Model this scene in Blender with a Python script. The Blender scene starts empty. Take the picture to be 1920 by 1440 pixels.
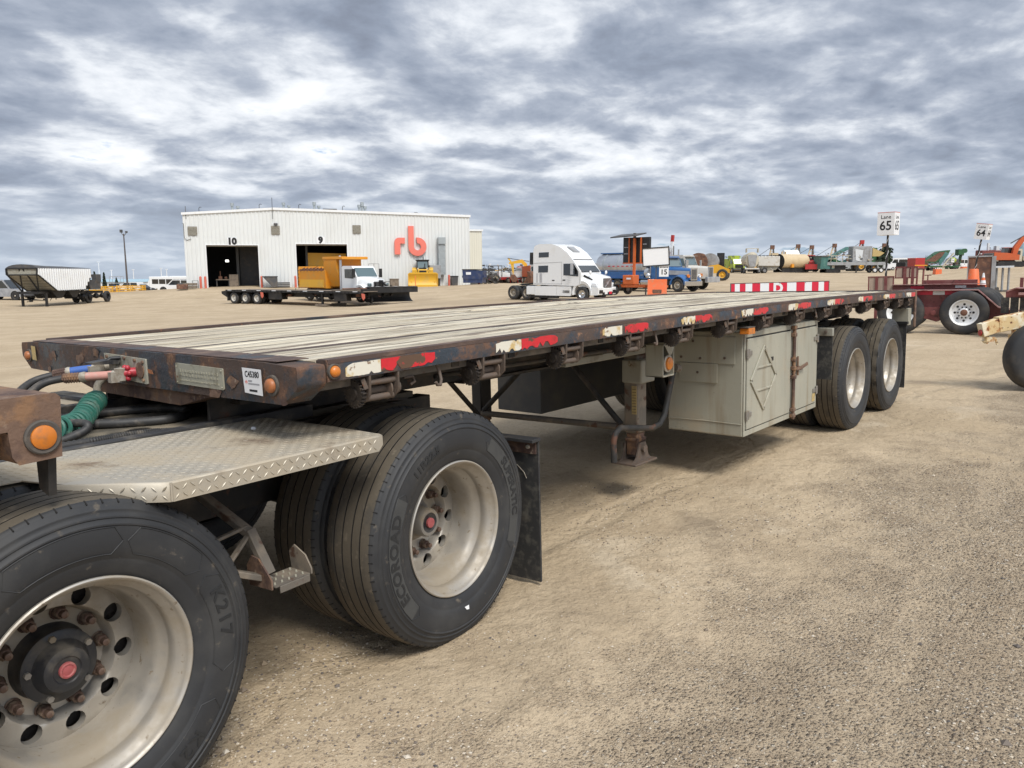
import bpy, bmesh, math, random
import numpy as np
from mathutils import Vector, Matrix
from mathutils.geometry import delaunay_2d_cdt

SC = bpy.context.scene
COL = SC.collection
RND = random.Random(11)
PI = math.pi

# ---------------------------------------------------------------- camera, sky, sun, exposure
cd = bpy.data.cameras.new('camera')
cam = bpy.data.objects.new('camera', cd)
COL.objects.link(cam)
cam.matrix_world = Matrix(((0.64031724, 0.12175912, -0.75839868, -1.5562),
                           (-0.76766154, 0.06768637, -0.637271, -2.2702),
                           (-0.0262603, 0.9902491, 0.13681055, 1.5788),
                           (0, 0, 0, 1)))
cd.sensor_width = 36
cd.lens = 36 * 1457.08 / 1920
cd.clip_start = 0.05
cd.clip_end = 9000
SC.camera = cam

SUN_EL, SUN_AZ = math.radians(52), math.radians(-112)      # direction the light comes from, azimuth from +x towards +y
SUN_DIR = Vector((math.cos(SUN_EL) * math.cos(SUN_AZ), math.cos(SUN_EL) * math.sin(SUN_AZ), math.sin(SUN_EL)))
sl = bpy.data.lights.new('sun', 'SUN')
sl.energy = 1.5
sl.angle = math.radians(22)
sl.color = (1.0, 0.955, 0.88)
so = bpy.data.objects.new('sun', sl)
COL.objects.link(so)
so.rotation_euler = SUN_DIR.to_track_quat('Z', 'Y').to_euler()

SC.view_settings.view_transform = 'Standard'
SC.view_settings.look = 'None'
SC.view_settings.gamma = 1.0
SC.view_settings.exposure = 1.05
SC.view_settings.use_curve_mapping = False
try:
    SC.cycles.max_bounces = 6
    SC.cycles.diffuse_bounces = 3
    SC.cycles.use_denoising = True
    SC.cycles.caustics_reflective = False
    SC.cycles.caustics_refractive = False
except Exception:
    pass


class NG:
    """tiny node-graph writer"""
    def __init__(s, tree):
        s.t = tree; s.n = tree.nodes; s.l = tree.links

    def node(s, typ, **kw):
        n = s.n.new(typ)
        for k, v in kw.items():
            setattr(n, k, v)
        return n

    def put(s, sock, v):
        if hasattr(v, 'is_linked') or hasattr(v, 'links'):
            s.l.new(v, sock)
        else:
            if isinstance(v, (tuple, list)) and len(v) == 3 and sock.type == 'RGBA':
                v = (*v, 1)
            sock.default_value = v

    def math(s, op, a, b=0.0, c=0.0, clamp=False):
        n = s.node('ShaderNodeMath', operation=op, use_clamp=clamp)
        s.put(n.inputs[0], a); s.put(n.inputs[1], b); s.put(n.inputs[2], c)
        return n.outputs[0]

    def vmath(s, op, a, b=(0, 0, 0)):
        n = s.node('ShaderNodeVectorMath', operation=op)
        s.put(n.inputs[0], a); s.put(n.inputs[1], b)
        return n.outputs['Value'] if op in ('DOT_PRODUCT', 'LENGTH') else n.outputs[0]

    def noise(s, vec, scale, detail=4, rough=0.55, dist=0.0):
        n = s.node('ShaderNodeTexNoise')
        s.put(n.inputs['Vector'], vec)
        n.inputs['Scale'].default_value = scale
        n.inputs['Detail'].default_value = detail
        n.inputs['Roughness'].default_value = rough
        n.inputs['Distortion'].default_value = dist
        return n.outputs[0]

    def ramp(s, fac, stops, interp='LINEAR'):
        n = s.node('ShaderNodeValToRGB')
        n.color_ramp.interpolation = interp
        e = n.color_ramp.elements
        while len(e) < len(stops):
            e.new(0.5)
        for i, (p, c) in enumerate(stops):
            e[i].position = p
            e[i].color = (c, c, c, 1) if not isinstance(c, (tuple, list)) else (*c, 1)
        s.put(n.inputs[0], fac)
        return n.outputs[0]

    def sm(s, v, lo, hi):
        n = s.node('ShaderNodeMapRange', interpolation_type='SMOOTHSTEP')
        s.put(n.inputs[0], v); n.inputs[1].default_value = lo; n.inputs[2].default_value = hi
        return n.outputs[0]

    def mix(s, fac, a, b, blend='MIX'):
        n = s.node('ShaderNodeMix', data_type='RGBA', blend_type=blend)
        s.put(n.inputs[0], fac); s.put(n.inputs[6], a); s.put(n.inputs[7], b)
        return n.outputs[2]


W = bpy.data.worlds.new('World')
SC.world = W
W.use_nodes = True
W.node_tree.nodes.clear()
g = NG(W.node_tree)
tc = g.node('ShaderNodeTexCoord')
D = tc.outputs['Generated']
sky = g.node('ShaderNodeTexSky', sky_type='NISHITA', sun_disc=False)
sky.sun_elevation = SUN_EL
sky.sun_rotation = PI / 2 - SUN_AZ
sky.air_density = 1.0
sky.dust_density = 1.0
# clouds: a layer at constant height, so it flattens towards the horizon as real clouds do
sx = g.node('ShaderNodeSeparateXYZ'); g.put(sx.inputs[0], D)
# the cloud deck follows the tilt of the yard, so it meets the horizon level
zz = g.math('ADD', g.math('MAXIMUM', sx.outputs[2], 0.0), 0.20)
cx = g.math('DIVIDE', sx.outputs[0], zz); cy = g.math('DIVIDE', sx.outputs[1], zz)
cb = g.node('ShaderNodeCombineXYZ'); g.put(cb.inputs[0], cx); g.put(cb.inputs[1], cy); cb.inputs[2].default_value = 3.7
rt = g.node('ShaderNodeMapping'); g.put(rt.inputs[0], cb.outputs[0])
rt.inputs['Rotation'].default_value = (0, 0, math.radians(62))
rt.inputs['Scale'].default_value = (0.85, 1.0, 1.0)
cv = rt.outputs[0]
big = g.noise(cv, 0.95, 3, 0.5, 0.2)
mid = g.noise(cv, 3.3, 11, 0.60, 0.25)
vo = g.node('ShaderNodeTexVoronoi', feature='SMOOTH_F1')
wn = g.node('ShaderNodeTexNoise'); g.put(wn.inputs['Vector'], cv); wn.inputs['Scale'].default_value = 3.5; wn.inputs['Detail'].default_value = 6
wv = g.vmath('ADD', cv, g.vmath('MULTIPLY', g.vmath('SUBTRACT', wn.outputs['Color'], (0.5, 0.5, 0.5)), (0.75, 0.75, 0.0)))
g.put(vo.inputs['Vector'], wv); vo.inputs['Scale'].default_value = 4.0; vo.inputs['Smoothness'].default_value = 0.55
puff = g.math('SUBTRACT', 0.62, vo.outputs['Distance'])
den = g.math('ADD', g.math('ADD', g.math('MULTIPLY', big, 0.40), g.math('MULTIPLY', mid, 0.50)), g.math('MULTIPLY', puff, 0.24))
thick = g.noise(g.vmath('ADD', cv, (5.3, 1.72, 0.4)), 2.6, 9, 0.62, 0.3)
body = g.math('ADD', g.math('MULTIPLY', den, 0.74), g.math('MULTIPLY', thick, 0.26))
# thin edges are bright, thick bodies grey
CL = g.ramp(body, [(0.365, (7.4, 7.6, 7.9)), (0.41, (6.1, 6.4, 6.85)), (0.447, (4.5, 4.85, 5.45)), (0.484, (3.3, 3.68, 4.4)),
                   (0.54, (2.4, 2.78, 3.5)), (0.62, (1.75, 2.0, 2.55))])
cover = g.sm(den, 0.265, 0.315)
# close to the horizon the deck is seen edge-on: pale haze with streaks
hz = g.sm(sx.outputs[2], 0.15, 0.0)
CLh = g.mix(g.math('MULTIPLY', hz, 0.72), CL, (4.0, 4.6, 5.4))
skyc = g.mix(0.55, sky.outputs[0], (1.9, 3.3, 5.6))
allc = g.mix(cover, skyc, CLh)
# the sun stands behind the clouds: the deck is brighter around it
sd = g.math('MAXIMUM', g.vmath('DOT_PRODUCT', D, tuple(SUN_DIR)), 0.0)
glow = g.math('ADD', 1.0, g.math('MULTIPLY', g.math('POWER', sd, 3.0), 1.3))
vm = g.node('ShaderNodeVectorMath', operation='SCALE'); g.put(vm.inputs[0], allc); g.put(vm.inputs['Scale'], glow)
bg = g.node('ShaderNodeBackground'); g.put(bg.inputs[0], vm.outputs[0]); bg.inputs[1].default_value = 0.066
wo = g.node('ShaderNodeOutputWorld'); g.l.new(bg.outputs[0], wo.inputs[0])

# ---------------------------------------------------------------- materials
MATS = {}


def material(name, col, rough=0.6, metal=0.0, layers=(), bump=None, spec=0.5, rand=0.0, coat=0.0):
    """col base; layers: dicts(col, scale, lo, hi, st=(sx,sy,sz), det, dist); bump=(scale, strength, dist[, st])"""
    m = bpy.data.materials.new(name); m.use_nodes = True
    t = m.node_tree; t.nodes.clear(); g = NG(t)
    out = g.node('ShaderNodeOutputMaterial'); b = g.node('ShaderNodeBsdfPrincipled')
    g.l.new(b.outputs[0], out.inputs[0])
    co = g.node('ShaderNodeTexCoord').outputs['Object']
    c = tuple(col)
    rsock = rough
    oi = None
    if rand or any(l.get('seed') for l in layers):
        oi = g.node('ShaderNodeObjectInfo')
    if oi:
        off = g.node('ShaderNodeVectorMath', operation='SCALE'); off.inputs[0].default_value = (17.0, 31.0, 23.0)
        g.put(off.inputs['Scale'], oi.outputs['Random'])
        co = g.vmath('ADD', co, off.outputs[0])
    if rand:
        k = g.math('ADD', 1.0 - rand, g.math('MULTIPLY', oi.outputs['Random'], 2 * rand))
        v = g.node('ShaderNodeVectorMath', operation='SCALE'); v.inputs[0].default_value = c; g.put(v.inputs['Scale'], k)
        c = v.outputs[0]
    for L in layers:
        vec = co
        if 'st' in L:
            vec = g.vmath('MULTIPLY', co, L['st'])
        f = g.noise(vec, L['scale'], L.get('det', 5), L.get('ro', 0.6), L.get('dist', 0.0))
        f = g.sm(f, L['lo'], L['hi'])
        if 'k' in L:
            f = g.math('MULTIPLY', f, L['k'])
        c = g.mix(f, c, L['col'])
        if 'rough' in L:
            n = g.node('ShaderNodeMix', data_type='FLOAT'); g.put(n.inputs[0], f); g.put(n.inputs[2], rsock); n.inputs[3].default_value = L['rough']
            rsock = n.outputs[0]
        if 'metal' in L:
            n = g.node('ShaderNodeMix', data_type='FLOAT'); g.put(n.inputs[0], f); n.inputs[2].default_value = metal; n.inputs[3].default_value = L['metal']
            g.put(b.inputs['Metallic'], n.outputs[0])
    g.put(b.inputs['Base Color'], c); g.put(b.inputs['Roughness'], rsock)
    if not b.inputs['Metallic'].is_linked:
        b.inputs['Metallic'].default_value = metal
    b.inputs['Specular IOR Level'].default_value = spec
    b.inputs['Coat Weight'].default_value = coat
    if bump:
        vec = g.vmath('MULTIPLY', co, bump[3]) if len(bump) > 3 else co
        h = g.noise(vec, bump[0], 6, 0.65)
        bn = g.node('ShaderNodeBump'); bn.inputs['Strength'].default_value = bump[1]; bn.inputs['Distance'].default_value = bump[2]
        g.put(bn.inputs['Height'], h); g.l.new(bn.outputs[0], b.inputs['Normal'])
    MATS[name] = m
    return m


def glassmat(name, col, rough=0.08):
    return material(name, col, rough, 0.0, spec=0.9, coat=0.6)


RUST = (0.13, 0.07, 0.045); RUST2 = (0.17, 0.075, 0.032); DUST = (0.30, 0.235, 0.155)
M_beam = material('rusted_black_paint', (0.030, 0.039, 0.050), 0.38, layers=[
    dict(col=(0.078, 0.053, 0.042), scale=2.6, lo=0.45, hi=0.54, det=9, ro=0.72, rough=0.85),
    dict(col=RUST, scale=6.5, lo=0.50, hi=0.60, det=9, ro=0.74, rough=0.9),
    dict(col=(0.27, 0.15, 0.085), scale=13, lo=0.58, hi=0.68, det=7, ro=0.7, rough=0.9),
    dict(col=(0.24, 0.20, 0.15), scale=30, lo=0.60, hi=0.80, det=4, k=0.5, rough=0.9)], bump=(16, 0.75, 0.010))
M_lip = material('rusted_steel_lip', (0.085, 0.055, 0.045), 0.75, layers=[
    dict(col=(0.032, 0.035, 0.04), scale=3.5, lo=0.55, hi=0.62, det=7, rough=0.5),
    dict(col=(0.21, 0.14, 0.10), scale=9, lo=0.5, hi=0.72, det=7, st=(0.4, 1, 1)),
    dict(col=(0.26, 0.11, 0.05), scale=14, lo=0.62, hi=0.7, det=6)], bump=(30, 0.5, 0.006))
M_brownrust = material('brown_rust', (0.17, 0.105, 0.072), 0.85, layers=[
    dict(col=(0.085, 0.05, 0.04), scale=5, lo=0.47, hi=0.58, det=8),
    dict(col=(0.25, 0.14, 0.075), scale=12, lo=0.5, hi=0.66, det=7),
    dict(col=(0.34, 0.26, 0.19), scale=25, lo=0.58, hi=0.75)], bump=(22, 0.8, 0.008))
M_winch = material('dirty_winch_steel', (0.135, 0.105, 0.085), 0.72, 0.25, layers=[
    dict(col=(0.16, 0.115, 0.085), scale=22, lo=0.45, hi=0.7), dict(col=(0.16, 0.06, 0.025), scale=35, lo=0.6, hi=0.7)], bump=(70, 0.4, 0.004))
M_greasy = material('greasy_winch_gear', (0.045, 0.036, 0.03), 0.55, 0.2, layers=[dict(col=(0.12, 0.09, 0.06), scale=60, lo=0.55, hi=0.7)], bump=(90, 0.6, 0.006))
M_under = material('dusty_black_frame', (0.022, 0.022, 0.022), 0.7, layers=[
    dict(col=(0.10, 0.08, 0.06), scale=5, lo=0.4, hi=0.75), dict(col=(0.11, 0.05, 0.03), scale=9, lo=0.58, hi=0.66)], bump=(30, 0.3, 0.004))
M_leg = material('dusty_landing_gear_paint', (0.14, 0.122, 0.10), 0.75, layers=[
    dict(col=(0.23, 0.19, 0.145), scale=7, lo=0.45, hi=0.65), dict(col=(0.10, 0.055, 0.035), scale=11, lo=0.57, hi=0.66)], bump=(35, 0.4, 0.004))
M_wood = material('weathered_deck_wood', (0.56, 0.495, 0.37), 0.85, rand=0.16, layers=[
    dict(col=(0.70, 0.64, 0.51), scale=3.0, lo=0.44, hi=0.60, st=(0.35, 5, 1), det=7, seed=1),
    dict(col=(0.29, 0.235, 0.165), scale=3.0, lo=0.47, hi=0.60, st=(0.30, 7, 1), det=9, ro=0.7, seed=1),
    dict(col=(0.060, 0.043, 0.036), scale=3.4, lo=0.555, hi=0.63, st=(0.42, 7, 1), det=10, ro=0.74, seed=1),
    dict(col=(0.11, 0.066, 0.052), scale=1.1, lo=0.565, hi=0.65, st=(0.35, 3.0, 1), det=9, ro=0.76, k=0.85, seed=1)],
    bump=(14, 0.9, 0.006, (0.1, 8, 1)))
M_strip = material('dark_rusty_deck_strip', (0.085, 0.058, 0.047), 0.8, layers=[
    dict(col=(0.30, 0.24, 0.18), scale=3, lo=0.50, hi=0.64, st=(0.3, 3, 1), det=8), dict(col=(0.02, 0.018, 0.018), scale=8, lo=0.5, hi=0.62, st=(0.4, 4, 1))], bump=(30, 0.6, 0.006))
M_beige = material('aged_beige_box_paint', (0.355, 0.345, 0.28), 0.55, layers=[
    dict(col=(0.41, 0.39, 0.31), scale=2.0, lo=0.4, hi=0.7, st=(1, 1, 0.5)),
    dict(col=(0.285, 0.245, 0.175), scale=6.0, lo=0.52, hi=0.72, st=(1, 1, 0.10), det=7),
    dict(col=(0.20, 0.13, 0.075), scale=10.0, lo=0.60, hi=0.72, st=(1, 1, 0.06), det=6, k=0.75),
    dict(col=(0.44, 0.36, 0.25), scale=3.0, lo=0.52, hi=0.8, det=5, k=0.6),
    dict(col=(0.17, 0.15, 0.12), scale=40, lo=0.70, hi=0.76, det=3)], bump=(3.2, 0.45, 0.014))
M_beiged = material('grimy_beige_paint', (0.31, 0.30, 0.25), 0.6, layers=[
    dict(col=(0.19, 0.16, 0.12), scale=6, lo=0.5, hi=0.72), dict(col=(0.13, 0.07, 0.04), scale=14, lo=0.63, hi=0.7)], bump=(12, 0.15, 0.006))
M_alu = material('dirty_aluminium', (0.47, 0.44, 0.39), 0.42, 0.6, layers=[
    dict(col=(0.33, 0.28, 0.21), scale=4.5, lo=0.40, hi=0.66, rough=0.75, metal=0.15, det=7),
    dict(col=(0.26, 0.21, 0.15), scale=38, lo=0.63, hi=0.74, rough=0.9, det=4)], bump=(60, 0.08, 0.002))
M_aluhub = material('dusty_hub_steel', (0.28, 0.26, 0.23), 0.55, 0.5, layers=[dict(col=(0.33, 0.27, 0.19), scale=9, lo=0.45, hi=0.7, rough=0.9)])
M_nut = material('rusty_lug_nut', (0.15, 0.095, 0.07), 0.6, 0.35, layers=[dict(col=(0.27, 0.20, 0.145), scale=40, lo=0.45, hi=0.65)])
M_blackhub = material('black_greasy_hub', (0.022, 0.023, 0.026), 0.42, layers=[dict(col=(0.11, 0.095, 0.075), scale=10, lo=0.45, hi=0.72, rough=0.9)])
M_redplug = material('pink_red_rubber_plug', (0.38, 0.09, 0.09), 0.6, layers=[dict(col=(0.42, 0.22, 0.18), scale=60, lo=0.5, hi=0.7)])
M_side = material('tyre_sidewall_rubber', (0.026, 0.027, 0.029), 0.6, layers=[
    dict(col=(0.050, 0.049, 0.047), scale=4, lo=0.44, hi=0.72, det=6, rough=0.75), dict(col=(0.13, 0.11, 0.085), scale=26, lo=0.62, hi=0.78, det=5, rough=0.9)], bump=(60, 0.12, 0.002))
M_sidel = material('dusty_sidewall_panel', (0.060, 0.060, 0.057), 0.75, layers=[dict(col=(0.038, 0.038, 0.038), scale=7, lo=0.45, hi=0.7)])
M_tread = material('dusty_tyre_tread', (0.10, 0.083, 0.06), 0.9, layers=[
    dict(col=(0.045, 0.042, 0.038), scale=6, lo=0.48, hi=0.72, det=7), dict(col=(0.17, 0.14, 0.10), scale=24, lo=0.56, hi=0.74)], bump=(70, 0.35, 0.003))
M_groove = material('dark_tyre_groove', (0.012, 0.011, 0.010), 0.9)
M_btyre = material('far_tyre_rubber', (0.030, 0.031, 0.033), 0.75, layers=[dict(col=(0.075, 0.066, 0.055), scale=3, lo=0.45, hi=0.7)])
M_letter = material('raised_tyre_lettering', (0.020, 0.021, 0.022), 0.6)
M_chkbar = material('rubbed_checker_bars', (0.50, 0.455, 0.37), 0.5, 0.25, layers=[dict(col=(0.38, 0.33, 0.245), scale=6, lo=0.45, hi=0.7)])
M_chk = material('checker_plate_aluminium', (0.46, 0.42, 0.345), 0.42, 0.35, layers=[
    dict(col=(0.40, 0.34, 0.25), scale=3.2, lo=0.34, hi=0.62, rough=0.85, metal=0.05, det=7),
    dict(col=(0.20, 0.15, 0.105), scale=3.5, lo=0.56, hi=0.72, rough=0.9, det=6),
    dict(col=(0.52, 0.47, 0.385), scale=30, lo=0.62, hi=0.75)])
M_deckp = material('greasy_deck_plate', (0.10, 0.088, 0.068), 0.6, layers=[
    dict(col=(0.30, 0.25, 0.175), scale=2.2, lo=0.45, hi=0.66, rough=0.9), dict(col=(0.012, 0.012, 0.012), scale=4, lo=0.56, hi=0.64, rough=0.35)], bump=(20, 0.3, 0.004))
M_strap = material('black_rubber_strip', (0.03, 0.03, 0.032), 0.6, layers=[dict(col=(0.16, 0.14, 0.11), scale=8, lo=0.45, hi=0.75)])
M_flap = material('dusty_black_mud_flap', (0.030, 0.030, 0.030), 0.75, layers=[dict(col=(0.10, 0.095, 0.08), scale=22, lo=0.45, hi=0.75, det=8), dict(col=(0.17, 0.145, 0.11), scale=3, lo=0.55, hi=0.75, k=0.6)], bump=(90, 0.3, 0.002))
M_hose = material('black_hose_rubber', (0.035, 0.034, 0.033), 0.55, layers=[dict(col=(0.14, 0.12, 0.095), scale=18, lo=0.5, hi=0.75)])
M_bluegrip = material('blue_hose_grip', (0.06, 0.14, 0.42), 0.5, layers=[dict(col=(0.30, 0.32, 0.36), scale=25, lo=0.55, hi=0.7)])
M_pinkgrip = material('faded_pink_hose_grip', (0.55, 0.27, 0.22), 0.6, layers=[dict(col=(0.48, 0.36, 0.30), scale=25, lo=0.5, hi=0.7)])
M_red = material('red_plastic', (0.45, 0.035, 0.05), 0.4, layers=[dict(col=(0.30, 0.07, 0.06), scale=30, lo=0.5, hi=0.7)])
M_cast = material('dusty_cast_aluminium', (0.44, 0.40, 0.33), 0.6, 0.3, layers=[dict(col=(0.30, 0.25, 0.19), scale=30, lo=0.45, hi=0.7)], bump=(60, 0.3, 0.003))
M_coil = material('green_coil_cable', (0.028, 0.13, 0.095), 0.42, layers=[dict(col=(0.12, 0.17, 0.13), scale=14, lo=0.5, hi=0.75, rough=0.7)])
M_amber = material('amber_lamp_lens', (0.62, 0.19, 0.022), 0.32, spec=0.6, layers=[dict(col=(0.42, 0.16, 0.05), scale=30, lo=0.5, hi=0.75)])
M_amberd = material('dirty_amber_lens', (0.40, 0.14, 0.05), 0.45, layers=[dict(col=(0.30, 0.14, 0.07), scale=30, lo=0.45, hi=0.7)])
M_gasket = material('grey_rubber_gasket', (0.085, 0.075, 0.065), 0.8, layers=[dict(col=(0.15, 0.125, 0.10), scale=25, lo=0.45, hi=0.7)])
M_sticker = material('white_sticker_paper', (0.80, 0.80, 0.80), 0.5)
M_ink = material('black_ink', (0.012, 0.012, 0.013), 0.5)
M_greyink = material('grey_ink', (0.32, 0.32, 0.34), 0.5)
M_corink = material('coral_print', (0.78, 0.20, 0.15), 0.5)
M_yst = material('faded_yellow_sticker', (0.50, 0.37, 0.15), 0.6, layers=[dict(col=(0.36, 0.28, 0.15), scale=30, lo=0.45, hi=0.7)])
M_tapew = material('peeling_white_tape', (0.74, 0.70, 0.59), 0.4, layers=[dict(col=(0.62, 0.45, 0.20), scale=9, lo=0.50, hi=0.60, seed=1), dict(col=(0.22, 0.12, 0.06), scale=22, lo=0.60, hi=0.68, seed=1)], bump=(40, 0.3, 0.002))
M_taper = material('peeling_red_tape', (0.62, 0.025, 0.035), 0.35, layers=[dict(col=(0.40, 0.03, 0.03), scale=16, lo=0.5, hi=0.7, seed=1), dict(col=(0.12, 0.07, 0.045), scale=9, lo=0.57, hi=0.60, seed=1, det=8)], bump=(40, 0.3, 0.002))
M_plate = material('aged_cream_plate', (0.36, 0.345, 0.27), 0.55, layers=[dict(col=(0.22, 0.20, 0.14), scale=14, lo=0.5, hi=0.7), dict(col=(0.42, 0.40, 0.33), scale=6, lo=0.5, hi=0.7)], bump=(40, 0.2, 0.003))
M_sign = material('white_sign_face', (0.80, 0.81, 0.82), 0.45)
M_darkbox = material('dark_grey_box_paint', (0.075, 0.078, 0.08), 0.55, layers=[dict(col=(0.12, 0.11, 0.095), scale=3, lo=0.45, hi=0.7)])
# background paints
M_white = material('white_vehicle_paint', (0.80, 0.815, 0.82), 0.32, coat=0.3, layers=[dict(col=(0.74, 0.74, 0.72), scale=1.2, lo=0.5, hi=0.8)])
M_dwhite = material('dusty_white_paint', (0.60, 0.585, 0.54), 0.5, layers=[dict(col=(0.44, 0.39, 0.31), scale=1.5, lo=0.5, hi=0.75)])
M_offw = material('cream_machine_paint', (0.52, 0.475, 0.37), 0.55, layers=[dict(col=(0.38, 0.33, 0.25), scale=1.2, lo=0.48, hi=0.7)])
M_blue = material('blue_truck_paint', (0.03, 0.125, 0.33), 0.3, coat=0.4, layers=[dict(col=(0.05, 0.15, 0.38), scale=1.5, lo=0.5, hi=0.8)])
M_silver = material('brushed_tank_metal', (0.60, 0.62, 0.65), 0.35, 0.75, layers=[dict(col=(0.42, 0.44, 0.47), scale=1.1, lo=0.45, hi=0.7)])
M_chrome = material('chrome_trim', (0.62, 0.62, 0.62), 0.18, 0.95)
M_black = material('black_equipment_paint', (0.014, 0.014, 0.015), 0.5, layers=[dict(col=(0.045, 0.04, 0.035), scale=2, lo=0.45, hi=0.75)])
M_yel = material('yellow_machine_paint', (0.72, 0.38, 0.025), 0.45, layers=[dict(col=(0.62, 0.36, 0.07), scale=1.4, lo=0.45, hi=0.75)])
M_dozy = material('dozer_yellow_paint', (0.72, 0.42, 0.035), 0.42, layers=[dict(col=(0.60, 0.39, 0.09), scale=1.0, lo=0.45, hi=0.75)])
M_orange = material('orange_plow_paint', (0.72, 0.29, 0.02), 0.5, layers=[dict(col=(0.60, 0.30, 0.06), scale=1.8, lo=0.45, hi=0.75), dict(col=(0.25, 0.08, 0.03), scale=5, lo=0.66, hi=0.72)])
M_safety = material('safety_orange_plastic', (0.78, 0.16, 0.05), 0.5, layers=[dict(col=(0.60, 0.22, 0.11), scale=3, lo=0.48, hi=0.72)])
M_vms = material('orange_trailer_paint', (0.58, 0.13, 0.03), 0.45)
M_maroon = material('faded_maroon_paint', (0.18, 0.05, 0.047), 0.6, layers=[dict(col=(0.21, 0.09, 0.08), scale=4, lo=0.48, hi=0.72), dict(col=(0.09, 0.03, 0.025), scale=9, lo=0.55, hi=0.65)], bump=(20, 0.2, 0.004))
M_maroonl = material('worn_maroon_edge', (0.36, 0.20, 0.18), 0.6, layers=[dict(col=(0.18, 0.06, 0.05), scale=6, lo=0.5, hi=0.65)])
M_rustyel = material('rusty_cream_yellow_paint', (0.66, 0.49, 0.25), 0.65, layers=[
    dict(col=(0.78, 0.70, 0.52), scale=5, lo=0.47, hi=0.60), dict(col=(0.42, 0.18, 0.06), scale=9, lo=0.54, hi=0.63, det=7), dict(col=(0.12, 0.045, 0.02), scale=18, lo=0.62, hi=0.66)], bump=(25, 0.4, 0.004))
M_teal = material('teal_machine_paint', (0.06, 0.165, 0.155), 0.5, layers=[dict(col=(0.10, 0.24, 0.21), scale=1.2, lo=0.45, hi=0.7)])
M_green = material('green_machine_paint', (0.025, 0.095, 0.04), 0.5, layers=[dict(col=(0.05, 0.15, 0.05), scale=1.2, lo=0.45, hi=0.7)])
M_lime = material('lime_machine_paint', (0.38, 0.47, 0.05), 0.5, layers=[dict(col=(0.16, 0.18, 0.06), scale=1.0, lo=0.5, hi=0.65)])
M_tan = material('tan_tank_paint', (0.58, 0.46, 0.29), 0.55, layers=[dict(col=(0.50, 0.37, 0.22), scale=0.9, lo=0.45, hi=0.75)])
M_grey = material('grey_machine_paint', (0.32, 0.33, 0.34), 0.55, layers=[dict(col=(0.21, 0.20, 0.19), scale=1.3, lo=0.45, hi=0.7)])
M_dgrey = material('dark_grey_steel', (0.07, 0.072, 0.076), 0.55, layers=[dict(col=(0.12, 0.105, 0.09), scale=2, lo=0.45, hi=0.7)])
M_redm = material('red_machine_paint', (0.40, 0.03, 0.028), 0.45)
M_orm = material('orange_excavator_paint', (0.50, 0.10, 0.03), 0.45, layers=[dict(col=(0.45, 0.11, 0.04), scale=1.2, lo=0.5, hi=0.75)])
M_rusty = material('rusty_brown_steel', (0.17, 0.085, 0.055), 0.85, layers=[dict(col=(0.09, 0.05, 0.04), scale=2.5, lo=0.45, hi=0.65), dict(col=(0.27, 0.15, 0.09), scale=4, lo=0.55, hi=0.7)])
M_bwood = material('grey_brown_gate_wood', (0.42, 0.32, 0.25), 0.85, layers=[dict(col=(0.30, 0.21, 0.16), scale=3, lo=0.5, hi=0.75, st=(3, 3, 0.4))])
M_win = glassmat('dark_window_glass', (0.018, 0.024, 0.028))
M_winl = glassmat('pale_cab_glass', (0.10, 0.15, 0.16), 0.1)
M_winint = glassmat('black_window_glass', (0.008, 0.009, 0.010))
M_redrefl = material('red_reflector_stripe', (0.60, 0.02, 0.05), 0.35)
M_whrefl = material('white_reflector_stripe', (0.74, 0.76, 0.78), 0.4)
M_siding = material('white_ribbed_siding', (0.70, 0.72, 0.71), 0.5, layers=[dict(col=(0.64, 0.65, 0.63), scale=0.4, lo=0.45, hi=0.8, st=(1, 1, 0.4)), dict(col=(0.56, 0.52, 0.44), scale=2.0, lo=0.70, hi=0.85, st=(1, 1, 0.12), k=0.5)])
M_sidingy = material('cream_annex_siding', (0.70, 0.68, 0.585), 0.5)
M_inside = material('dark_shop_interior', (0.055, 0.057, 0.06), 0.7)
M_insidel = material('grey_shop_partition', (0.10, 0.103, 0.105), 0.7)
M_vent = material('weathered_louvre', (0.26, 0.235, 0.19), 0.6, layers=[dict(col=(0.17, 0.13, 0.09), scale=6, lo=0.45, hi=0.7)])
M_galv = material('galvanised_duct', (0.42, 0.46, 0.47), 0.4, 0.5)
M_coral = material('coral_sign_letters', (0.80, 0.20, 0.15), 0.45)
M_bollard = material('faded_red_bollard', (0.62, 0.15, 0.10), 0.6)
M_bin = material('navy_dumpster_paint', (0.025, 0.045, 0.12), 0.5, layers=[dict(col=(0.07, 0.08, 0.13), scale=2, lo=0.45, hi=0.7)])
M_pole = material('grey_lamp_pole', (0.10, 0.085, 0.08), 0.6)
M_wpole = material('white_mast', (0.72, 0.74, 0.76), 0.5)
M_conifer = material('dark_conifer_needles', (0.028, 0.045, 0.026), 0.9, layers=[dict(col=(0.05, 0.065, 0.035), scale=1.5, lo=0.45, hi=0.7)])
M_autumn = material('autumn_leaves', (0.30, 0.19, 0.07), 0.9, layers=[dict(col=(0.20, 0.155, 0.07), scale=0.5, lo=0.42, hi=0.62), dict(col=(0.36, 0.25, 0.09), scale=0.9, lo=0.55, hi=0.7)])
M_olive = material('dull_tree_leaves', (0.065, 0.07, 0.035), 0.9, layers=[dict(col=(0.12, 0.10, 0.05), scale=0.4, lo=0.45, hi=0.65)])
M_barewood = material('bare_branch_brown', (0.17, 0.115, 0.075), 0.9)
M_bark = material('tree_bark', (0.07, 0.055, 0.042), 0.9)
M_pinkroof = material('dusty_pink_roof', (0.42, 0.20, 0.19), 0.6)
M_pale = material('pale_far_building', (0.62, 0.65, 0.67), 0.6)
M_bluepale = material('pale_blue_far_roof', (0.35, 0.50, 0.58), 0.6)
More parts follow.
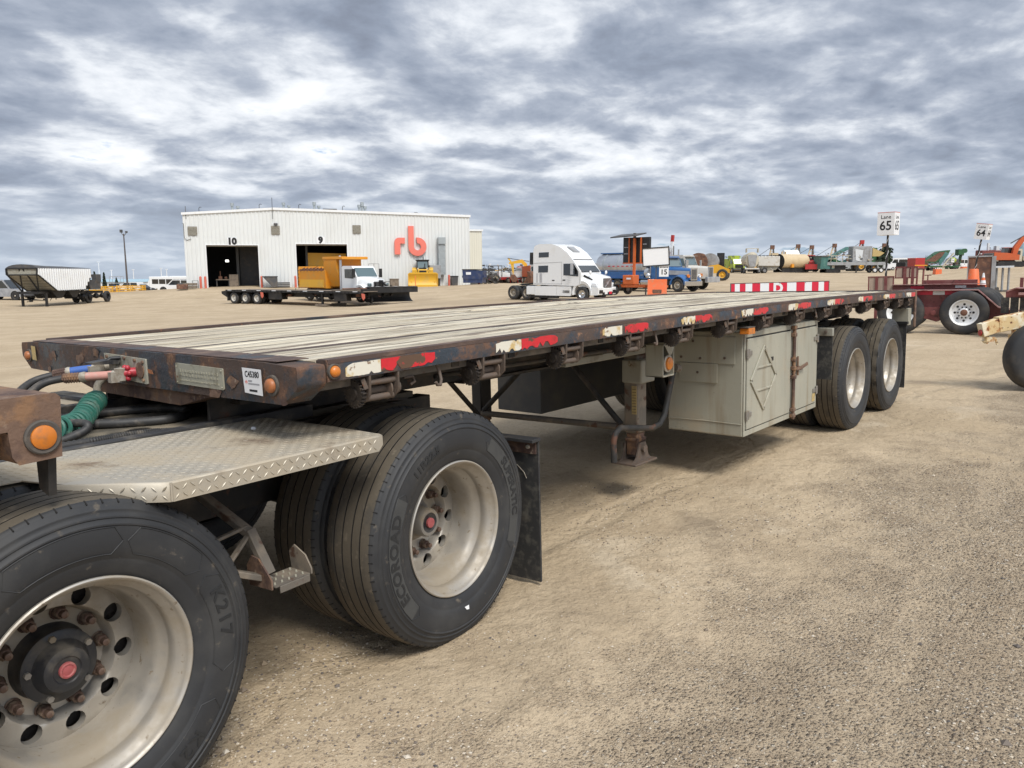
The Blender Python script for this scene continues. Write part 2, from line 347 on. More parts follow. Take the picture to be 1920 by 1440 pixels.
M_plank = material('grey_timber', (0.22, 0.18, 0.14), 0.85, layers=[dict(col=(0.14, 0.11, 0.085), scale=3, lo=0.45, hi=0.7)])

# ---------------------------------------------------------------- mesh helpers
def rotz(a):
    return Matrix.Rotation(a, 4, 'Z')


class MB:
    """collects shapes and links them as one mesh object"""
    def __init__(s):
        s.v = []; s.f = []; s.mi = []; s.sm = []; s.X = None

    def add(s, vs, fs, mi=0, smooth=False):
        o = len(s.v)
        if s.X is not None:
            vs = [s.X @ Vector(v) for v in vs]
        s.v.extend([tuple(v) for v in vs])
        for f in fs:
            s.f.append(tuple(i + o for i in f)); s.mi.append(mi); s.sm.append(smooth)
        return s

    def box(s, x0, x1, y0, y1, z0, z1, mi=0):
        v = [(x0, y0, z0), (x1, y0, z0), (x1, y1, z0), (x0, y1, z0), (x0, y0, z1), (x1, y0, z1), (x1, y1, z1), (x0, y1, z1)]
        return s.add(v, [(0, 3, 2, 1), (4, 5, 6, 7), (0, 1, 5, 4), (1, 2, 6, 5), (2, 3, 7, 6), (3, 0, 4, 7)], mi)

    def prism(s, pts, ax, a, b, mi=0, smooth=False):
        """polygon in the plane across ax ('x': (y,z), 'y': (x,z), 'z': (x,y)) extruded from a to b"""
        f = {'x': lambda p, t: (t, p[0], p[1]), 'y': lambda p, t: (p[0], t, p[1]), 'z': lambda p, t: (p[0], p[1], t)}[ax]
        n = len(pts)
        v = [f(p, a) for p in pts] + [f(p, b) for p in pts]
        fs = [tuple(range(n - 1, -1, -1)), tuple(range(n, 2 * n))]
        s.add(v, fs, mi, False)
        return s.add(v, [(i, (i + 1) % n, n + (i + 1) % n, n + i) for i in range(n)], mi, smooth)

    def loft(s, secs, mi=0, smooth=True, caps=True):
        n = len(secs[0]); v = [p for q in secs for p in q]; fs = []
        for k in range(len(secs) - 1):
            for i in range(n):
                j = (i + 1) % n
                fs.append((k * n + i, k * n + j, (k + 1) * n + j, (k + 1) * n + i))
        s.add(v, fs, mi, smooth)
        if caps:
            s.add(secs[0], [tuple(range(n - 1, -1, -1))], mi); s.add(secs[-1], [tuple(range(n))], mi)
        return s

    def tube(s, path, r, n=8, mi=0, caps=True, smooth=True):
        P = [Vector(p) for p in path]; m = len(P)
        rs = r if isinstance(r, (list, tuple)) else [r] * m
        t0 = (P[1] - P[0]).normalized()
        a = Vector((0, 0, 1)) if abs(t0.z) < 0.9 else Vector((1, 0, 0))
        u = t0.cross(a).normalized(); secs = []
        for i in range(m):
            t = (P[min(i + 1, m - 1)] - P[max(i - 1, 0)])
            t = t.normalized() if t.length > 1e-9 else t0
            u = (u - t * u.dot(t)).normalized(); w = t.cross(u)
            secs.append([P[i] + (u * math.cos(2 * PI * k / n) + w * math.sin(2 * PI * k / n)) * rs[i] for k in range(n)])
        return s.loft(secs, mi, smooth, caps)

    def bar(s, p0, p1, w, h, mi=0, upv=(0, 0, 1)):
        p0 = Vector(p0); p1 = Vector(p1); t = (p1 - p0).normalized(); a = Vector(upv)
        if abs(t.dot(a)) > 0.98:
            a = Vector((1, 0, 0))
        u = t.cross(a).normalized(); q = u.cross(t)
        secs = [[p + u * (w / 2 * i) + q * (h / 2 * j) for i, j in ((-1, -1), (1, -1), (1, 1), (-1, 1))] for p in (p0, p1)]
        return s.loft(secs, mi, False)

    def lathe(s, prof, n=32, o=(0, 0, 0), ax='y', mi=0, smooth=True, close=False, a0=0.0, a1=2 * PI, mis=None, flat=()):
        """prof: (t, r) along the axis"""
        full = abs(a1 - a0 - 2 * PI) < 1e-6; m = len(prof); k = n if full else n + 1
        def pt(t, r, a):
            c, d = r * math.cos(a), r * math.sin(a)
            q = {'y': (c, t, d), 'x': (t, c, d), 'z': (c, d, t)}[ax]
            return (o[0] + q[0], o[1] + q[1], o[2] + q[2])
        v = [pt(t, r, a0 + (a1 - a0) * i / n) for i in range(k) for (t, r) in prof]
        for j in range(m - (0 if close else 1)):
            fs = []
            for i in range(n):
                i2 = (i + 1) % k; j2 = (j + 1) % m
                fs.append((i * m + j, i2 * m + j, i2 * m + j2, i * m + j2))
            if j == 0:
                base = len(s.v); s.add(v, [], mi)
            for f in fs:
                s.f.append(tuple(q + base for q in f)); s.mi.append(mis[j] if mis else mi); s.sm.append(smooth and not (mis and mis[j] in flat))
        return s

    def cyl(s, p0, p1, r, n=16, mi=0, r1=None):
        return s.tube([p0, p1], [r, r if r1 is None else r1], n, mi)

    def ball(s, c, r, n=10, m=6, mi=0, sq=(1, 1, 1)):
        v = []; fs = []
        for j in range(m + 1):
            th = PI * j / m
            for i in range(n):
                ph = 2 * PI * i / n
                v.append((c[0] + r * sq[0] * math.sin(th) * math.cos(ph), c[1] + r * sq[1] * math.sin(th) * math.sin(ph), c[2] + r * sq[2] * math.cos(th)))
        for j in range(m):
            for i in range(n):
                fs.append((j * n + i, (j + 1) * n + i, (j + 1) * n + (i + 1) % n, j * n + (i + 1) % n))
        return s.add(v, fs, mi, True)

    def mesh(s, name, mats):
        me = bpy.data.meshes.new(name)
        me.from_pydata(s.v, [], s.f)
        for m in (mats if isinstance(mats, (list, tuple)) else [mats]):
            me.materials.append(m)
        me.polygons.foreach_set('material_index', s.mi)
        me.polygons.foreach_set('use_smooth', s.sm)
        bm = bmesh.new(); bm.from_mesh(me)
        bmesh.ops.recalc_face_normals(bm, faces=bm.faces)
        bm.to_mesh(me); bm.free()
        me.set_sharp_from_angle(angle=math.radians(48))
        me.update()
        return me

    def put(s, parent, name, mats, bevel=0, seg=2, loc=None, rz=0.0):
        return link(name, s.mesh(name, mats), parent, bevel, seg, loc, rz)


def link(name, me, parent=None, bevel=0, seg=2, loc=None, rz=0.0):
    o = bpy.data.objects.new(name, me); COL.objects.link(o)
    if parent:
        o.parent = parent
    if loc:
        o.location = loc
    if rz:
        o.rotation_euler.z = rz
    if bevel:
        b = o.modifiers.new('bevel', 'BEVEL'); b.width = bevel; b.segments = seg; b.limit_method = 'ANGLE'; b.angle_limit = math.radians(32)
        b.harden_normals = False
    return o


UPV = Vector((0.00608276, -0.02385446, 0.99969694)).normalized()      # the yard behind the trailer slopes by about 1.4 degrees
TILT = Vector((0, 0, 1)).rotation_difference(UPV).to_matrix().to_4x4()


def thing(name, label, cat, loc=(0, 0, 0), rz=0.0, group=None, tilt=True, sc=1.0):
    o = bpy.data.objects.new(name, None); COL.objects.link(o)
    o.empty_display_size = 0.2
    o.matrix_world = Matrix.Translation(loc) @ (TILT if tilt else Matrix()) @ rotz(rz) @ Matrix.Scale(sc, 4)
    o['label'] = label; o['category'] = cat
    if group:
        o['group'] = group
    return o


def tag(o, label, cat, group=None):
    o['label'] = label; o['category'] = cat
    if group:
        o['group'] = group
    return o


def bx(parent, name, m, boxes, bevel=0):
    mb = MB()
    for b in boxes:
        mb.box(*b)
    return mb.put(parent, name, m, bevel)


def pr(parent, name, m, pts, ax, a, b, bevel=0, seg=2):
    return MB().prism(pts, ax, a, b).put(parent, name, m, bevel, seg)


def tb(parent, name, m, tubes, n=8):
    mb = MB()
    for path, r in tubes:
        mb.tube(path, r, n)
    return mb.put(parent, name, m)


def copy_tree(o, parent=None):
    c = o.copy(); COL.objects.link(c)
    if parent:
        c.parent = parent
    for ch in list(o.children):
        copy_tree(ch, c)
    return c


TEXTS = {}


def text_geom(s, size, depth, bold=0.0, spacing=1.0):
    """letters as a mesh in the plane x right, y up, extruded towards +z, centred"""
    key = (s, size, depth, bold, spacing)
    if key in TEXTS:
        return TEXTS[key]
    c = bpy.data.curves.new('lettering', 'FONT'); c.body = s; c.size = size; c.extrude = depth; c.offset = bold
    c.align_x = 'CENTER'; c.align_y = 'CENTER'; c.resolution_u = 3; c.space_character = spacing
    o = bpy.data.objects.new('lettering', c); COL.objects.link(o)
    bpy.context.view_layer.update()
    me = bpy.data.meshes.new_from_object(o.evaluated_get(bpy.context.evaluated_depsgraph_get()))
    v = [tuple(q.co) for q in me.vertices]; f = [tuple(p.vertices) for p in me.polygons]
    bpy.data.objects.remove(o); bpy.data.curves.remove(c); bpy.data.meshes.remove(me)
    TEXTS[key] = (v, f)
    return v, f


def text_on(parent, name, m, s, size, origin, xdir, ydir, depth=0.001, bold=0.0, spacing=1.0, squeeze=1.0):
    v, f = text_geom(s, size, depth, bold, spacing)
    O = Vector(origin); X = Vector(xdir); Y = Vector(ydir); Z = X.cross(Y)
    mb = MB(); mb.add([O + X * (p[0] * squeeze) + Y * p[1] + Z * p[2] for p in v], f)
    return mb.put(parent, name, m)


# ---------------------------------------------------------------- ground
CTRL = [(43.03, 36.26, -0.07), (45.63, 36.26, -0.09), (43.03, 27.26, -0.29), (45.63, 27.26, -0.3), (38.44, 55.66, 0.08), (40.94, 55.58, 0.06), (38.03, 43.17, -0.21), (40.53, 43.09, -0.23), (64.51, 69.89, 0.79), (67.43, 67.16, 0.71), (60.76, 65.86, 0.72), (63.68, 63.14, 0.63), (29.53, 76.86, 0.28), (31.09, 74.92, 0.22), (21.34, 70.29, 0.17), (22.91, 68.34, 0.12), (51.6, 96.75, 0.65), (50.44, 95.37, 0.63), (48.25, 99.59, 0.74), (47.08, 98.22, 0.72), (56.65, 36.52, 0.19), (59.13, 36.21, 0.17), (55.43, 26.9, -0.03), (57.91, 26.59, -0.06), (61.86, 38.05, 0.21), (64.36, 38.05, 0.2), (61.83, 28.56, -0.01), (64.33, 28.55, -0.03), (33.26, 57.71, -0.03), (35.7, 58.22, -0.03), (36.12, 44.01, -0.37), (38.57, 44.52, -0.38), (83.6, 156.29, 0.31), (81.55, 154.86, 0.29), (77.89, 164.49, 0.54), (75.84, 163.06, 0.52), (69.31, 149.34, 0.52), (67.58, 148.35, 0.51), (66.63, 154.02, 0.65), (64.89, 153.03, 0.64), (66.88, 150.67, 0.56), (68.44, 151.56, 0.57), (69.06, 146.85, 0.45), (70.63, 147.75, 0.47), (22.55, 84.26, 0.72), (24.19, 85.2, 0.74), (25.23, 79.58, 0.59), (26.88, 80.52, 0.61), (51.16, 129.41, 0.75), (52.7, 130.69, 0.77), (56.28, 123.27, 0.57), (57.82, 124.55, 0.59), (60.06, 136.06, 0.73), (46.36, 26.69, 0.07), (44.82, 23.82, 0.08), (92.57, 68.26, 0.48), (90.27, 66.34, 0.45), (88.73, 72.87, 0.62), (86.42, 70.94, 0.58), (76.97, 37.59, 0.63), (78.85, 38.27, 0.63), (79.01, 31.95, 0.48), (80.89, 32.63, 0.49), (143.95, 64.35, 1.23), (145.71, 62.57, 1.18), (139.69, 60.12, 1.16), (141.45, 58.34, 1.1), (131.72, 55.77, 1.06), (132.97, 53.6, 1.0), (126.52, 52.79, 1.02), (127.76, 50.62, 0.96), (138.19, 48.67, 0.91), (136.06, 47.35, 0.89), (132.91, 57.16, 1.14), (130.79, 55.84, 1.13), (143.38, 49.65, 0.96), (142.49, 47.21, 0.91), (135.87, 52.4, 1.08), (134.98, 49.96, 1.02), (186.0, 72.64, 1.45), (189.36, 68.65, 1.44), (191.87, 65.65, 1.4), (195.4, 61.46, 1.45), (199.42, 56.66, 1.41), (203.2, 52.17, 1.39), (143.45, 47.86, 0.99), (148.68, 42.69, 0.69), (146.95, 40.24, 0.64), (140.5, 48.45, 0.88), (138.78, 46.0, 0.83), (150.99, 37.7, 0.54), (148.62, 35.86, 0.51), (144.86, 45.6, 0.76), (142.49, 43.76, 0.73), (157.47, 41.37, 0.85), (159.77, 43.3, 0.88), (161.31, 36.77, 0.71), (163.62, 38.69, 0.74), (182.14, 39.39, 0.66), (180.6, 38.11, 0.64), (178.3, 44.0, 0.8), (176.76, 42.72, 0.78), (151.18, 33.14, 0.7), (153.48, 35.06, 0.73), (160.14, 22.39, 0.39), (162.45, 24.32, 0.42), (122.28, 22.69, 0.31), (141.97, 22.83, 0.49), (168.11, 29.48, 0.84), (169.65, 30.76, 0.86), (171.31, 25.65, 0.73), (172.85, 26.93, 0.75), (131.44, 13.43, 1.0), (128.83, 11.94, 0.98), (128.45, 18.63, 1.15), (125.85, 17.14, 1.13), (143.58, 15.13, 1.04), (141.66, 13.53, 1.01), (139.74, 19.74, 1.17), (137.82, 18.13, 1.15), (66.83, 60.55, 0.83), (42.95, 82.78, 1.24), (52.07, 76.63, 1.04), (61.19, 70.49, 0.84), (70.15, 64.45, 0.64), (53.81, 89.93, 1.35), (72.88, 77.08, 0.92), (0.0, 12.0, 0.0), (10.0, 14.0, 0.0), (20.0, 8.0, 0.0), (25.0, 0.0, 0.0), (0.0, -12.0, 0.0), (18.0, -10.0, 0.0), (-15.0, 0.0, 0.0), (-12.0, 15.0, 0.0), (12.0, 25.0, 0.0), (28.0, 18.0, 0.0), (38.0, 8.0, 0.0), (35.0, -8.0, 0.0), (8.0, 38.0, 0.0), (-5.0, 30.0, 0.0), (45.0, 15.0, 0.0), (183.85, -183.85, 0.95), (244.32, -88.93, 0.95), (259.01, 22.66, 0.95), (225.17, 130.0, 0.95), (149.13, 212.98, 0.95), (45.15, 256.05, 0.95), (-67.29, 251.14, 0.95), (-60.0, -20.0, 0.3), (-40.0, 60.0, 0.6), (40.0, -60.0, 0.0), (-10.0, -60.0, 0.0), (90.0, -40.0, 0.3)]


def tps_fit(pts, reg):
    P = np.array(pts, float); n = len(P); x = P[:, :2] / 50.0
    d2 = ((x[:, None] - x[None]) ** 2).sum(-1)
    K = np.where(d2 > 0, 0.5 * d2 * np.log(np.maximum(d2, 1e-12)), 0.0) + reg * np.eye(n)
    A = np.zeros((n + 3, n + 3)); A[:n, :n] = K; A[:n, n] = 1; A[:n, n + 1:] = x; A[n:, :n] = A[:n, n:].T
    w = np.linalg.solve(A, np.r_[P[:, 2], 0, 0, 0])
    return x, w


TX, TW = tps_fit(CTRL, 2e-3)


def hash2(ix, iy, seed):
    h = (ix.astype(np.int64) * 374761393 + iy.astype(np.int64) * 668265263 + seed * 69069) & 0xFFFFFFFF
    h = ((h ^ (h >> 13)) * 1274126177) & 0xFFFFFFFF
    return ((h ^ (h >> 16)) & 0xFFFF) / 65535.0


def vnoise(x, y, seed=0):
    ix = np.floor(x); iy = np.floor(y); fx = x - ix; fy = y - iy
    fx = fx * fx * (3 - 2 * fx); fy = fy * fy * (3 - 2 * fy)
    a = hash2(ix, iy, seed); b = hash2(ix + 1, iy, seed); c = hash2(ix, iy + 1, seed); d = hash2(ix + 1, iy + 1, seed)
    return (a * (1 - fx) + b * fx) * (1 - fy) + (c * (1 - fx) + d * fx) * fy - 0.5


CONTACTS = [(0.69, 0.15), (0.75, 0.5), (-0.87, 0.1), (-0.85, 0.45), (6.44, 0.15), (6.44, 0.5), (7.7, 0.15), (7.7, 0.5), (18.9, 1.2), (10.3, -1.2),
            (0.6, 2.1), (0.55, 2.45), (-0.9, 2.1), (6.44, 2.1), (6.44, 2.45), (7.7, 2.1), (7.7, 2.45)]


def ground_z(x, y):
    x = np.asarray(x, float); y = np.asarray(y, float)
    z = np.full(x.shape, TW[-3]) + TW[-2] * x / 50 + TW[-1] * y / 50
    for (px, py), w in zip(TX, TW):
        d2 = (x / 50 - px) ** 2 + (y / 50 - py) ** 2
        z = z + w * 0.5 * d2 * np.log(np.maximum(d2, 1e-12))
    r = np.hypot(x + 1.5, y + 2.3)
    near = np.clip((32 - np.hypot(x - 2, y - 1)) / 18, 0, 1); near = near * near * (3 - 2 * near)
    z = z * (1 - near)
    far = np.clip((r - 230) / 260, 0, 1); far = far * far * (3 - 2 * far)
    z = z * (1 - far) + 0.95 * far
    # shallow lumps and wheel ruts, flattened where something stands
    k = np.clip((45 - r) / 30, 0, 1)
    b = 0.030 * vnoise(x * 0.9, y * 1.1, 1) + 0.024 * vnoise(x * 2.7, y * 3.1, 2) + 0.015 * vnoise(x * 7, y * 8.5, 3) + 0.004 * vnoise(x * 19, y * 21, 4)
    fl = np.ones_like(x)
    for cx_, cy_ in CONTACTS:
        fl = np.minimum(fl, np.clip((np.hypot(x - cx_, y - cy_) - 0.12) / 0.5, 0, 1))
    return z + b * k * fl


def build_ground():
    cx0, cy0 = -1.55, -2.27
    rr = [0.0]
    r = 0.35
    while r < 6000:
        rr.append(r); r *= 1.021 if r < 14 else (1.03 if r < 260 else 1.09)
    nr = len(rr); na = 420
    # finer towards where the photograph looks
    a = np.linspace(-PI, PI, na, endpoint=False)
    ang = math.radians(40) + a - 0.62 * np.sin(a)
    X = cx0 + np.outer(rr, np.cos(ang)); Y = cy0 + np.outer(rr, np.sin(ang))
    Z = ground_z(X, Y)
    v = np.stack([X, Y, Z], -1).reshape(-1, 3)
    f = []
    for i in range(nr - 1):
        for j in range(na):
            k = (j + 1) % na
            f.append((i * na + j, (i + 1) * na + j, (i + 1) * na + k, i * na + k))
    me = bpy.data.meshes.new('ground'); me.from_pydata(v.tolist(), [], f)
    me.polygons.foreach_set('use_smooth', [True] * len(f))
    me.validate(); me.update()
    me.materials.append(ground_material())
    o = link('ground', me); o['kind'] = 'structure'
    return o


def ground_material():
    m = bpy.data.materials.new('packed_sandy_gravel'); m.use_nodes = True
    t = m.node_tree; t.nodes.clear(); g = NG(t)
    out = g.node('ShaderNodeOutputMaterial'); b = g.node('ShaderNodeBsdfPrincipled'); g.l.new(b.outputs[0], out.inputs[0])
    P = g.node('ShaderNodeNewGeometry').outputs['Position']
    sp = g.node('ShaderNodeSeparateXYZ'); g.put(sp.inputs[0], P)
    X, Y = sp.outputs[0], sp.outputs[1]
    n1 = g.noise(P, 0.33, 6, 0.6); n2 = g.noise(P, 2.1, 6, 0.62, 0.4); n3 = g.noise(P, 17, 5, 0.65)
    c = g.mix(g.sm(n1, 0.36, 0.62), (0.45, 0.352, 0.232), (0.54, 0.432, 0.296))
    c = g.mix(g.math('MULTIPLY', g.sm(n2, 0.45, 0.68), 0.7), c, (0.42, 0.325, 0.215))
    c = g.mix(g.math('MULTIPLY', g.sm(n3, 0.48, 0.68), 0.38), c, (0.33, 0.25, 0.165))
    # driven streaks: stretched along the lanes
    st = g.noise(g.vmath('MULTIPLY', P, (0.22, 1.6, 1.0)), 1.0, 6, 0.6, 0.5)
    c = g.mix(g.math('MULTIPLY', g.sm(st, 0.55, 0.72), 0.55), c, (0.33, 0.26, 0.175))
    st2 = g.noise(g.vmath('MULTIPLY', P, (0.035, 0.085, 1.0)), 1.0, 5, 0.55, 0.8)
    c = g.mix(g.math('MULTIPLY', g.sm(st2, 0.52, 0.66), 0.55), c, (0.36, 0.28, 0.19))
    # pale scuffed chalky patches
    pal = g.noise(P, 0.8, 5, 0.6, 1.0)
    c = g.mix(g.math('MULTIPLY', g.sm(pal, 0.60, 0.72), 0.55), c, (0.62, 0.52, 0.38))
    # loose gravel lies on the open lane beside the trailer
    gm = g.math('ADD', g.math('MULTIPLY', g.math('SUBTRACT', n1, 0.5), 2.2), g.math('MULTIPLY', g.math('SUBTRACT', n2, 0.5), 1.6))
    edge = g.math('ADD', g.math('ADD', gm, g.math('MULTIPLY', Y, -0.62)), -0.62)
    grav = g.sm(edge, -0.35, 0.55)
    dist = g.vmath('LENGTH', g.vmath('SUBTRACT', P, (-1.55, -2.27, 0)))
    grav = g.math('MULTIPLY', grav, g.sm(dist, 30, 12))
    n4 = g.noise(P, 75, 4, 0.7)
    gk = g.math('ADD', g.math('MULTIPLY', grav, 0.36), 0.12)
    c = g.mix(g.math('MULTIPLY', g.sm(n4, 0.48, 0.66), gk), c, (0.17, 0.13, 0.09))
    c = g.mix(g.math('MULTIPLY', g.sm(n4, 0.46, 0.34), g.math('MULTIPLY', gk, 0.6)), c, (0.62, 0.53, 0.40))
    # curved tyre tracks pressed into the sand
    press = None
    for (tx, ty, R, ww) in ((26.0, -17.0, 25.3, 0.16), (26.0, -17.0, 27.3, 0.16), (4.0, -26.0, 24.6, 0.13), (4.0, -26.0, 26.5, 0.13), (-6.0, 40.0, 26.0, 0.2), (-6.0, 40.0, 28.1, 0.2), (16.0, 48.0, 30.0, 0.2), (16.0, 48.0, 32.0, 0.2)):
        d_ = g.vmath('LENGTH', g.vmath('SUBTRACT', g.vmath('MULTIPLY', P, (1, 1, 0)), (tx, ty, 0)))
        wob = g.math('ADD', d_, g.math('MULTIPLY', g.math('SUBTRACT', n1, 0.5), 0.5))
        b_ = g.sm(g.math('ABSOLUTE', g.math('SUBTRACT', wob, R)), ww, ww * 0.45)
        press = b_ if press is None else g.math('MAXIMUM', press, b_)
    press = g.math('MULTIPLY', press, g.sm(n2, 0.40, 0.56))
    c = g.mix(g.math('MULTIPLY', press, 0.30), c, (0.58, 0.47, 0.325))
    grav = g.math('MULTIPLY', grav, g.math('SUBTRACT', 1.0, g.math('MULTIPLY', press, 0.35)))
    grav = g.math('ADD', g.math('MULTIPLY', grav, 0.90), 0.08)
    def stones(scale, amt):
        v = g.node('ShaderNodeTexVoronoi'); g.put(v.inputs['Vector'], g.vmath('MULTIPLY', P, (1, 1, 0.0))); v.inputs['Scale'].default_value = scale
        s = g.node('ShaderNodeSeparateColor'); g.put(s.inputs[0], v.outputs['Color'])
        col = g.ramp(s.outputs[0], [(0.0, (0.085, 0.076, 0.072)), (0.12, (0.16, 0.132, 0.11)), (0.36, (0.27, 0.205, 0.145)), (0.68, (0.40, 0.305, 0.205)), (0.88, (0.50, 0.42, 0.31)), (1.0, (0.72, 0.68, 0.60))])
        pick = g.sm(s.outputs[1], 1 - amt - 0.12, 1 - amt + 0.12)
        dome = g.sm(v.outputs['Distance'], 0.62, 0.15)
        return col, g.math('MULTIPLY', pick, dome), g.math('MULTIPLY', dome, s.outputs[2])
    c1, p1, h1 = stones(62, 0.62)
    c2, p2, h2 = stones(125, 0.72)
    w2 = g.math('MULTIPLY', p2, grav); w1 = g.math('MULTIPLY', p1, grav)
    c = g.mix(g.math('MULTIPLY', grav, 0.40), c, (0.36, 0.285, 0.205))
    c = g.mix(w2, c, c2); c = g.mix(g.math('MULTIPLY', w1, 0.9), c, c1)
    # damp oily drips
    oil = g.noise(P, 0.55, 4, 0.55, 0.6)
    c = g.mix(g.math('MULTIPLY', g.sm(oil, 0.66, 0.74), 0.5), c, (0.20, 0.155, 0.11))
    g.put(b.inputs['Base Color'], c)
    b.inputs['Roughness'].default_value = 0.95; b.inputs['Specular IOR Level'].default_value = 0.15
    h = g.math('ADD', g.math('MULTIPLY', w1, 0.9), g.math('MULTIPLY', w2, 0.5))
    fine = g.noise(P, 60, 6, 0.7); lump = g.noise(P, 9, 6, 0.65)
    h = g.math('ADD', h, g.math('ADD', g.math('MULTIPLY', fine, g.math('ADD', 0.25, g.math('MULTIPLY', grav, 0.7))), g.math('MULTIPLY', lump, 2.6)))
    h = g.math('ADD', h, g.math('MULTIPLY', st, 2.0))
    h = g.math('SUBTRACT', h, g.math('MULTIPLY', press, 1.1))
    bn = g.node('ShaderNodeBump'); bn.inputs['Strength'].default_value = 0.9; bn.inputs['Distance'].default_value = 0.016
    g.put(bn.inputs['Height'], h); g.l.new(bn.outputs[0], b.inputs['Normal'])
    return m


build_ground()


def build_gravel():
    rs = np.random.RandomState(5)
    base = np.array([(1, 0, 0), (0, 1, 0), (-1, 0, 0), (0, -1, 0), (0, 0, 1), (0, 0, -1)], float)
    tri = [(0, 1, 4), (1, 2, 4), (2, 3, 4), (3, 0, 4), (1, 0, 5), (2, 1, 5), (3, 2, 5), (0, 3, 5)]
    n = 95000
    d = 0.9 + 8.6 * rs.rand(n) ** 1.55; a = math.radians(40) + rs.uniform(-0.66, 0.66, n)
    x = -1.55 + d * np.cos(a); y = -2.27 + d * np.sin(a)
    e = 2.4 * vnoise(x * 0.7, y * 0.7, 8) + 1.6 * vnoise(x * 2.2, y * 2.2, 9) - 0.62 * y - 0.3
    pr_ = np.clip((e + 0.55) / 1.3, 0.09, 1) * np.clip((11 - d) / 6, 0.25, 1)
    keep = (rs.rand(n) < pr_) & (y < 2.9)
    x = x[keep]; y = y[keep]; m = len(x)
    s = (0.0026 + 0.0054 * rs.rand(m) ** 2.2) * np.clip(0.72 + 0.4 * e[keep], 0.6, 1.0)
    big = rs.rand(m) < 0.016; s[big] *= rs.uniform(1.6, 2.6, big.sum())
    z = ground_z(x, y)
    th = rs.uniform(0, 6.28, m); asp = rs.uniform(0.65, 1.35, m); hz = rs.uniform(0.45, 0.8, m)
    jit = 1 + 0.28 * rs.randn(m, 6, 3).clip(-1.4, 1.4) * 0.7
    B = base[None] * jit
    B[:, :, 0] *= asp[:, None]; B[:, :, 2] *= hz[:, None]
    c, si = np.cos(th)[:, None], np.sin(th)[:, None]
    V = np.stack([B[:, :, 0] * c - B[:, :, 1] * si, B[:, :, 0] * si + B[:, :, 1] * c, B[:, :, 2]], -1) * s[:, None, None]
    V += np.stack([x, y, z + s * hz * 0.35], -1)[:, None, :]
    F = (np.array(tri)[None] + (np.arange(m) * 6)[:, None, None]).reshape(-1, 3)
    me = bpy.data.meshes.new('loose_gravel'); me.from_pydata(V.reshape(-1, 3).tolist(), [], F.tolist())
    at = me.attributes.new('tone', 'FLOAT', 'FACE'); at.data.foreach_set('value', np.repeat(rs.rand(m), 8))
    mt = bpy.data.materials.new('gravel_stones'); mt.use_nodes = True; mt.node_tree.nodes.clear(); g = NG(mt.node_tree)
    out = g.node('ShaderNodeOutputMaterial'); b = g.node('ShaderNodeBsdfPrincipled'); g.l.new(b.outputs[0], out.inputs[0])
    an = g.node('ShaderNodeAttribute', attribute_name='tone')
    g.put(b.inputs['Base Color'], g.ramp(an.outputs['Fac'], [(0, (0.09, 0.083, 0.082)), (0.06, (0.17, 0.145, 0.125)), (0.35, (0.27, 0.21, 0.15)), (0.62, (0.40, 0.31, 0.21)), (0.84, (0.54, 0.46, 0.35)), (1, (0.60, 0.54, 0.45))]))
    b.inputs['Roughness'].default_value = 0.85; b.inputs['Specular IOR Level'].default_value = 0.25
    me.materials.append(mt)
    o = link('loose_gravel', me); o['kind'] = 'stuff'


build_gravel()


def pipework(t, x0, x1, y0, y1, z0, z1, n, mats, seed=0, big=0.25):
    """small pipes, boxes and brackets crowded on a machine, too small to tell apart"""
    r = random.Random(seed); mb = MB()
    for _ in range(n):
        p = Vector((r.uniform(x0, x1), r.uniform(y0, y1), r.uniform(z0, z1)))
        if r.random() < 0.5:
            s = big * r.uniform(0.3, 1.0); mb.box(p.x - s, p.x + s, p.y - s * 0.6, p.y + s * 0.6, p.z - s * 0.5, p.z + s * 0.7, r.randrange(len(mats)))
        else:
            q = p + Vector((r.uniform(-1, 1), r.uniform(-0.4, 0.4), r.uniform(-0.7, 0.7))) * big * 4
            q.z = max(q.z, z0 * 0.8); mb.bar(p, q, big * 0.22, big * 0.26, r.randrange(len(mats)))
    o = mb.put(t, 'pipework', mats); o['kind'] = 'stuff'

# ---------------------------------------------------------------- truck wheels (axle along y, outer face at y = 0 looking towards -y)
ZW = 0.497
SIDE = [(0.012, 0.290), (0.004, 0.300), (-0.004, 0.312), (-0.009, 0.335), (-0.0115, 0.345), (-0.0115, 0.349), (-0.014, 0.352), (-0.019, 0.380), (-0.020, 0.400), (-0.0195, 0.425),
        (-0.0175, 0.440), (-0.0205, 0.4425), (-0.0205, 0.4465), (-0.0165, 0.449), (-0.0130, 0.460), (-0.0155, 0.4625), (-0.0150, 0.4665), (-0.0105, 0.469), (-0.005, 0.480), (-0.006, 0.483), (-0.004, 0.487), (0.000, 0.489),
        (0.004, 0.500), (0.010, 0.507)]


def side_y(r):
    for (y0, r0), (y1, r1) in zip(SIDE, SIDE[1:]):
        if r0 <= r <= r1:
            return y0 + (y1 - y0) * (r - r0) / max(r1 - r0, 1e-9)
    return -0.01


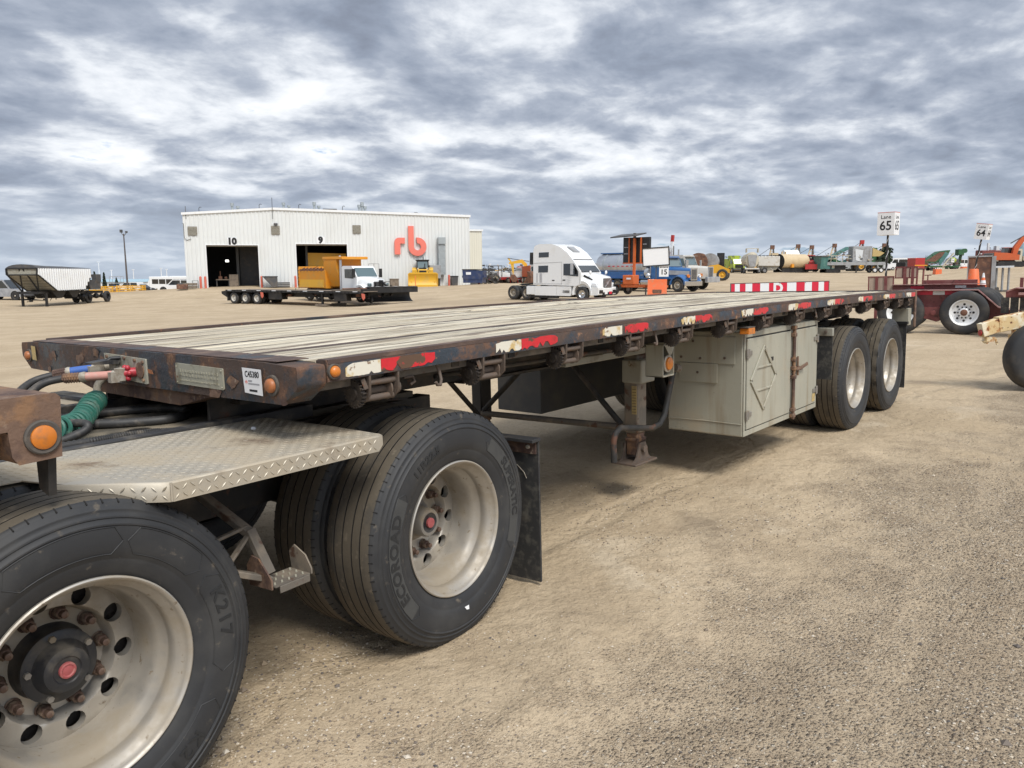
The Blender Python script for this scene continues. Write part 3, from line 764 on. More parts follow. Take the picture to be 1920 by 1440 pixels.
def tyre_mesh(name, n, lug=False):
    prof = []; mis = []
    def add(p, mi):
        prof.append(p); mis.append(mi)
    for q in SIDE:
        add(q, 0)
    grooves = [0.062, 0.108, 0.160, 0.208]
    add((0.016, 0.5105), 1)
    for gy in grooves:
        add((gy - 0.0034, 0.5145), 2); add((gy - 0.0028, 0.505), 2); add((gy + 0.0028, 0.505), 2); add((gy + 0.0034, 0.5145), 1)
    add((0.252, 0.5105), 0)
    for (y, r) in reversed(SIDE):
        add((0.268 - y, r), 0)
    mb = MB(); mb.lathe(prof, n, mis=mis, flat=(2,))
    m = len(prof)
    if lug:
        # block tread: cross slots staggered from rib to rib
        v = []
        for i in range(n):
            for j in range(m):
                x, y, z = mb.v[i * m + j]
                r = math.hypot(x, z); rib = sum(y > gy for gy in grooves)
                if r > 0.508 and (i + 2 * rib) % 5 == 0:
                    k = (r - 0.012) / r; x *= k; z *= k
                v.append((x, y, z))
        mb.v = v
    else:
        for i in range(80):
            a = 2 * PI * i / 80 + 0.013 * math.sin(i * 7)
            ca, sa = math.cos(a), math.sin(a)
            for yy, r0, r1 in ((0.0085, 0.502, 0.5110), (0.2595, 0.502, 0.5110)):
                p0 = Vector((r0 * ca, yy - (0.006 if yy < 0.1 else -0.006), r0 * sa)); p1 = Vector((r1 * ca, yy + (0.010 if yy < 0.1 else -0.010), r1 * sa))
                mb.bar(p0, p1, 0.0032, 0.0035, 2, (-sa, 0, ca))
    mb.v = [(x, y, max(z, -ZW + 0.004)) for x, y, z in mb.v]
    return mb.mesh(name, [M_side, M_tread, M_groove])


def disc_pts(n_hole=10, rh=0.197, hr=0.029, r0=0.085, r1=0.235, seg=16):
    vs = []; es = []
    def ring(cx, cz, r, k, ph=0.0):
        o = len(vs)
        for i in range(k):
            vs.append(Vector((cx + r * math.cos(2 * PI * i / k + ph), cz + r * math.sin(2 * PI * i / k + ph))))
            es.append((o + i, o + (i + 1) % k))
    ring(0, 0, r1, 72); ring(0, 0, r0, 48)
    for q in (0.108, 0.150, 0.155, 0.161, 0.167, 0.1715):
        ring(0, 0, q, 60)
    hs = [(rh * math.cos(2 * PI * k / n_hole + 0.49), rh * math.sin(2 * PI * k / n_hole + 0.49)) for k in range(n_hole)]
    for h in hs:
        ring(h[0], h[1], hr, seg)
    ov, oe, of, *_ = delaunay_2d_cdt(vs, es, [], 0, 1e-6)
    fs = []
    for f in of:
        c = sum((ov[i] for i in f), Vector((0, 0))) / len(f)
        d = c.length
        if d > r1 or d < r0 or any((c - Vector(h)).length < hr * 0.985 for h in hs):
            continue
        fs.append(tuple(f))
    return [tuple(q) for q in ov], fs, hs


DISC_Y, DISC_B = 0.212, 0.258          # depth of the hand-hole ring and of the bolt ring below the outer flange


def disc_y(r):
    t = min(1.0, max(0.0, (0.172 - r) / 0.018))
    return DISC_Y + (DISC_B - DISC_Y) * t * t * (3 - 2 * t) + 0.010 * max(0.0, (r - 0.205) / 0.03)


def rim_mesh(name, n):
    mb = MB()
    prof = [(0.014, 0.293), (0.004, 0.2985), (-0.004, 0.2985), (-0.007, 0.294), (-0.004, 0.288), (0.006, 0.2845), (0.022, 0.279), (0.034, 0.266), (0.060, 0.262), (0.072, 0.2645), (0.080, 0.2645),
            (0.100, 0.248), (0.13, 0.241), (0.18, 0.237), (disc_y(0.235), 0.235)]
    mb.lathe(prof, n)
    vs, fs, hs = disc_pts()
    mb.add([(p[0], disc_y(math.hypot(*p)), p[1]) for p in vs], fs, 0, True)
    for h in hs:                                        # depth of the hand holes
        k = 16; o = [(h[0] + 0.029 * math.cos(2 * PI * i / k), h[1] + 0.029 * math.sin(2 * PI * i / k)) for i in range(k)]
        mb.add([(q[0], disc_y(math.hypot(*q)), q[1]) for q in o] + [(q[0] * 0.99, DISC_Y + 0.03, q[1] * 0.99) for q in o], [(i, (i + 1) % k, k + (i + 1) % k, k + i) for i in range(k)], 0, True)
    mb.lathe([(DISC_B + 0.03, 0.0), (DISC_B + 0.03, 0.12), (DISC_Y + 0.06, 0.235), (DISC_B + 0.09, 0.235)], 32, mi=1, smooth=False)
    return mb.mesh(name, [M_alu, M_greasy])


def nut_mesh():
    mb = MB(); q = DISC_B
    mb.lathe([(q + 0.002, 0.0), (q - 0.004, 0.024), (q - 0.008, 0.0215)], 12, smooth=False)
    mb.lathe([(q - 0.006, 0.0185), (q - 0.029, 0.0185), (q - 0.033, 0.015), (q - 0.033, 0.0)], 6, smooth=False)
    mb.lathe([(q - 0.031, 0.011), (q - 0.052, 0.011), (q - 0.054, 0.008), (q - 0.054, 0.0)], 10, smooth=False)
    return mb.mesh('lug_nut', M_nut)


ME_TYRE = tyre_mesh('tyre', 128)
ME_TYREM = tyre_mesh('tyre_far', 56)
ME_LUG = tyre_mesh('lug_tyre', 100, True)
ME_RIM = rim_mesh('rim', 96)
ME_NUT = nut_mesh()
mb = MB(); mb.lathe([(0.30, 0.0), (0.30, 0.23), (0.22, 0.245), (0.03, 0.255), (0.012, 0.296)], 32)
ME_IRIM = mb.mesh('inner_rim', M_greasy)


def hub_black(parent):
    mb = MB()
    mb.lathe([(0.30, 0.110), (0.258, 0.112), (0.245, 0.107), (0.215, 0.102), (0.205, 0.106), (0.194, 0.106), (0.190, 0.100), (0.187, 0.080), (0.165, 0.068), (0.150, 0.063), (0.146, 0.052), (0.146, 0.040), (0.150, 0.037), (0.150, 0.0)], 48)
    mb.put(parent, 'hub', M_blackhub)
    for k in range(5):
        a = 2 * PI * k / 5 + 0.5
        mb = MB(); mb.lathe([(0.192, 0.010), (0.178, 0.010), (0.178, 0.0)], 6, o=(0.091 * math.cos(a), 0, 0.091 * math.sin(a)), smooth=False); mb.put(parent, 'hub_bolt', M_aluhub)
    mb = MB(); mb.lathe([(0.151, 0.024), (0.143, 0.023), (0.141, 0.018), (0.144, 0.014), (0.142, 0.008), (0.142, 0.0)], 24)
    mb.put(parent, 'hub_plug', M_redplug)


def hub_grey(parent):
    mb = MB()
    mb.lathe([(0.29, 0.098), (0.252, 0.096), (0.246, 0.086), (0.230, 0.084), (0.225, 0.074), (0.205, 0.068), (0.165, 0.064), (0.156, 0.059), (0.156, 0.045)], 48)
    mb.put(parent, 'hub', M_aluhub)
    mb = MB(); mb.lathe([(0.156, 0.046), (0.160, 0.042), (0.160, 0.0)], 32); mb.put(parent, 'hub_window', M_blackhub)
    mb = MB(); mb.lathe([(0.158, 0.023), (0.148, 0.022), (0.146, 0.016), (0.148, 0.0)], 24); mb.put(parent, 'hub_plug', M_redplug)


def sidewall_text(parent, s, size, phi, rc, spacing=1.0, squeeze=1.0, bold=0.0):
    v, f = text_geom(s, size, 0.0012, bold, spacing)
    mb = MB(); o = []
    for p in v:
        ph = math.radians(phi) + p[0] * squeeze / rc; r = rc + p[1]
        o.append((r * math.sin(ph), side_y(r) - 0.0012 - p[2], r * math.cos(ph)))
    mb.add(o, f)
    return mb.put(parent, 'lettering', M_letter)


def sidewall_panel(parent, phi0, phi1, r0, r1, fill=False):
    """thin raised outline of a moulded panel with pointed ends"""
    def P(ph, r):
        a = math.radians(ph); return (r * math.sin(a), side_y(r) - 0.0012, r * math.cos(a))
    k = 10; rm = (r0 + r1) / 2; e = 4.0 if phi1 > phi0 else -4.0
    path = [P(phi0 + (phi1 - phi0) * i / k, r1) for i in range(k + 1)] + [P(phi1 + e, rm)] + [P(phi1 + (phi0 - phi1) * i / k, r0) for i in range(k + 1)] + [P(phi0 - e, rm), P(phi0, r1)]
    o = MB().tube(path, 0.0013, 4, caps=False).put(parent, 'panel_outline', M_side)
    if fill:
        v = []
        for i in range(k + 1):
            a = phi0 + (phi1 - phi0) * i / k
            for r in (r0 + 0.001, rm, r1 - 0.001):
                q = P(a, r); v.append((q[0], side_y(r) - 0.0009, q[2]))
        MB().add(v, [(3 * i + j, 3 * i + j + 1, 3 * i + j + 4, 3 * i + j + 3) for i in range(k) for j in (0, 1)], 0, True).put(parent, 'lettering_band', M_sidel)
    return o


def dual_wheel(parent, x, y, facing=1, near=True, hub=None, tyre=None, z=ZW, nuts=True):
    """outer + inner wheel of one axle end; facing 1: outer face towards -y"""
    rz = 0.0 if facing == 1 else PI
    w = link('wheel', ME_RIM, parent, loc=(x, y, z), rz=rz)
    link('tyre', tyre or ME_TYREM, w)
    if hub == 'black':
        hub_black(w)
    else:
        hub_grey(w)
    if near and nuts:
        for k in range(10):
            a = 2 * PI * k / 10 + 0.07
            link('lug_nut', ME_NUT, w, loc=(0.1425 * math.cos(a), 0, 0.1425 * math.sin(a)))
    iw = link('inner_wheel', ME_IRIM, parent, loc=(x, y + 0.335 * facing, z), rz=rz)
    link('tyre', tyre or ME_TYREM, iw)
    return w


# ---------------------------------------------------------------- the flatbed trailer
LEN, WID = 8.675, 2.588


def dz(x):
    t = x / LEN
    return 1.293 - 0.005 * t + 0.128 * t * (1 - t)


TR = thing('flatbed_trailer', 'long wooden-decked flatbed trailer with rusty black rails and red-white tape', 'flatbed trailer', (0, 0, 0), tilt=False)


def rail(name, y0, sgn):
    secs = []
    for k in range(49):
        x = 0.125 + (LEN - 0.125 - 0.06) * k / 48; z = dz(x) + 0.004
        # channel: face, bottom flange, web back, top lip
        pts = [(0, -0.004), (0, -0.076), (0.045, -0.078), (0.045, -0.070), (0.008, -0.068), (0.008, -0.030), (0.062, -0.026), (0.062, 0.0), (0.006, 0.003)]
        secs.append([(x, y0 + sgn * p[0], z + p[1]) for p in pts])
    return MB().loft(secs, smooth=False).put(TR, name, M_beam)


rail('side_rail', 0.0, 1); rail('side_rail', WID, -1)
for y0, y1 in ((-0.0012, 0.066), (WID - 0.066, WID + 0.0012)):          # worn bare lip on top of the rails
    secs = []
    for k in range(49):
        x = 0.13 + (LEN - 0.14 - 0.06) * k / 48; z = dz(x) + 0.0075
        secs.append([(x, y0, z), (x, y0, z - 0.016), (x, y0 + 0.004, z - 0.019), (x, y1 - 0.004, z - 0.019), (x, y1, z - 0.016), (x, y1, z - 0.004), (x, y1 - 0.01, z)])
    MB().loft(secs, smooth=False).put(TR, 'rail_lip', M_lip)
# front beam with cut bottom corners, rolled top edge
fb = [(0.004, 1.288), (0.0, 1.270), (0.0, 1.222), (0.012, 1.208), (0.098, 1.150), (0.40, 1.146), (1.3, 1.141), (2.1, 1.145), (2.478, 1.150), (2.582, 1.212), (2.588, 1.226), (2.588, 1.274), (2.578, 1.290), (2.4, 1.296), (1.3, 1.299), (0.2, 1.296)]
MB().prism(fb, 'x', 0.0, 0.118).put(TR, 'front_beam', M_beam, 0.012, 3)
MB().prism([(0.14, 1.2985), (2.45, 1.2985), (2.45, 1.302), (0.14, 1.302)], 'x', 0.012, 0.15).put(TR, 'front_lip', M_lip, 0.003)
# scabs of flaking scale along the beam
mb = MB()
for k in range(16):
    y = RND.uniform(0.05, 2.5); z = 1.150 + abs(RND.gauss(0, 0.035)) if RND.random() < 0.75 else RND.uniform(1.2, 1.28)
    r = RND.uniform(0.010, 0.032); n = 9; pts = []
    for i in range(n):
        a = 2 * PI * i / n; q = r * RND.uniform(0.55, 1.2)
        pts.append((min(max(y + 1.6 * q * math.cos(a), 0.03), 2.55), max(z + q * math.sin(a), 1.142)))
    mb.add([(-0.004 - RND.uniform(0, 0.003), y, z)] + [(-0.001 - RND.uniform(0, 0.004), p[0], p[1]) for p in pts], [(0, 1 + i, 1 + (i + 1) % n) for i in range(n)])
o = mb.put(TR, 'flaking_scale', M_brownrust); o['kind'] = 'stuff'
MB().prism([(0.0, 1.0), (0.02, 1.295), (WID - 0.02, 1.295), (WID, 1.0), (WID - 0.3, 1.08), (0.3, 1.08)], 'x', LEN - 0.055, LEN).put(TR, 'rear_beam', M_beam, 0.006)
# bolster under the nose and coupler plate
MB().prism([(0.62, 1.138), (0.90, 1.076), (1.72, 1.076), (2.08, 1.138)], 'x', 0.03, 0.15).put(TR, 'nose_bolster', M_brownrust, 0.006)
bx(TR, 'coupler_plate', M_under, [(0.2, 1.75, 0.72, 1.87, 1.068, 1.085)])
mb = MB(); mb.box(0.10, 8.6, 0.74, 0.86, 1.19, 1.205); mb.box(0.10, 8.6, 0.79, 0.81, 1.0, 1.19); mb.box(1.6, 8.6, 0.74, 0.86, 0.985, 1.0)
mb.box(0.10, 8.6, 1.73, 1.85, 1.19, 1.205); mb.box(0.10, 8.6, 1.78, 1.80, 1.0, 1.19); mb.box(1.6, 8.6, 1.73, 1.85, 0.985, 1.0)
mb.put(TR, 'main_beam', M_under)
for k in range(22):
    x = 0.45 + k * 0.38
    bx(TR, 'cross_member', M_under, [(x, x + 0.045, 0.07, WID - 0.07, dz(x) - 0.105, dz(x) - 0.045)])
# deck boards and the dark steel strips between the panels
STRIPS = [0.605, 1.225, 1.86]
edges = [0.068] + STRIPS + [WID - 0.068]
ys = []
for a, b in zip(edges, edges[1:]):
    a2, b2 = a + 0.038, b - 0.038
    n = max(3, int(round((b2 - a2) / 0.148)))
    for k in range(n):
        ys.append((a2 + (b2 - a2) * k / n, a2 + (b2 - a2) * (k + 1) / n))
for i, (a, b) in enumerate(ys):
    cuts = [0.155, LEN - 0.06]
    if i % 3 != 1:
        cuts.insert(1, RND.choice([2.9, 3.65, 4.4, 5.2, 6.1]))
    for x0, x1 in zip(cuts, cuts[1:]):
        x0 += 0.0025; x1 -= 0.0025; m = max(4, int((x1 - x0) / 0.3)); secs = []
        up0 = RND.uniform(-0.0025, 0.0025); tw = RND.uniform(-0.0025, 0.0025); ya = a + RND.uniform(0.001, 0.0032); yb = b - RND.uniform(0.001, 0.0032)
        for k in range(m + 1):
            x = x0 + (x1 - x0) * k / m; z = dz(x) - 0.005 + up0 + 0.0015 * math.sin(k * 1.7 + i)
            secs.append([(x, ya, z - 0.034), (x, ya, z - 0.0035 - tw), (x, ya + 0.0035, z - tw), (x, yb - 0.0035, z + tw), (x, yb, z - 0.0035 + tw), (x, yb, z - 0.034)])
        MB().loft(secs, smooth=False).put(TR, 'deck_plank', M_wood)
for y in STRIPS:
    secs = []
    for k in range(31):
        x = 0.16 + (LEN - 0.23) * k / 30; z = dz(x) - 0.006
        secs.append([(x, y - 0.034, z), (x, y - 0.034, z - 0.03), (x, y + 0.034, z - 0.03), (x, y + 0.034, z)])
    MB().loft(secs, smooth=False).put(TR, 'deck_strip', M_strip)
# reflective tape, torn
def tape(x0, x1, mat_, ragged0, ragged1, bites):
    top, bot = [], []
    n = 14
    for k in range(n + 1):
        t = k / n; x = x0 + (x1 - x0) * t; z = dz(x)
        e = 0.0
        if ragged0: e = max(e, (0.18 - t) / 0.18)
        if ragged1: e = max(e, (t - 0.80) / 0.20)
        e = max(0, e)
        top.append((x, z - 0.016 - 0.016 * e * RND.random() - (0.010 * RND.random() if RND.random() < 0.2 * bites else 0)))
        bot.append((x, z - 0.066 + 0.020 * e * RND.random() + (0.026 * RND.random() if RND.random() < 0.45 * bites else 0.002 * RND.random())))
    mb = MB()
    v = [(p[0], -0.0022, p[1]) for p in top] + [(p[0], -0.0022, p[1]) for p in bot]
    mb.add(v, [(i, i + 1, n + 2 + i, n + 1 + i) for i in range(n)])
    mb.add([(q[0], -0.0008, q[2]) for q in v], [(i, i + 1, n + 2 + i, n + 1 + i) for i in range(n)])
    return mb.put(TR, 'reflective_tape', mat_)
for k, (a, b, c) in enumerate([(0.205, 0.372, 0.66), (1.04, 1.218, 1.5), (1.90, 2.093, 2.375), (2.775, 2.96, 3.20), (3.66, 3.867, 4.143), (4.553, 4.762, 5.06), (5.475, 5.677, 5.934), (6.374, 6.53, 6.838), (7.246, 7.473, 7.753), (8.19, 8.409, 8.6)]):
    bt = [0.35, 0.8, 0.4, 1.0, 0.8, 0.6, 1.0, 1.0, 1.0, 0.6][k]
    tape(a, b, M_tapew, True, False, bt); tape(b + (0.002 if k != 2 else 0.03), c, M_taper, k == 2, True, bt)
# winch track and winches under the near rail
secs = [[(x, 0.075, dz(x) - 0.082), (x, 0.075, dz(x) - 0.112), (x, 0.100, dz(x) - 0.112), (x, 0.100, dz(x) - 0.082)] for x in [0.10 + 8.4 * k / 30 for k in range(31)]]
MB().loft(secs, smooth=False).put(TR, 'winch_track', M_leg)


def winch_parts():
    # frame: two cheek plates joined by two round bars; origin at the ratchet end, hanging below z = 0
    cheek = [(0.005, 0.0), (0.125, 0.0), (0.125, -0.03), (0.118, -0.085), (0.085, -0.108), (0.045, -0.108), (0.008, -0.075)]
    mb = MB()
    for x in (0.030, 0.172):
        mb.prism(cheek, 'x', x, x + 0.009)
    mb.cyl((0.032, 0.03, -0.030), (0.176, 0.03, -0.030), 0.0125, 10); mb.cyl((0.032, 0.042, -0.092), (0.176, 0.042, -0.092), 0.0125, 10)
    mb.box(0.028, 0.182, 0.060, 0.130, -0.003, 0.010)
    mb.bar((0.012, 0.022, -0.012), (0.022, 0.014, -0.050), 0.012, 0.016)            # pawl
    fr = mb.mesh('winch_frame', M_winch)
    gear = []
    for i in range(22):
        a = 2 * PI * i / 22
        for dr, da in ((0.0, 0.0), (0.0, 0.14), (0.009, 0.15), (0.009, 0.24)):
            gear.append((0.066 + (0.047 + dr) * math.cos(a + da), -0.070 + (0.047 + dr) * math.sin(a + da)))
    mb = MB(); mb.prism(gear, 'x', 0.0, 0.018); mb.cyl((-0.008, 0.066, -0.070), (0.004, 0.066, -0.070), 0.024, 12)
    rg = mb.mesh('ratchet_gear', M_greasy)
    mb = MB(); mb.cyl((0.018, 0.066, -0.066), (0.176, 0.066, -0.066), 0.018, 12)
    mb.lathe([(0.150, 0.018), (0.152, 0.046), (0.160, 0.046), (0.162, 0.018)], 18, o=(0, 0.066, -0.066), ax='x', smooth=False)
    dr = mb.mesh('drum', M_winch)
    mb = MB(); mb.lathe([(0.182, 0.024), (0.205, 0.030), (0.218, 0.028), (0.218, 0.014), (0.200, 0.012)], 14, o=(0, 0.066, -0.066), ax='x')
    bc = mb.mesh('bar_socket', M_winch)
    return fr, rg, dr, bc


WP = winch_parts()
WX = [0.285, 0.925, 1.545, 2.155, 2.76, 3.42, 4.07, 4.75, 5.43, 6.02, 6.66, 7.33, 7.90, 8.35]
for k, x in enumerate(WX):
    w = link('winch', WP[0], TR, loc=(x, -0.004, dz(x) - 0.072))
    link('ratchet_gear', WP[1], w); link('drum', WP[2], w); link('bar_socket', WP[3], w)
# rope hooks
for x in (0.70, 2.50, 5.25):
    z = dz(x) - 0.075
    tb(TR, 'rope_hook', M_winch, [([(x, 0.035, z), (x + 0.012, 0.03, z - 0.03), (x + 0.012, 0.02, z - 0.065), (x - 0.002, 0.012, z - 0.085), (x - 0.022, 0.010, z - 0.082), (x - 0.03, 0.010, z - 0.070)], 0.007)])
mb = MB(); mb.tube([(0.56, 0.08, 1.185), (0.60, 0.07, 1.185), (0.60, 0.06, 1.165), (0.575, 0.06, 1.155)], 0.006, 8); mb.put(TR, 'rope_hook', M_winch)
# lamps
def lamp_y(x, z, r, m=M_amber):                   # round lamp on the side (faces -y)
    mb = MB(); mb.lathe([(0.002, r * 1.32), (-0.010, r * 1.32), (-0.012, r * 1.2), (-0.010, r * 1.0)], 24, o=(x, 0, z)); a = mb.put(TR, 'marker_lamp', M_gasket)
    mb = MB(); mb.lathe([(-0.006, r), (-0.016, r * 0.93), (-0.022, r * 0.72), (-0.025, r * 0.35), (-0.0255, 0)], 24, o=(x, 0, z)); mb.put(a, 'lens', m)
def lamp_x(y, z, r, m=M_amberd):                  # on the front beam (faces -x)
    mb = MB(); mb.lathe([(0.004, r * 1.45), (-0.008, r * 1.45), (-0.010, r * 1.25), (-0.008, r * 1.0)], 24, o=(0, y, z), ax='x'); a = mb.put(TR, 'marker_lamp', M_gasket)
    mb = MB(); mb.lathe([(-0.004, r), (-0.018, r * 0.96), (-0.024, r * 0.75), (-0.027, r * 0.35), (-0.0275, 0)], 24, o=(0, y, z), ax='x'); mb.put(a, 'lens', m)
lamp_y(0.152, 1.259, 0.0215); lamp_x(0.149, 1.217, 0.0265); lamp_x(2.475, 1.222, 0.024)
a = bx(TR, 'marker_lamp', M_gasket, [(3.83, 3.96, 0.02, 0.10, 1.165, 1.172)]); MB().prism([(3.835, 1.12), (3.955, 1.12), (3.948, 1.164), (3.842, 1.164)], 'y', 0.018, 0.085).put(a, 'lens', M_amber, 0.006)
# number plate of the maker, sticker, faded label
pl_ = MB().prism([(0.478, 1.176), (0.843, 1.178), (0.843, 1.264), (0.478, 1.259)], 'x', -0.006, 0.004).put(TR, 'name_plate', M_plate, 0.004)
mb = MB()                                              # worn raised characters, no longer readable
for zz, h, n in ((1.234, 0.014, 15), (1.218, 0.016, 13), (1.196, 0.008, 26)):
    for k in range(n):
        y = 0.505 + 0.31 * (k + 0.5) / n; w = 0.31 / n * RND.uniform(0.25, 0.75)
        mb.box(-0.0085, -0.005, y - w / 2, y + w / 2, zz - h / 2 * RND.uniform(0.4, 1), zz + h / 2 * RND.uniform(0.4, 1))
for yy in (0.487, 0.834):
    for zz in (1.185, 1.25):
        mb.ball((-0.006, yy, zz), 0.004, 6, 4)
o = mb.put(pl_, 'raised_characters', M_plate); o['kind'] = 'stuff'
st_ = MB().prism([(0.199, 1.176), (0.316, 1.181), (0.326, 1.2735), (0.202, 1.2715)], 'x', -0.0135, -0.0128).put(TR, 'lot_sticker', M_sticker)
ly = (0, -1, 0); lz_ = (0, 0, 1)
text_on(st_, 'sticker_text', M_ink, 'C45380', 0.0315, (-0.0140, 0.262, 1.2500), ly, lz_, 0.0002, 0.0007, squeeze=0.92)
text_on(st_, 'sticker_text', M_corink, 'rb', 0.019, (-0.0140, 0.301, 1.222), ly, lz_, 0.0002, 0.0002)
mb = MB()
for zz, y0, y1, n in ((1.2265, 0.288, 0.262, 7), (1.216, 0.288, 0.215, 18)):
    for k in range(n):
        ya = y0 + (y1 - y0) * k / n; yb = ya + (y1 - y0) / n * 0.7
        mb.box(-0.0141, -0.0136, min(ya, yb), max(ya, yb), zz - 0.003, zz + 0.003)
mb.put(st_, 'small_print', M_greyink)
mb = MB()
for k in range(14):
    ya = 0.283 - 0.052 * k / 14; mb.box(-0.0141, -0.0136, ya - 0.0027, ya, 1.1875, 1.1955)
mb.put(st_, 'small_print', M_ink)
MB().prism([(2.352, 1.200), (2.408, 1.204), (2.412, 1.278), (2.358, 1.275)], 'x', -0.0125, -0.0118).put(TR, 'faded_label', M_yst)
MB().prism([(1.03, 1.205), (1.075, 1.208), (1.08, 1.226), (1.04, 1.222)], 'x', -0.0125, -0.0116).put(TR, 'torn_label', M_amberd)
# connection plate with glad hands and seven-way socket
cp = MB().prism([(1.104, 1.156), (1.50, 1.172), (1.514, 1.276), (1.104, 1.266)], 'x', -0.008, 0.004).put(TR, 'connection_plate', M_plate, 0.003)
mb = MB()
for y, z in ((1.125, 1.252), (1.20, 1.256), (1.48, 1.262), (1.13, 1.172), (1.47, 1.188), (1.30, 1.262)):
    mb.lathe([(-0.006, 0.0085), (-0.015, 0.0085), (-0.016, 0.0)], 6, o=(0, y, z), ax='x', smooth=False)
mb.lathe([(-0.008, 0.036), (-0.013, 0.036), (-0.013, 0.026), (-0.010, 0.0)], 18, o=(0, 1.155, 1.215), ax='x')
mb.put(cp, 'plate_bolt', M_brownrust)
mb = MB(); mb.tube([(-0.005, 1.37, 1.205), (-0.035, 1.37, 1.20)], 0.030, 16); mb.box(-0.04, -0.03, 1.345, 1.395, 1.165, 1.24)
mb.put(TR, 'seven_way_socket', M_cast, 0.003)
pr(TR, 'socket_lid', M_blackhub, [(-0.03, 1.236), (-0.135, 1.243), (-0.14, 1.25), (-0.06, 1.258), (-0.012, 1.252)], 'y', 1.325, 1.405, 0.006)
mb = MB(); mb.tube([(-0.012, 1.335, 1.262), (-0.05, 1.345, 1.262), (-0.07, 1.345, 1.25)], 0.009, 8); mb.put(TR, 'lid_spring_arm', M_black)
mb = MB(); mb.tube([(0.0, 1.205, 1.205), (-0.03, 1.212, 1.204), (-0.055, 1.222, 1.202)], [0.020, 0.022, 0.018], 12)
for k in range(6):
    a = 2 * PI * k / 6; mb.ball((-0.042, 1.216 + 0.027 * math.cos(a), 1.203 + 0.027 * math.sin(a)), 0.0125, 8, 5)
mb.put(TR, 'red_valve_knob', M_red)
mb = MB(); mb.tube([(-0.002, 1.46, 1.215), (-0.04, 1.46, 1.213)], 0.024, 12); mb.put(TR, 'glad_hand_mount', M_cast)
# landing gear
LG = (3.10, 0.56)
for y in (0.56, 2.03):
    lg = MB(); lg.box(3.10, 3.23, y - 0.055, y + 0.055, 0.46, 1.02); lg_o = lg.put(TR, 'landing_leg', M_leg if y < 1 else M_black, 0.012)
    mb = MB(); mb.box(3.112, 3.218, y - 0.044, y + 0.044, 0.30, 0.47); mb.box(3.102, 3.228, y - 0.053, y + 0.053, 0.40, 0.425); mb.put(lg_o, 'inner_leg', M_brownrust, 0.008)
    mb = MB(); mb.prism([(3.03, 0.262), (3.28, 0.262), (3.24, 0.292), (3.20, 0.395), (3.12, 0.395), (3.08, 0.292)], 'y', y - 0.062, y - 0.05); mb.prism([(3.03, 0.262), (3.28, 0.262), (3.24, 0.292), (3.20, 0.395), (3.12, 0.395), (3.08, 0.292)], 'y', y + 0.05, y + 0.062)
    mb.box(3.00, 3.30, y - 0.10, y + 0.10, 0.249, 0.264); mb.cyl((3.16, y - 0.085, 0.35), (3.16, y + 0.085, 0.35), 0.028, 12)
    mb.put(lg_o, 'sand_shoe', M_winch, 0.003)
    if y < 1:
        bx(lg_o, 'warning_label', M_yst, [(3.0965, 3.0985, y - 0.05, y - 0.012, 0.60, 0.80)])
        mb = MB()
        for k in range(9):
            mb.box(3.0950, 3.0960, y - 0.047, y - 0.016, 0.615 + 0.020 * k, 0.618 + 0.020 * k)
        mb.put(lg_o, 'label_print', M_ink)
tb(TR, 'leg_brace', M_leg, [([(3.10, 0.62, 0.50), (3.10, 1.97, 0.475)], 0.024)], 10)
tb(TR, 'leg_brace', M_under, [([(3.10, 0.64, 0.52), (3.10, 1.12, 0.99)], 0.022)], 10)
tb(TR, 'leg_brace', M_under, [([(3.10, 1.95, 0.50), (3.10, 1.40, 0.99)], 0.022)], 10)
tb(TR, 'leg_brace', M_under, [([(3.0, 1.92, 0.48), (2.35, 1.78, 1.0)], 0.020)], 10)
tb(TR, 'leg_brace', M_leg, [([(3.16, 0.56, 0.50), (3.70, 0.76, 1.0)], 0.020)], 10)
tb(TR, 'crank_handle', M_under, [([(2.66, 0.42, 0.36), (2.655, 0.42, 0.50), (2.68, 0.42, 0.55), (2.74, 0.42, 0.575), (2.95, 0.42, 0.54), (3.16, 0.42, 0.505), (3.26, 0.42, 0.515), (3.33, 0.42, 0.57), (3.37, 0.42, 0.66), (3.47, 0.42, 0.90)], 0.021)], 12)
bx(TR, 'gear_housing', M_beiged, [(3.08, 3.27, 0.46, 0.62, 0.82, 0.985)], 0.012)
bx(TR, 'support_channel', M_beiged, [(2.2, 3.3, 0.46, 0.60, 1.03, 1.075)], 0.006)
mb = MB(); mb.tube([(3.44, 0.40, 0.90), (3.50, 0.40, 0.89)], 0.03, 10); mb.put(TR, 'crank_bracket', M_leg)
# lamp box beside the leg
lb = MB(); lb.box(2.885, 2.893, 0.185, 0.315, 0.905, 1.12); lb.box(2.885, 3.035, 0.307, 0.315, 0.905, 1.12); lb.box(2.885, 3.035, 0.185, 0.315, 0.905, 0.915); lb.box(3.027, 3.035, 0.185, 0.315, 0.905, 1.12); lb.box(2.885, 3.035, 0.185, 0.315, 1.112, 1.12)
lbo = lb.put(TR, 'lamp_guard_box', M_beige, 0.003)
pr(lbo, 'bent_cover', M_beige, [(2.895, 1.115), (3.03, 1.115), (2.99, 1.05), (2.96, 1.045)], 'y', 0.178, 0.183)
mb = MB(); mb.lathe([(0.20, 0.058), (0.19, 0.058), (0.187, 0.042)], 24, o=(2.965, 0, 0.99)); a = mb.put(lbo, 'lamp_ring', M_cast)
mb = MB(); mb.lathe([(0.192, 0.044), (0.176, 0.040), (0.170, 0.02), (0.169, 0)], 24, o=(2.965, 0, 0.99)); mb.put(lbo, 'lens', M_amber)
tb(TR, 'air_pipe', M_under, [([(0.9, 0.25, 1.14), (2.2, 0.25, 1.13), (2.6, 0.4, 1.10)], 0.012)])
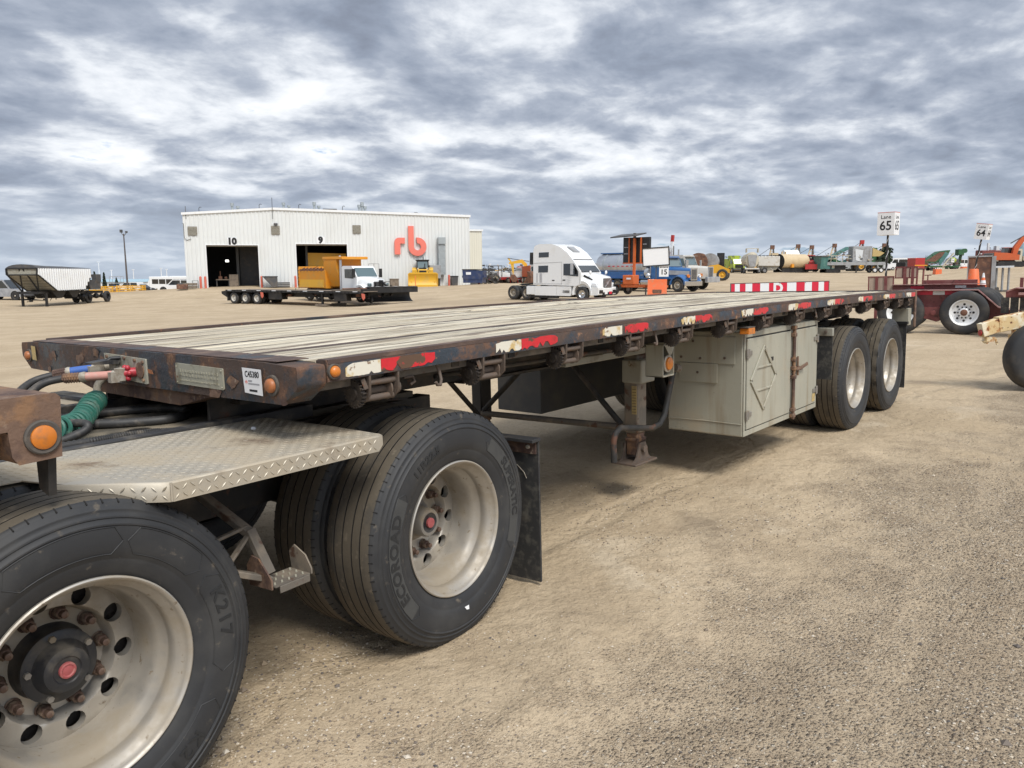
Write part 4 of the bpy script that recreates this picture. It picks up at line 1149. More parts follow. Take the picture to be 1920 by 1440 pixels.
# far side tool box and near side tool box
TBZ0, TBZ1 = 0.335, 1.128
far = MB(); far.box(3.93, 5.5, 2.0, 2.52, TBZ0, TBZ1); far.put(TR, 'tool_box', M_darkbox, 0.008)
box_ = MB()
box_.box(3.935, 5.52, 0.10, 0.72, TBZ0, TBZ1)
tool = box_.put(TR, 'tool_box', M_beige, 0.010)
bx(tool, 'front_panel', M_beige, [(3.926, 3.934, 0.16, 0.70, 0.885, 1.09)], 0.002)
bx(tool, 'front_panel', M_beige, [(3.923, 3.9335, 0.30, 0.62, 0.735, 0.882)], 0.002)
mb = MB(); mb.tube([(3.932, 0.105, 0.432), (3.932, 0.40, 0.436), (3.932, 0.715, 0.431)], 0.004, 6); mb.put(tool, 'weld_seam', M_beige)
mb = MB()
for y, z in ((0.24, 0.93), (0.44, 0.92), (0.60, 0.925), (0.46, 0.81), (0.50, 1.05)):
    mb.lathe([(3.927, 0.010), (3.918, 0.010), (3.917, 0.0)], 6, o=(0, y, z), ax='x', smooth=False)
mb.put(tool, 'panel_bolt', M_winch)
bx(tool, 'frame_trim', M_beige, [(3.94, 5.515, 0.090, 0.0985, 1.085, 1.125), (3.94, 5.515, 0.090, 0.0985, 0.338, 0.378), (3.938, 3.965, 0.0905, 0.0985, 0.378, 1.085), (5.492, 5.516, 0.0905, 0.0985, 0.378, 1.085), (4.865, 4.905, 0.0905, 0.0985, 0.378, 1.085)], 0.002)
bx(tool, 'door_gap', M_black, [(3.968, 4.862, 0.0975, 0.0998, 0.380, 1.083), (4.908, 5.490, 0.0975, 0.0998, 0.380, 1.083)])
d1 = bx(tool, 'door', M_beige, [(3.976, 4.854, 0.084, 0.0972, 0.388, 1.073)], 0.003)
d2 = bx(tool, 'door', M_beige, [(4.915, 5.482, 0.084, 0.0972, 0.388, 1.073)], 0.003)
for dd, x, s in ((d1, 3.968, 1), (d2, 5.488, -1)):
    for z in (0.50, 0.965):
        mb = MB(); mb.box(min(x, x + s * 0.085), max(x, x + s * 0.085), 0.076, 0.0835, z - 0.018, z + 0.018); mb.box(x - 0.018, x + 0.018, 0.072, 0.0835, z - 0.036, z + 0.036); mb.cyl((x + s * 0.02, 0.074, z - 0.034), (x + s * 0.02, 0.074, z + 0.034), 0.007, 8)
        mb.put(dd, 'hinge', M_aluhub, 0.002)
# diamond placard holder on the left door
c0 = (4.285, 0.752); R0 = 0.245
dm = MB()
pts = [(c0[0], c0[1] + R0), (c0[0] + R0, c0[1]), (c0[0], c0[1] - R0), (c0[0] - R0, c0[1])]
for (a, b) in zip(pts, pts[1:] + pts[:1]):
    dm.bar((a[0], 0.078, a[1]), (b[0], 0.078, b[1]), 0.030, 0.012, 0, (0, 1, 0))
dm.bar((c0[0] - R0 * 0.6, 0.079, c0[1] + R0 * 0.36), (c0[0] + R0 * 0.6, 0.079, c0[1] + R0 * 0.36), 0.016, 0.010, 0, (0, 1, 0)); dm.bar((c0[0] - R0 * 0.6, 0.079, c0[1] - R0 * 0.36), (c0[0] + R0 * 0.6, 0.079, c0[1] - R0 * 0.36), 0.016, 0.010, 0, (0, 1, 0))
dm.put(d1, 'placard_holder', M_beige, 0.003)
bx(d1, 'clip', M_black, [(4.42, 4.45, 0.070, 0.078, 0.87, 0.90)])
mb = MB(); mb.cyl((4.885, 0.066, 0.33), (4.885, 0.066, 1.115), 0.014, 12)
lr = mb.put(tool, 'lock_rod', M_brownrust)
for z in (0.36, 0.41, 0.685, 0.76, 0.835, 1.04, 1.10):
    bx(tool, 'rod_bracket', M_brownrust, [(4.862, 4.908, 0.050, 0.088, z - 0.016, z + 0.016)], 0.004)
mb = MB(); mb.bar((4.93, 0.07, 0.745), (5.02, 0.055, 0.75), 0.03, 0.02); mb.cyl((5.0, 0.084, 0.75), (5.0, 0.05, 0.75), 0.018, 10); mb.bar((5.0, 0.05, 0.75), (5.14, 0.045, 0.775), 0.014, 0.026); mb.bar((4.99, 0.07, 0.69), (4.985, 0.07, 0.85), 0.012, 0.02)
mb.put(d2, 'handle', M_brownrust, 0.003)
bx(d2, 'label', M_yst, [(5.39, 5.46, 0.0815, 0.0838, 0.405, 0.475)])
# running gear
for x in (6.437, 7.71):
    mb = MB(); mb.cyl((x, 0.3, ZW), (x, 2.29, ZW), 0.065, 12); mb.put(TR, 'axle', M_under)
    tyre_ = ME_TYREM if x < 7 else ME_LUG
    if x < 7:
        tyre_ = ME_TYRE
    w = dual_wheel(TR, x, 0.018, 1, True, 'grey', tyre_); w['label'] = 'rear tandem wheel with ribbed tyre' if x < 7 else 'rearmost wheel with blocky lug tyre'
    dual_wheel(TR, x, WID - 0.018, -1, False, 'grey', ME_TYREM)
mb = MB(); mb.prism([(5.9, 0.95), (8.3, 0.95), (8.25, 0.80), (7.5, 0.62), (7.1, 0.72), (6.6, 0.62), (5.95, 0.80)], 'y', 0.82, 0.90); mb.prism([(5.9, 0.95), (8.3, 0.95), (8.25, 0.80), (7.5, 0.62), (7.1, 0.72), (6.6, 0.62), (5.95, 0.80)], 'y', 1.69, 1.77)
mb.put(TR, 'suspension', M_under)
fl = bx(TR, 'fender_flap', M_flap, [(5.66, 5.672, 0.005, 0.62, 0.575, 0.975)]); bx(fl, 'flap_bracket', M_beiged, [(5.645, 5.685, 0.0, 0.64, 0.972, 1.045)], 0.004)
mb = MB(); mb.lathe([(5.64, 0.016), (5.632, 0.014), (5.631, 0)], 8, o=(0, 0.06, 1.01), ax='x'); mb.put(fl, 'bolt', M_winch)
fl = bx(TR, 'mud_flap', M_flap, [(8.32, 8.332, 0.012, 0.66, 0.165, 0.915)]); bx(fl, 'flap_bracket', M_black, [(8.30, 8.36, 0.0, 0.72, 0.91, 0.94)])
# tail lamp bracket
tl = bx(TR, 'tail_lamp_box', M_beige, [(8.50, 8.62, 0.035, 0.22, 0.885, 1.085)], 0.006)
mb = MB(); mb.lathe([(8.615, 0.052), (8.635, 0.046), (8.638, 0.0)], 18, o=(0, 0.125, 0.985), ax='x'); mb.put(tl, 'lens', M_redplug)
bx(TR, 'corner_post', M_brownrust, [(LEN - 0.06, LEN + 0.004, -0.004, 0.012, 0.86, 1.295)], 0.003)
bx(TR, 'rear_bumper', M_under, [(8.4, 8.5, 0.25, 2.34, 0.60, 0.70), (8.42, 8.48, 0.7, 0.78, 0.70, 1.0), (8.42, 8.48, 1.8, 1.88, 0.70, 1.0)], 0.006)

# ---------------------------------------------------------------- the leading trailer with its fifth wheel
YAW = 0.072
LM = Matrix.Translation((0.9, 1.3, 0)) @ rotz(YAW) @ Matrix.Translation((-0.9, -1.3, 0))
LT = thing('lead_trailer', 'rusty rear end of the leading trailer with checker plate fender and dual wheels', 'lead trailer', tuple(LM.to_translation()), YAW, tilt=False)
# rear deck corner
mb = MB(); mb.prism([(-4.5, 1.315), (-0.905, 1.318), (-0.893, 1.306), (-0.903, 1.153), (-1.005, 1.150), (-1.018, 1.172), (-1.022, 1.236), (-4.5, 1.236)], 'y', 0.0, 0.11)
rc = mb.put(LT, 'side_rail', M_brownrust, 0.010, 3)
mb = MB(); mb.box(-1.02, -0.897, 0.112, 2.59, 1.155, 1.316); mb.put(LT, 'rear_beam', M_brownrust, 0.012, 3)
bx(LT, 'deck', M_wood, [(-4.5, -1.03, 0.115 + k * 0.155, 0.265 + k * 0.155, 1.28, 1.314) for k in range(16)])
mb = MB(); mb.lathe([(0.001, 0.044), (-0.007, 0.044), (-0.010, 0.040), (-0.008, 0.031)], 28, o=(-0.946, 0, 1.211)); a = mb.put(LT, 'marker_lamp', M_gasket)
mb = MB(); mb.lathe([(-0.005, 0.031), (-0.012, 0.030), (-0.016, 0.022), (-0.0175, 0.0)], 28, o=(-0.946, 0, 1.211)); mb.put(a, 'lens', M_amber)
pr(LT, 'gusset_plate', M_under, [(0.03, 1.15), (0.10, 1.15), (0.10, 1.06), (0.05, 1.045)], 'x', -0.925, -0.905)
bx(LT, 'gusset_plate', M_under, [(-1.6, -0.92, 0.55, 0.58, 0.95, 1.15)], 0.003)
bx(LT, 'main_beam', M_under, [(-4.5, 1.35, 0.76, 0.86, 0.62, 0.95), (-4.5, 1.35, 1.73, 1.83, 0.62, 0.95)], 0.004)
# checker plate fender
FZ = lambda x: 1.010 - 0.030 * (x + 0.2) / 0.86 * 0.55
outline = [(-0.85, 0.40), (-0.80, 0.22), (-0.622, 0.002), (0.215, 0.002), (0.240, 0.018), (0.262, 0.30), (0.262, 0.735), (-1.2, 0.735), (-1.2, 0.40)]
mb = MB(); n = len(outline)
mb.add([(x, y, FZ(x)) for x, y in outline] + [(x, y, FZ(x) - 0.004) for x, y in outline], [tuple(range(n)), tuple(range(2 * n - 1, n - 1, -1))] + [(i, (i + 1) % n, n + (i + 1) % n, n + i) for i in range(n)])
fen = mb.put(LT, 'fender_plate', M_chk)
sk = [(-0.83, 0.26), (-0.79, 0.205), (-0.622, 0.0), (0.205, 0.0), (0.235, 0.008), (0.243, 0.03)]
mb = MB()
v = []
for x, y in sk:
    v += [(x, y + 0.004, FZ(x) + 0.001), (x, y - 0.004, FZ(x) - 0.004), (x, y - 0.005, FZ(x) - 0.058 + (0.02 if x > 0.23 or x < -0.80 else 0)), (x, y + 0.0, FZ(x) - 0.058 + (0.02 if x > 0.23 or x < -0.80 else 0))]
fs = []
for i in range(len(sk) - 1):
    for j in range(4):
        fs.append((4 * i + j, 4 * i + (j + 1) % 4, 4 * i + 4 + (j + 1) % 4, 4 * i + 4 + j))
mb.add(v, fs); mb.put(fen, 'fender_skirt', M_chk)
mb = MB(); mb.tube([(-0.622, -0.006, FZ(-0.62)), (-0.623, -0.007, FZ(-0.62) - 0.055)], 0.0035, 6); mb.put(fen, 'weld_bead', M_chk)
# raised bars of the checker plate (top and skirt)
mb = MB()
def bar_on(c, d, nrm, L=0.022, w=0.0062, h=0.0026):
    c = Vector(c); d = Vector(d).normalized(); nrm = Vector(nrm); q = nrm.cross(d)
    v = [c - d * L / 2, c + q * w / 2 + nrm * 0, c + d * L / 2, c - q * w / 2, c + nrm * h + d * L * 0.18, c + nrm * h - d * L * 0.18]
    mb.add(v, [(0, 3, 5), (0, 5, 1), (1, 5, 4), (5, 3, 4), (3, 2, 4), (1, 4, 2)])
def inside(x, y):
    if y > 0.725 or y < 0.008 or x > 0.25: return False
    if y > 0.40: return x > -1.18
    return (x + 0.622) * (0.40 - 0.002) + (y - 0.002) * (0.85 - 0.622) * 1.0 > 0.012
s_ = 0.0255
for i in range(-50, 20):
    for j in range(0, 32):
        x, y = i * s_, j * s_
        if inside(x, y):
            bar_on((x, y, FZ(x) + 0.0004), (1, 1, 0) if (i + j) % 2 else (1, -1, 0), (0, 0, 1), 0.021, 0.0055, 0.0018)
o = mb.put(fen, 'checker_bars', M_chk); o['kind'] = 'stuff'; mb = MB()
for i in range(0, 34):
    for j in range(2):
        x = -0.605 + i * s_; 
        if x < 0.205:
            bar_on((x, -0.0052, FZ(x) - 0.018 - j * s_), (1, 0, 1) if (i + j) % 2 else (1, 0, -1), (0, -1, 0), 0.024, 0.006, 0.0022)
for i in range(0, 9):
    for j in range(2):
        t = (i + 0.5) / 9; x = -0.622 - 0.168 * t; y = 0.205 * t
        bar_on((x - 0.0038, y - 0.0035, FZ(x) - 0.018 - j * s_), (-0.634, 0.774, 1) if (i + j) % 2 else (-0.634, 0.774, -1), (-0.774, -0.634, 0), 0.024, 0.006, 0.0022)
o = mb.put(fen, 'checker_bars', M_chkbar); o['kind'] = 'stuff'
# rubber strip and greasy coupling deck
bx(LT, 'edge_strip', M_strap, [(-1.2, 0.52, 0.737, 0.79, 0.965, 1.022)], 0.004)
bx(LT, 'coupling_deck', M_deckp, [(-1.3, 1.25, 0.792, 1.80, 0.945, 0.982)], 0.003)
bx(LT, 'edge_strip', M_strap, [(-1.2, 0.52, 1.802, 1.85, 0.965, 1.022)], 0.004)
out2 = [(-1.2, 1.852), (0.262, 1.852), (0.262, 2.58), (-0.622, 2.58), (-0.85, 2.2), (-1.2, 2.2)]
MB().prism(out2, 'z', 0.995, 1.0).put(LT, 'fender_plate', M_chk)
mb = MB(); mb.prism([(0.25, 0.92), (0.25, 1.66), (0.62, 1.78), (1.05, 1.62), (1.10, 1.40), (0.86, 1.33), (0.86, 1.26), (1.10, 1.19), (1.05, 0.96), (0.62, 0.80)], 'z', 1.04, 1.066); mb.box(0.45, 0.9, 0.86, 1.72, 0.975, 1.04)
mb.put(LT, 'fifth_wheel', M_greasy, 0.006)
for k in range(5):
    bx(LT, 'deck_rung', M_strap, [(-0.55 + k * 0.16, -0.51 + k * 0.16, 1.90, 2.5, 1.001, 1.012)])
# wheels
X1, X2 = -0.868, 0.694
w1 = dual_wheel(LT, X1, 0.045, 1, True, 'black', ME_TYRE); w1['label'] = 'big dusty wheel with black hub in the foreground'
w2 = dual_wheel(LT, X2, 0.045, 1, True, 'grey', ME_TYRE); w2['label'] = 'wheel with grey hub cap and raised tyre lettering'
for x in (X1, X2):
    dual_wheel(LT, x, 2.545, -1, False, 'grey', ME_TYREM)
    mb = MB(); mb.cyl((x, 0.3, ZW), (x, 2.29, ZW), 0.065, 12); mb.put(LT, 'axle', M_under)
sidewall_text(w2, 'ECOROAD', 0.062, -94, 0.404, 1.05, 1.25, 0.0018)
sidewall_text(w2, 'SUPERATIC', 0.056, 74, 0.404, 1.0, 1.10, 0.0016)
sidewall_text(w2, '11R22.5', 0.046, -30, 0.395, 1.0, 1.2, 0.0014)
sidewall_panel(w2, -132, -58, 0.372, 0.436, True); sidewall_panel(w2, 34, 114, 0.372, 0.436, True)
sidewall_text(w1, 'K217', 0.058, 80, 0.404, 1.2, 1.2, 0.001)
sidewall_text(w1, 'K217', 0.058, 146, 0.404, 1.2, 1.2, 0.001)
for a, b in ((64, 104), (22, 52), (-26, 12), (124, 162), (-70, -36)):
    sidewall_panel(w1, a, b, 0.362, 0.437)
def chalk(w, phi, r, pts):
    a0 = math.radians(phi); v = []
    for u, q in pts:
        a = a0 + u / r; rr = r + q; v.append((rr * math.sin(a), side_y(rr) - 0.0018, rr * math.cos(a)))
    MB().add(v, [tuple(range(len(v)))]).put(w, 'paint_fleck', M_sticker)
chalk(w2, 176, 0.372, [(-0.018, -0.008), (0.012, -0.010), (0.002, 0.006), (-0.014, 0.010)])
# mud flap behind the second axle
fl = bx(LT, 'mud_flap', M_flap, [(1.325, 1.338, 0.035, 0.68, 0.035, 0.765)]); bx(fl, 'flap_bracket', M_strap, [(1.27, 1.345, 0.03, 0.70, 0.765, 0.782)], 0.002); bx(fl, 'clamp_bar', M_brownrust, [(1.318, 1.325, 0.045, 0.68, 0.70, 0.762)])
mb = MB(); mb.tube([(1.322, 0.22, 0.68), (1.320, 0.12, 0.60), (1.320, 0.105, 0.57)], 0.0018, 5); mb.lathe([(1.318, 0.012), (1.310, 0.010), (1.309, 0)], 8, o=(0, 0.09, 0.735), ax='x'); mb.put(fl, 'flap_wire', M_cast)
# step between the wheels
mb = MB(); mb.bar((-0.52, 0.62, 0.93), (-0.385, 0.22, 0.70), 0.035, 0.022); mb.bar((-0.385, 0.23, 0.70), (-0.335, 0.19, 0.615), 0.035, 0.022); mb.bar((-0.345, 0.20, 0.615), (-0.19, 0.16, 0.545), 0.035, 0.022)
mb.bar((-0.30, 0.62, 0.93), (-0.20, 0.25, 0.70), 0.04, 0.025); mb.bar((-0.20, 0.25, 0.71), (-0.185, 0.17, 0.56), 0.04, 0.025); mb.bar((-0.385, 0.24, 0.71), (-0.20, 0.27, 0.72), 0.02, 0.012); mb.bar((-0.34, 0.20, 0.62), (-0.2, 0.25, 0.70), 0.02, 0.012)
stp = mb.put(LT, 'step_bracket', M_leg, 0.003)
mb = MB(); mb.prism([(-0.22, 0.095), (-0.07, 0.095), (-0.07, 0.205), (-0.22, 0.205)], 'z', 0.535, 0.540); mb.put(stp, 'tread_plate', M_leg)
mb = MB()
for i in range(5):
    for j in range(3):
        mb.bar((-0.21 + 0.03 * i, 0.11 + 0.035 * j, 0.541), (-0.20 + 0.03 * i, 0.125 + 0.035 * j, 0.541), 0.006, 0.004)
o = mb.put(stp, 'tread_bars', M_plate); o['kind'] = 'stuff'
pr(stp, 'side_plate', M_brownrust, [(0.10, 0.530), (0.225, 0.525), (0.235, 0.595), (0.205, 0.635), (0.165, 0.63), (0.10, 0.565)], 'x', -0.232, -0.226)
pr(stp, 'side_plate', M_leg, [(0.095, 0.535), (0.205, 0.535), (0.215, 0.60), (0.185, 0.628), (0.125, 0.60), (0.095, 0.555)], 'x', -0.064, -0.058)
bx(stp, 'toe_lip', M_leg, [(-0.205, -0.075, 0.088, 0.094, 0.512, 0.538)], 0.002)

# ---------------------------------------------------------------- hoses between the trailers
def smooth_path(pts, k=8):
    P = [Vector(p) for p in pts]; P = [P[0] * 2 - P[1]] + P + [P[-1] * 2 - P[-2]]; out = []
    for i in range(1, len(P) - 2):
        for j in range(k):
            t = j / k; a, b, c, d = P[i - 1:i + 3]
            out.append(0.5 * ((2 * b) + (c - a) * t + (2 * a - 5 * b + 4 * c - d) * t * t + (3 * b - 3 * c + d - a) * t ** 3))
    return out + [P[-2]]


def air_hose(name, label, pts, grip, gm):
    """pts from the trailer plate towards the lead trailer; grip = index range of the coloured handle"""
    t = thing(name, label, 'air hose', (0, 0, 0), tilt=False)
    sp = smooth_path(pts, 8)
    i0, i1 = grip
    mb = MB(); mb.tube(sp[i1 - 1:], 0.0165, 10); mb.put(t, 'hose', M_hose)
    mb = MB(); mb.tube(sp[i0:i1 + 1], [0.019] * (i1 - i0) + [0.0175], 12); mb.put(t, 'grip', gm)
    a = sp[i1]; b = sp[min(i1 + 2, len(sp) - 1)]
    mb = MB(); mb.tube([sp[i1 - 1], sp[i1], sp[i1 + 1]], [0.0215, 0.024, 0.020], 10)
    mb.put(t, 'hose_fitting', M_cast); mb = MB(); mb.tube(sp[:i0 + 1], [0.026] + [0.020] * i0, 12)
    c = Vector(sp[1]); mb.lathe([(-0.028, 0.0), (-0.028, 0.024), (0.026, 0.026), (0.028, 0.0)], 16, o=(c.x, c.y, c.z), ax='z')
    mb.box(c.x - 0.05, c.x + 0.012, c.y - 0.016, c.y + 0.016, c.z - 0.033, c.z + 0.012); mb.put(t, 'glad_hand', M_cast)
    mb = MB(); q = sp[i1 + 1:i1 + 7]; L = len(q)
    hel = []
    for i in range(70):
        u = i / 69 * (L - 1); k = min(int(u), L - 2); f = u - k; p = q[k].lerp(q[k + 1], f); d = (q[k + 1] - q[k]).normalized(); s = d.cross(Vector((0, 0, 1))).normalized(); w = s.cross(d)
        an = i * 2 * PI / 5.5; hel.append(p + (s * math.cos(an) + w * math.sin(an)) * 0.0195)
    mb.tube(hel, 0.0042, 5); mb.put(t, 'spring_guard', M_brownrust)
    return t


air_hose('air_hose', 'black air hose with faded pink grip plugged into the trailer nose', [(-0.055, 1.225, 1.200), (-0.10, 1.262, 1.197), (-0.17, 1.317, 1.195), (-0.25, 1.385, 1.190), (-0.32, 1.40, 1.175), (-0.40, 1.36, 1.135), (-0.55, 1.30, 1.05), (-0.8, 1.25, 1.02)], (6, 17), M_pinkgrip)
air_hose('air_hose', 'black air hose with bright blue grip plugged into the trailer nose', [(-0.045, 1.462, 1.213), (-0.09, 1.49, 1.210), (-0.15, 1.535, 1.203), (-0.22, 1.575, 1.190), (-0.30, 1.585, 1.168), (-0.40, 1.53, 1.115), (-0.55, 1.45, 1.03), (-0.8, 1.4, 1.01)], (6, 17), M_bluegrip)
ct = thing('coiled_cable', 'green coiled electric cable hanging below the trailer nose', 'coiled cable', (0, 0, 0), tilt=False)
axis = smooth_path([(-0.10, 1.385, 1.085), (-0.16, 1.32, 1.070), (-0.24, 1.20, 1.045), (-0.33, 1.07, 1.035), (-0.45, 0.93, 1.05), (-0.60, 0.80, 1.07)], 20)
hel = []
N = 520; turns = 19
for i in range(N):
    u = i / (N - 1) * (len(axis) - 1); k = min(int(u), len(axis) - 2); f = u - k
    p = axis[k].lerp(axis[k + 1], f); d = (axis[k + 1] - axis[k]).normalized(); s = d.cross(Vector((0, 0, 1))).normalized(); w = s.cross(d)
    r = 0.040 * (0.65 + 0.35 * min(1, i / 40)); an = i / (N - 1) * turns * 2 * PI
    hel.append(p + (s * math.cos(an) + w * math.sin(an)) * r)
mb = MB(); mb.tube(hel, 0.0088, 7); mb.put(ct, 'coil', M_coil)
mb = MB(); mb.tube(smooth_path([(-0.036, 1.37, 1.195), (-0.07, 1.385, 1.175), (-0.095, 1.40, 1.14), (-0.10, 1.40, 1.10)], 5), 0.017, 10); mb.put(ct, 'plug_elbow', M_cast)
mb = MB(); mb.lathe([(-0.012, 0.010), (-0.012, 0.020), (0.012, 0.020), (0.012, 0.010)], 16, o=(-0.125, 1.385, 1.085), close=True); mb.put(ct, 'cable_clip', M_cast)


def lead_pt(x, y, z):
    return LM @ Vector((x, y, z))


def deck_hose(label, pts, r, ridged=0.0):
    p = smooth_path([lead_pt(*q) for q in pts], 10)
    rs = [r * (1 + ridged * (1 if i % 2 else -1)) for i in range(len(p))]
    if ridged:
        p2 = []
        for a, b in zip(p, p[1:]):
            p2 += [a, a.lerp(b, 0.33), a.lerp(b, 0.66)]
        p = p2 + [p[-1]]; rs = [r * (1 + ridged * (1 if i % 2 else -1)) for i in range(len(p))]
    o = MB().tube(p, rs, 10).put(None, 'loose_hose', M_hose)
    tag(o, label, 'hose', 'loose hoses on the coupling deck')
    return o


deck_hose('long hairpin of black ribbed hose lying on the coupling deck', [(-0.95, 1.66, 1.0), (-0.50, 1.62, 1.0), (-0.10, 1.56, 1.0), (0.08, 1.50, 1.0), (0.20, 1.38, 1.0), (0.19, 1.22, 1.0), (0.04, 1.10, 1.0), (-0.12, 1.19, 1.0), (-0.24, 1.28, 1.005), (-0.34, 1.24, 1.01), (-0.5, 1.10, 1.0), (-0.8, 1.0, 1.0)], 0.021, 0.05)
deck_hose('short black strap of rubber hose bent over by the fender edge', [(-0.75, 1.00, 1.0), (-0.52, 0.99, 1.005), (-0.40, 0.98, 1.03), (-0.375, 0.985, 1.055), (-0.41, 1.05, 1.06), (-0.44, 1.12, 1.03), (-0.42, 1.16, 1.0)], 0.017)
deck_hose('black spiral wrapped hose lying along the checker fender edge', [(-0.8, 0.93, 1.0), (-0.45, 0.915, 1.0), (-0.30, 0.90, 1.0), (-0.17, 0.87, 0.998), (-0.08, 0.84, 0.99)], 0.017, 0.09)
mb = MB(); mb.ball(lead_pt(0.04, 0.52, FZ(0.04) + 0.006), 0.011, 6, 4, 0, (1.2, 0.8, 0.7)); tag(mb.put(None, 'pebble', M_sticker), 'small pale pebble resting on the checker plate fender', 'pebble')

pipework(TR, 0.4, 1.6, 0.7, 1.9, 0.98, 1.10, 26, [M_under, M_greasy, M_winch], 1, 0.05)
pipework(TR, 5.6, 8.3, 0.6, 2.0, 0.62, 1.05, 40, [M_under, M_greasy], 2, 0.07)
pipework(LT, -0.8, 1.2, 0.85, 1.75, 0.62, 0.90, 40, [M_under, M_greasy], 3, 0.06)
# ---------------------------------------------------------------- background: shared pieces
WC = {}


def bg_wheel(parent, x, y, z, r=0.52, w=0.27, rim=None, face=-1, dish=0.05, n=24, rr=0.56):
    """wheel with its outer face at y, looking towards face * y"""
    rim = rim or M_alu
    k = (round(r, 3), w, rim.name, dish, n, rr)
    if k not in WC:
        mb = MB(); a = r * rr
        mb.lathe([(0.015, a), (0.0, a + 0.02), (0.0, r * 0.82), (0.02, r * 0.94), (0.05, r), (w - 0.05, r), (w - 0.02, r * 0.94), (w, r * 0.80), (w - 0.02, a)], n, mis=[0] * 9)
        t = mb.mesh('tyre', M_btyre)
        mb = MB(); mb.lathe([(0.018, a), (0.006, a * 0.98), (0.02, a * 0.90), (dish, a * 0.82), (dish + 0.015, a * 0.42), (dish - 0.02, a * 0.36), (dish - 0.05, a * 0.26), (dish - 0.05, 0.0)], n)
        for i in range(8):
            c = 2 * PI * i / 8
            mb.lathe([(dish - 0.004, 0.0), (dish - 0.004, a * 0.09)], 8, o=(a * 0.62 * math.cos(c), 0.006, a * 0.62 * math.sin(c)), mi=1)
        WC[k] = (t, mb.mesh('rim', [rim, M_black]))
    t, q = WC[k]
    rz = 0 if face < 0 else PI
    o = link('wheel', t, parent, loc=(x, y, z), rz=rz); link('rim', q, o)
    return o


def at_bg(name):
    p, yaw = BG[name]
    return tuple(p), yaw


BG = {'highway_tractor': ((44.333, 28.762, -0.261), -1.5709), 'plow_truck': ((39.395, 46.625, -0.141), -1.6031), 'bulldozer': ((63.926, 66.33, 0.707), -2.3209), 'hopper': ((22.906, 69.94, 0.155), -2.4646), 'suv': ((49.342, 97.482, 0.685), 2.4383), 'tank_truck': ((56.824, 27.933, -0.017), -1.6959), 'white_truck': ((63.082, 30.051, 0.014), -1.5737), 'flatbed_w': ((34.889, 56.006, -0.079), -1.3643), 'bus': ((79.717, 159.675, 0.414), 2.1787), 'suburban': ((67.103, 151.185, 0.581), 2.0915), 'black_car': ((68.751, 149.209, 0.513), -1.0501), 'grey_pickup': ((24.714, 82.391, 0.665), -1.0501), 'yellow_racks': ((54.49, 126.984, 0.667), -0.8756), 'light_pole': ((60.064, 136.056, 0.734), -0.8756), 'vms': ((46.361, 26.687, 0.073), -1.5737), 'barrier15': ((44.817, 23.817, 0.076), -1.085), 'yellow_excavator': ((89.497, 69.602, 0.534), 2.266), 'compactor': ((78.928, 35.109, 0.556), -1.2247), 'lime_truck': ((142.7, 61.345, 1.169), -2.3591), 'mixer': ((129.741, 53.196, 1.011), -2.6209), 'tanker_white': ((134.49, 52.253, 1.018), 2.1264), 'tank_tan': ((139.18, 49.805, 0.994), -3.4936), 'pipelayer0': ((185.999, 72.642, 1.445), -2.4464), 'pipelayer1': ((189.355, 68.647, 1.437), -2.4464), 'pipelayer2': ((191.868, 65.649, 1.399), -2.4464), 'pipelayer3': ((195.399, 61.458, 1.449), -2.4464), 'pipelayer4': ((199.422, 56.662, 1.414), -2.4464), 'pipelayer5': ((203.196, 52.166, 1.389), -2.4464), 'red_tractor': ((143.449, 47.862, 0.99), -2.6209), 'teal_crusher': ((143.727, 44.343, 0.759), -3.7554), 'grey_plant': ((146.741, 40.729, 0.636), 2.2311), 'green_heap': ((160.542, 40.032, 0.795), -0.8756), 'white_van': ((179.449, 41.053, 0.719), 2.266), 'green_screen': ((156.811, 28.729, 0.557), -0.8756), 'orange_barrier_a': ((122.283, 22.691, 0.312), -0.8756), 'orange_barrier_b': ((141.975, 22.834, 0.494), -0.8756), 'white_pickup': ((170.48, 28.205, 0.798), -0.8756), 'jumbo_excavator': ((128.643, 15.284, 1.066), 2.0915), 'flat_cream_truck': ((140.701, 16.632, 1.092), 2.266), 'dumpster': ((66.828, 60.553, 0.832), -1.085)}


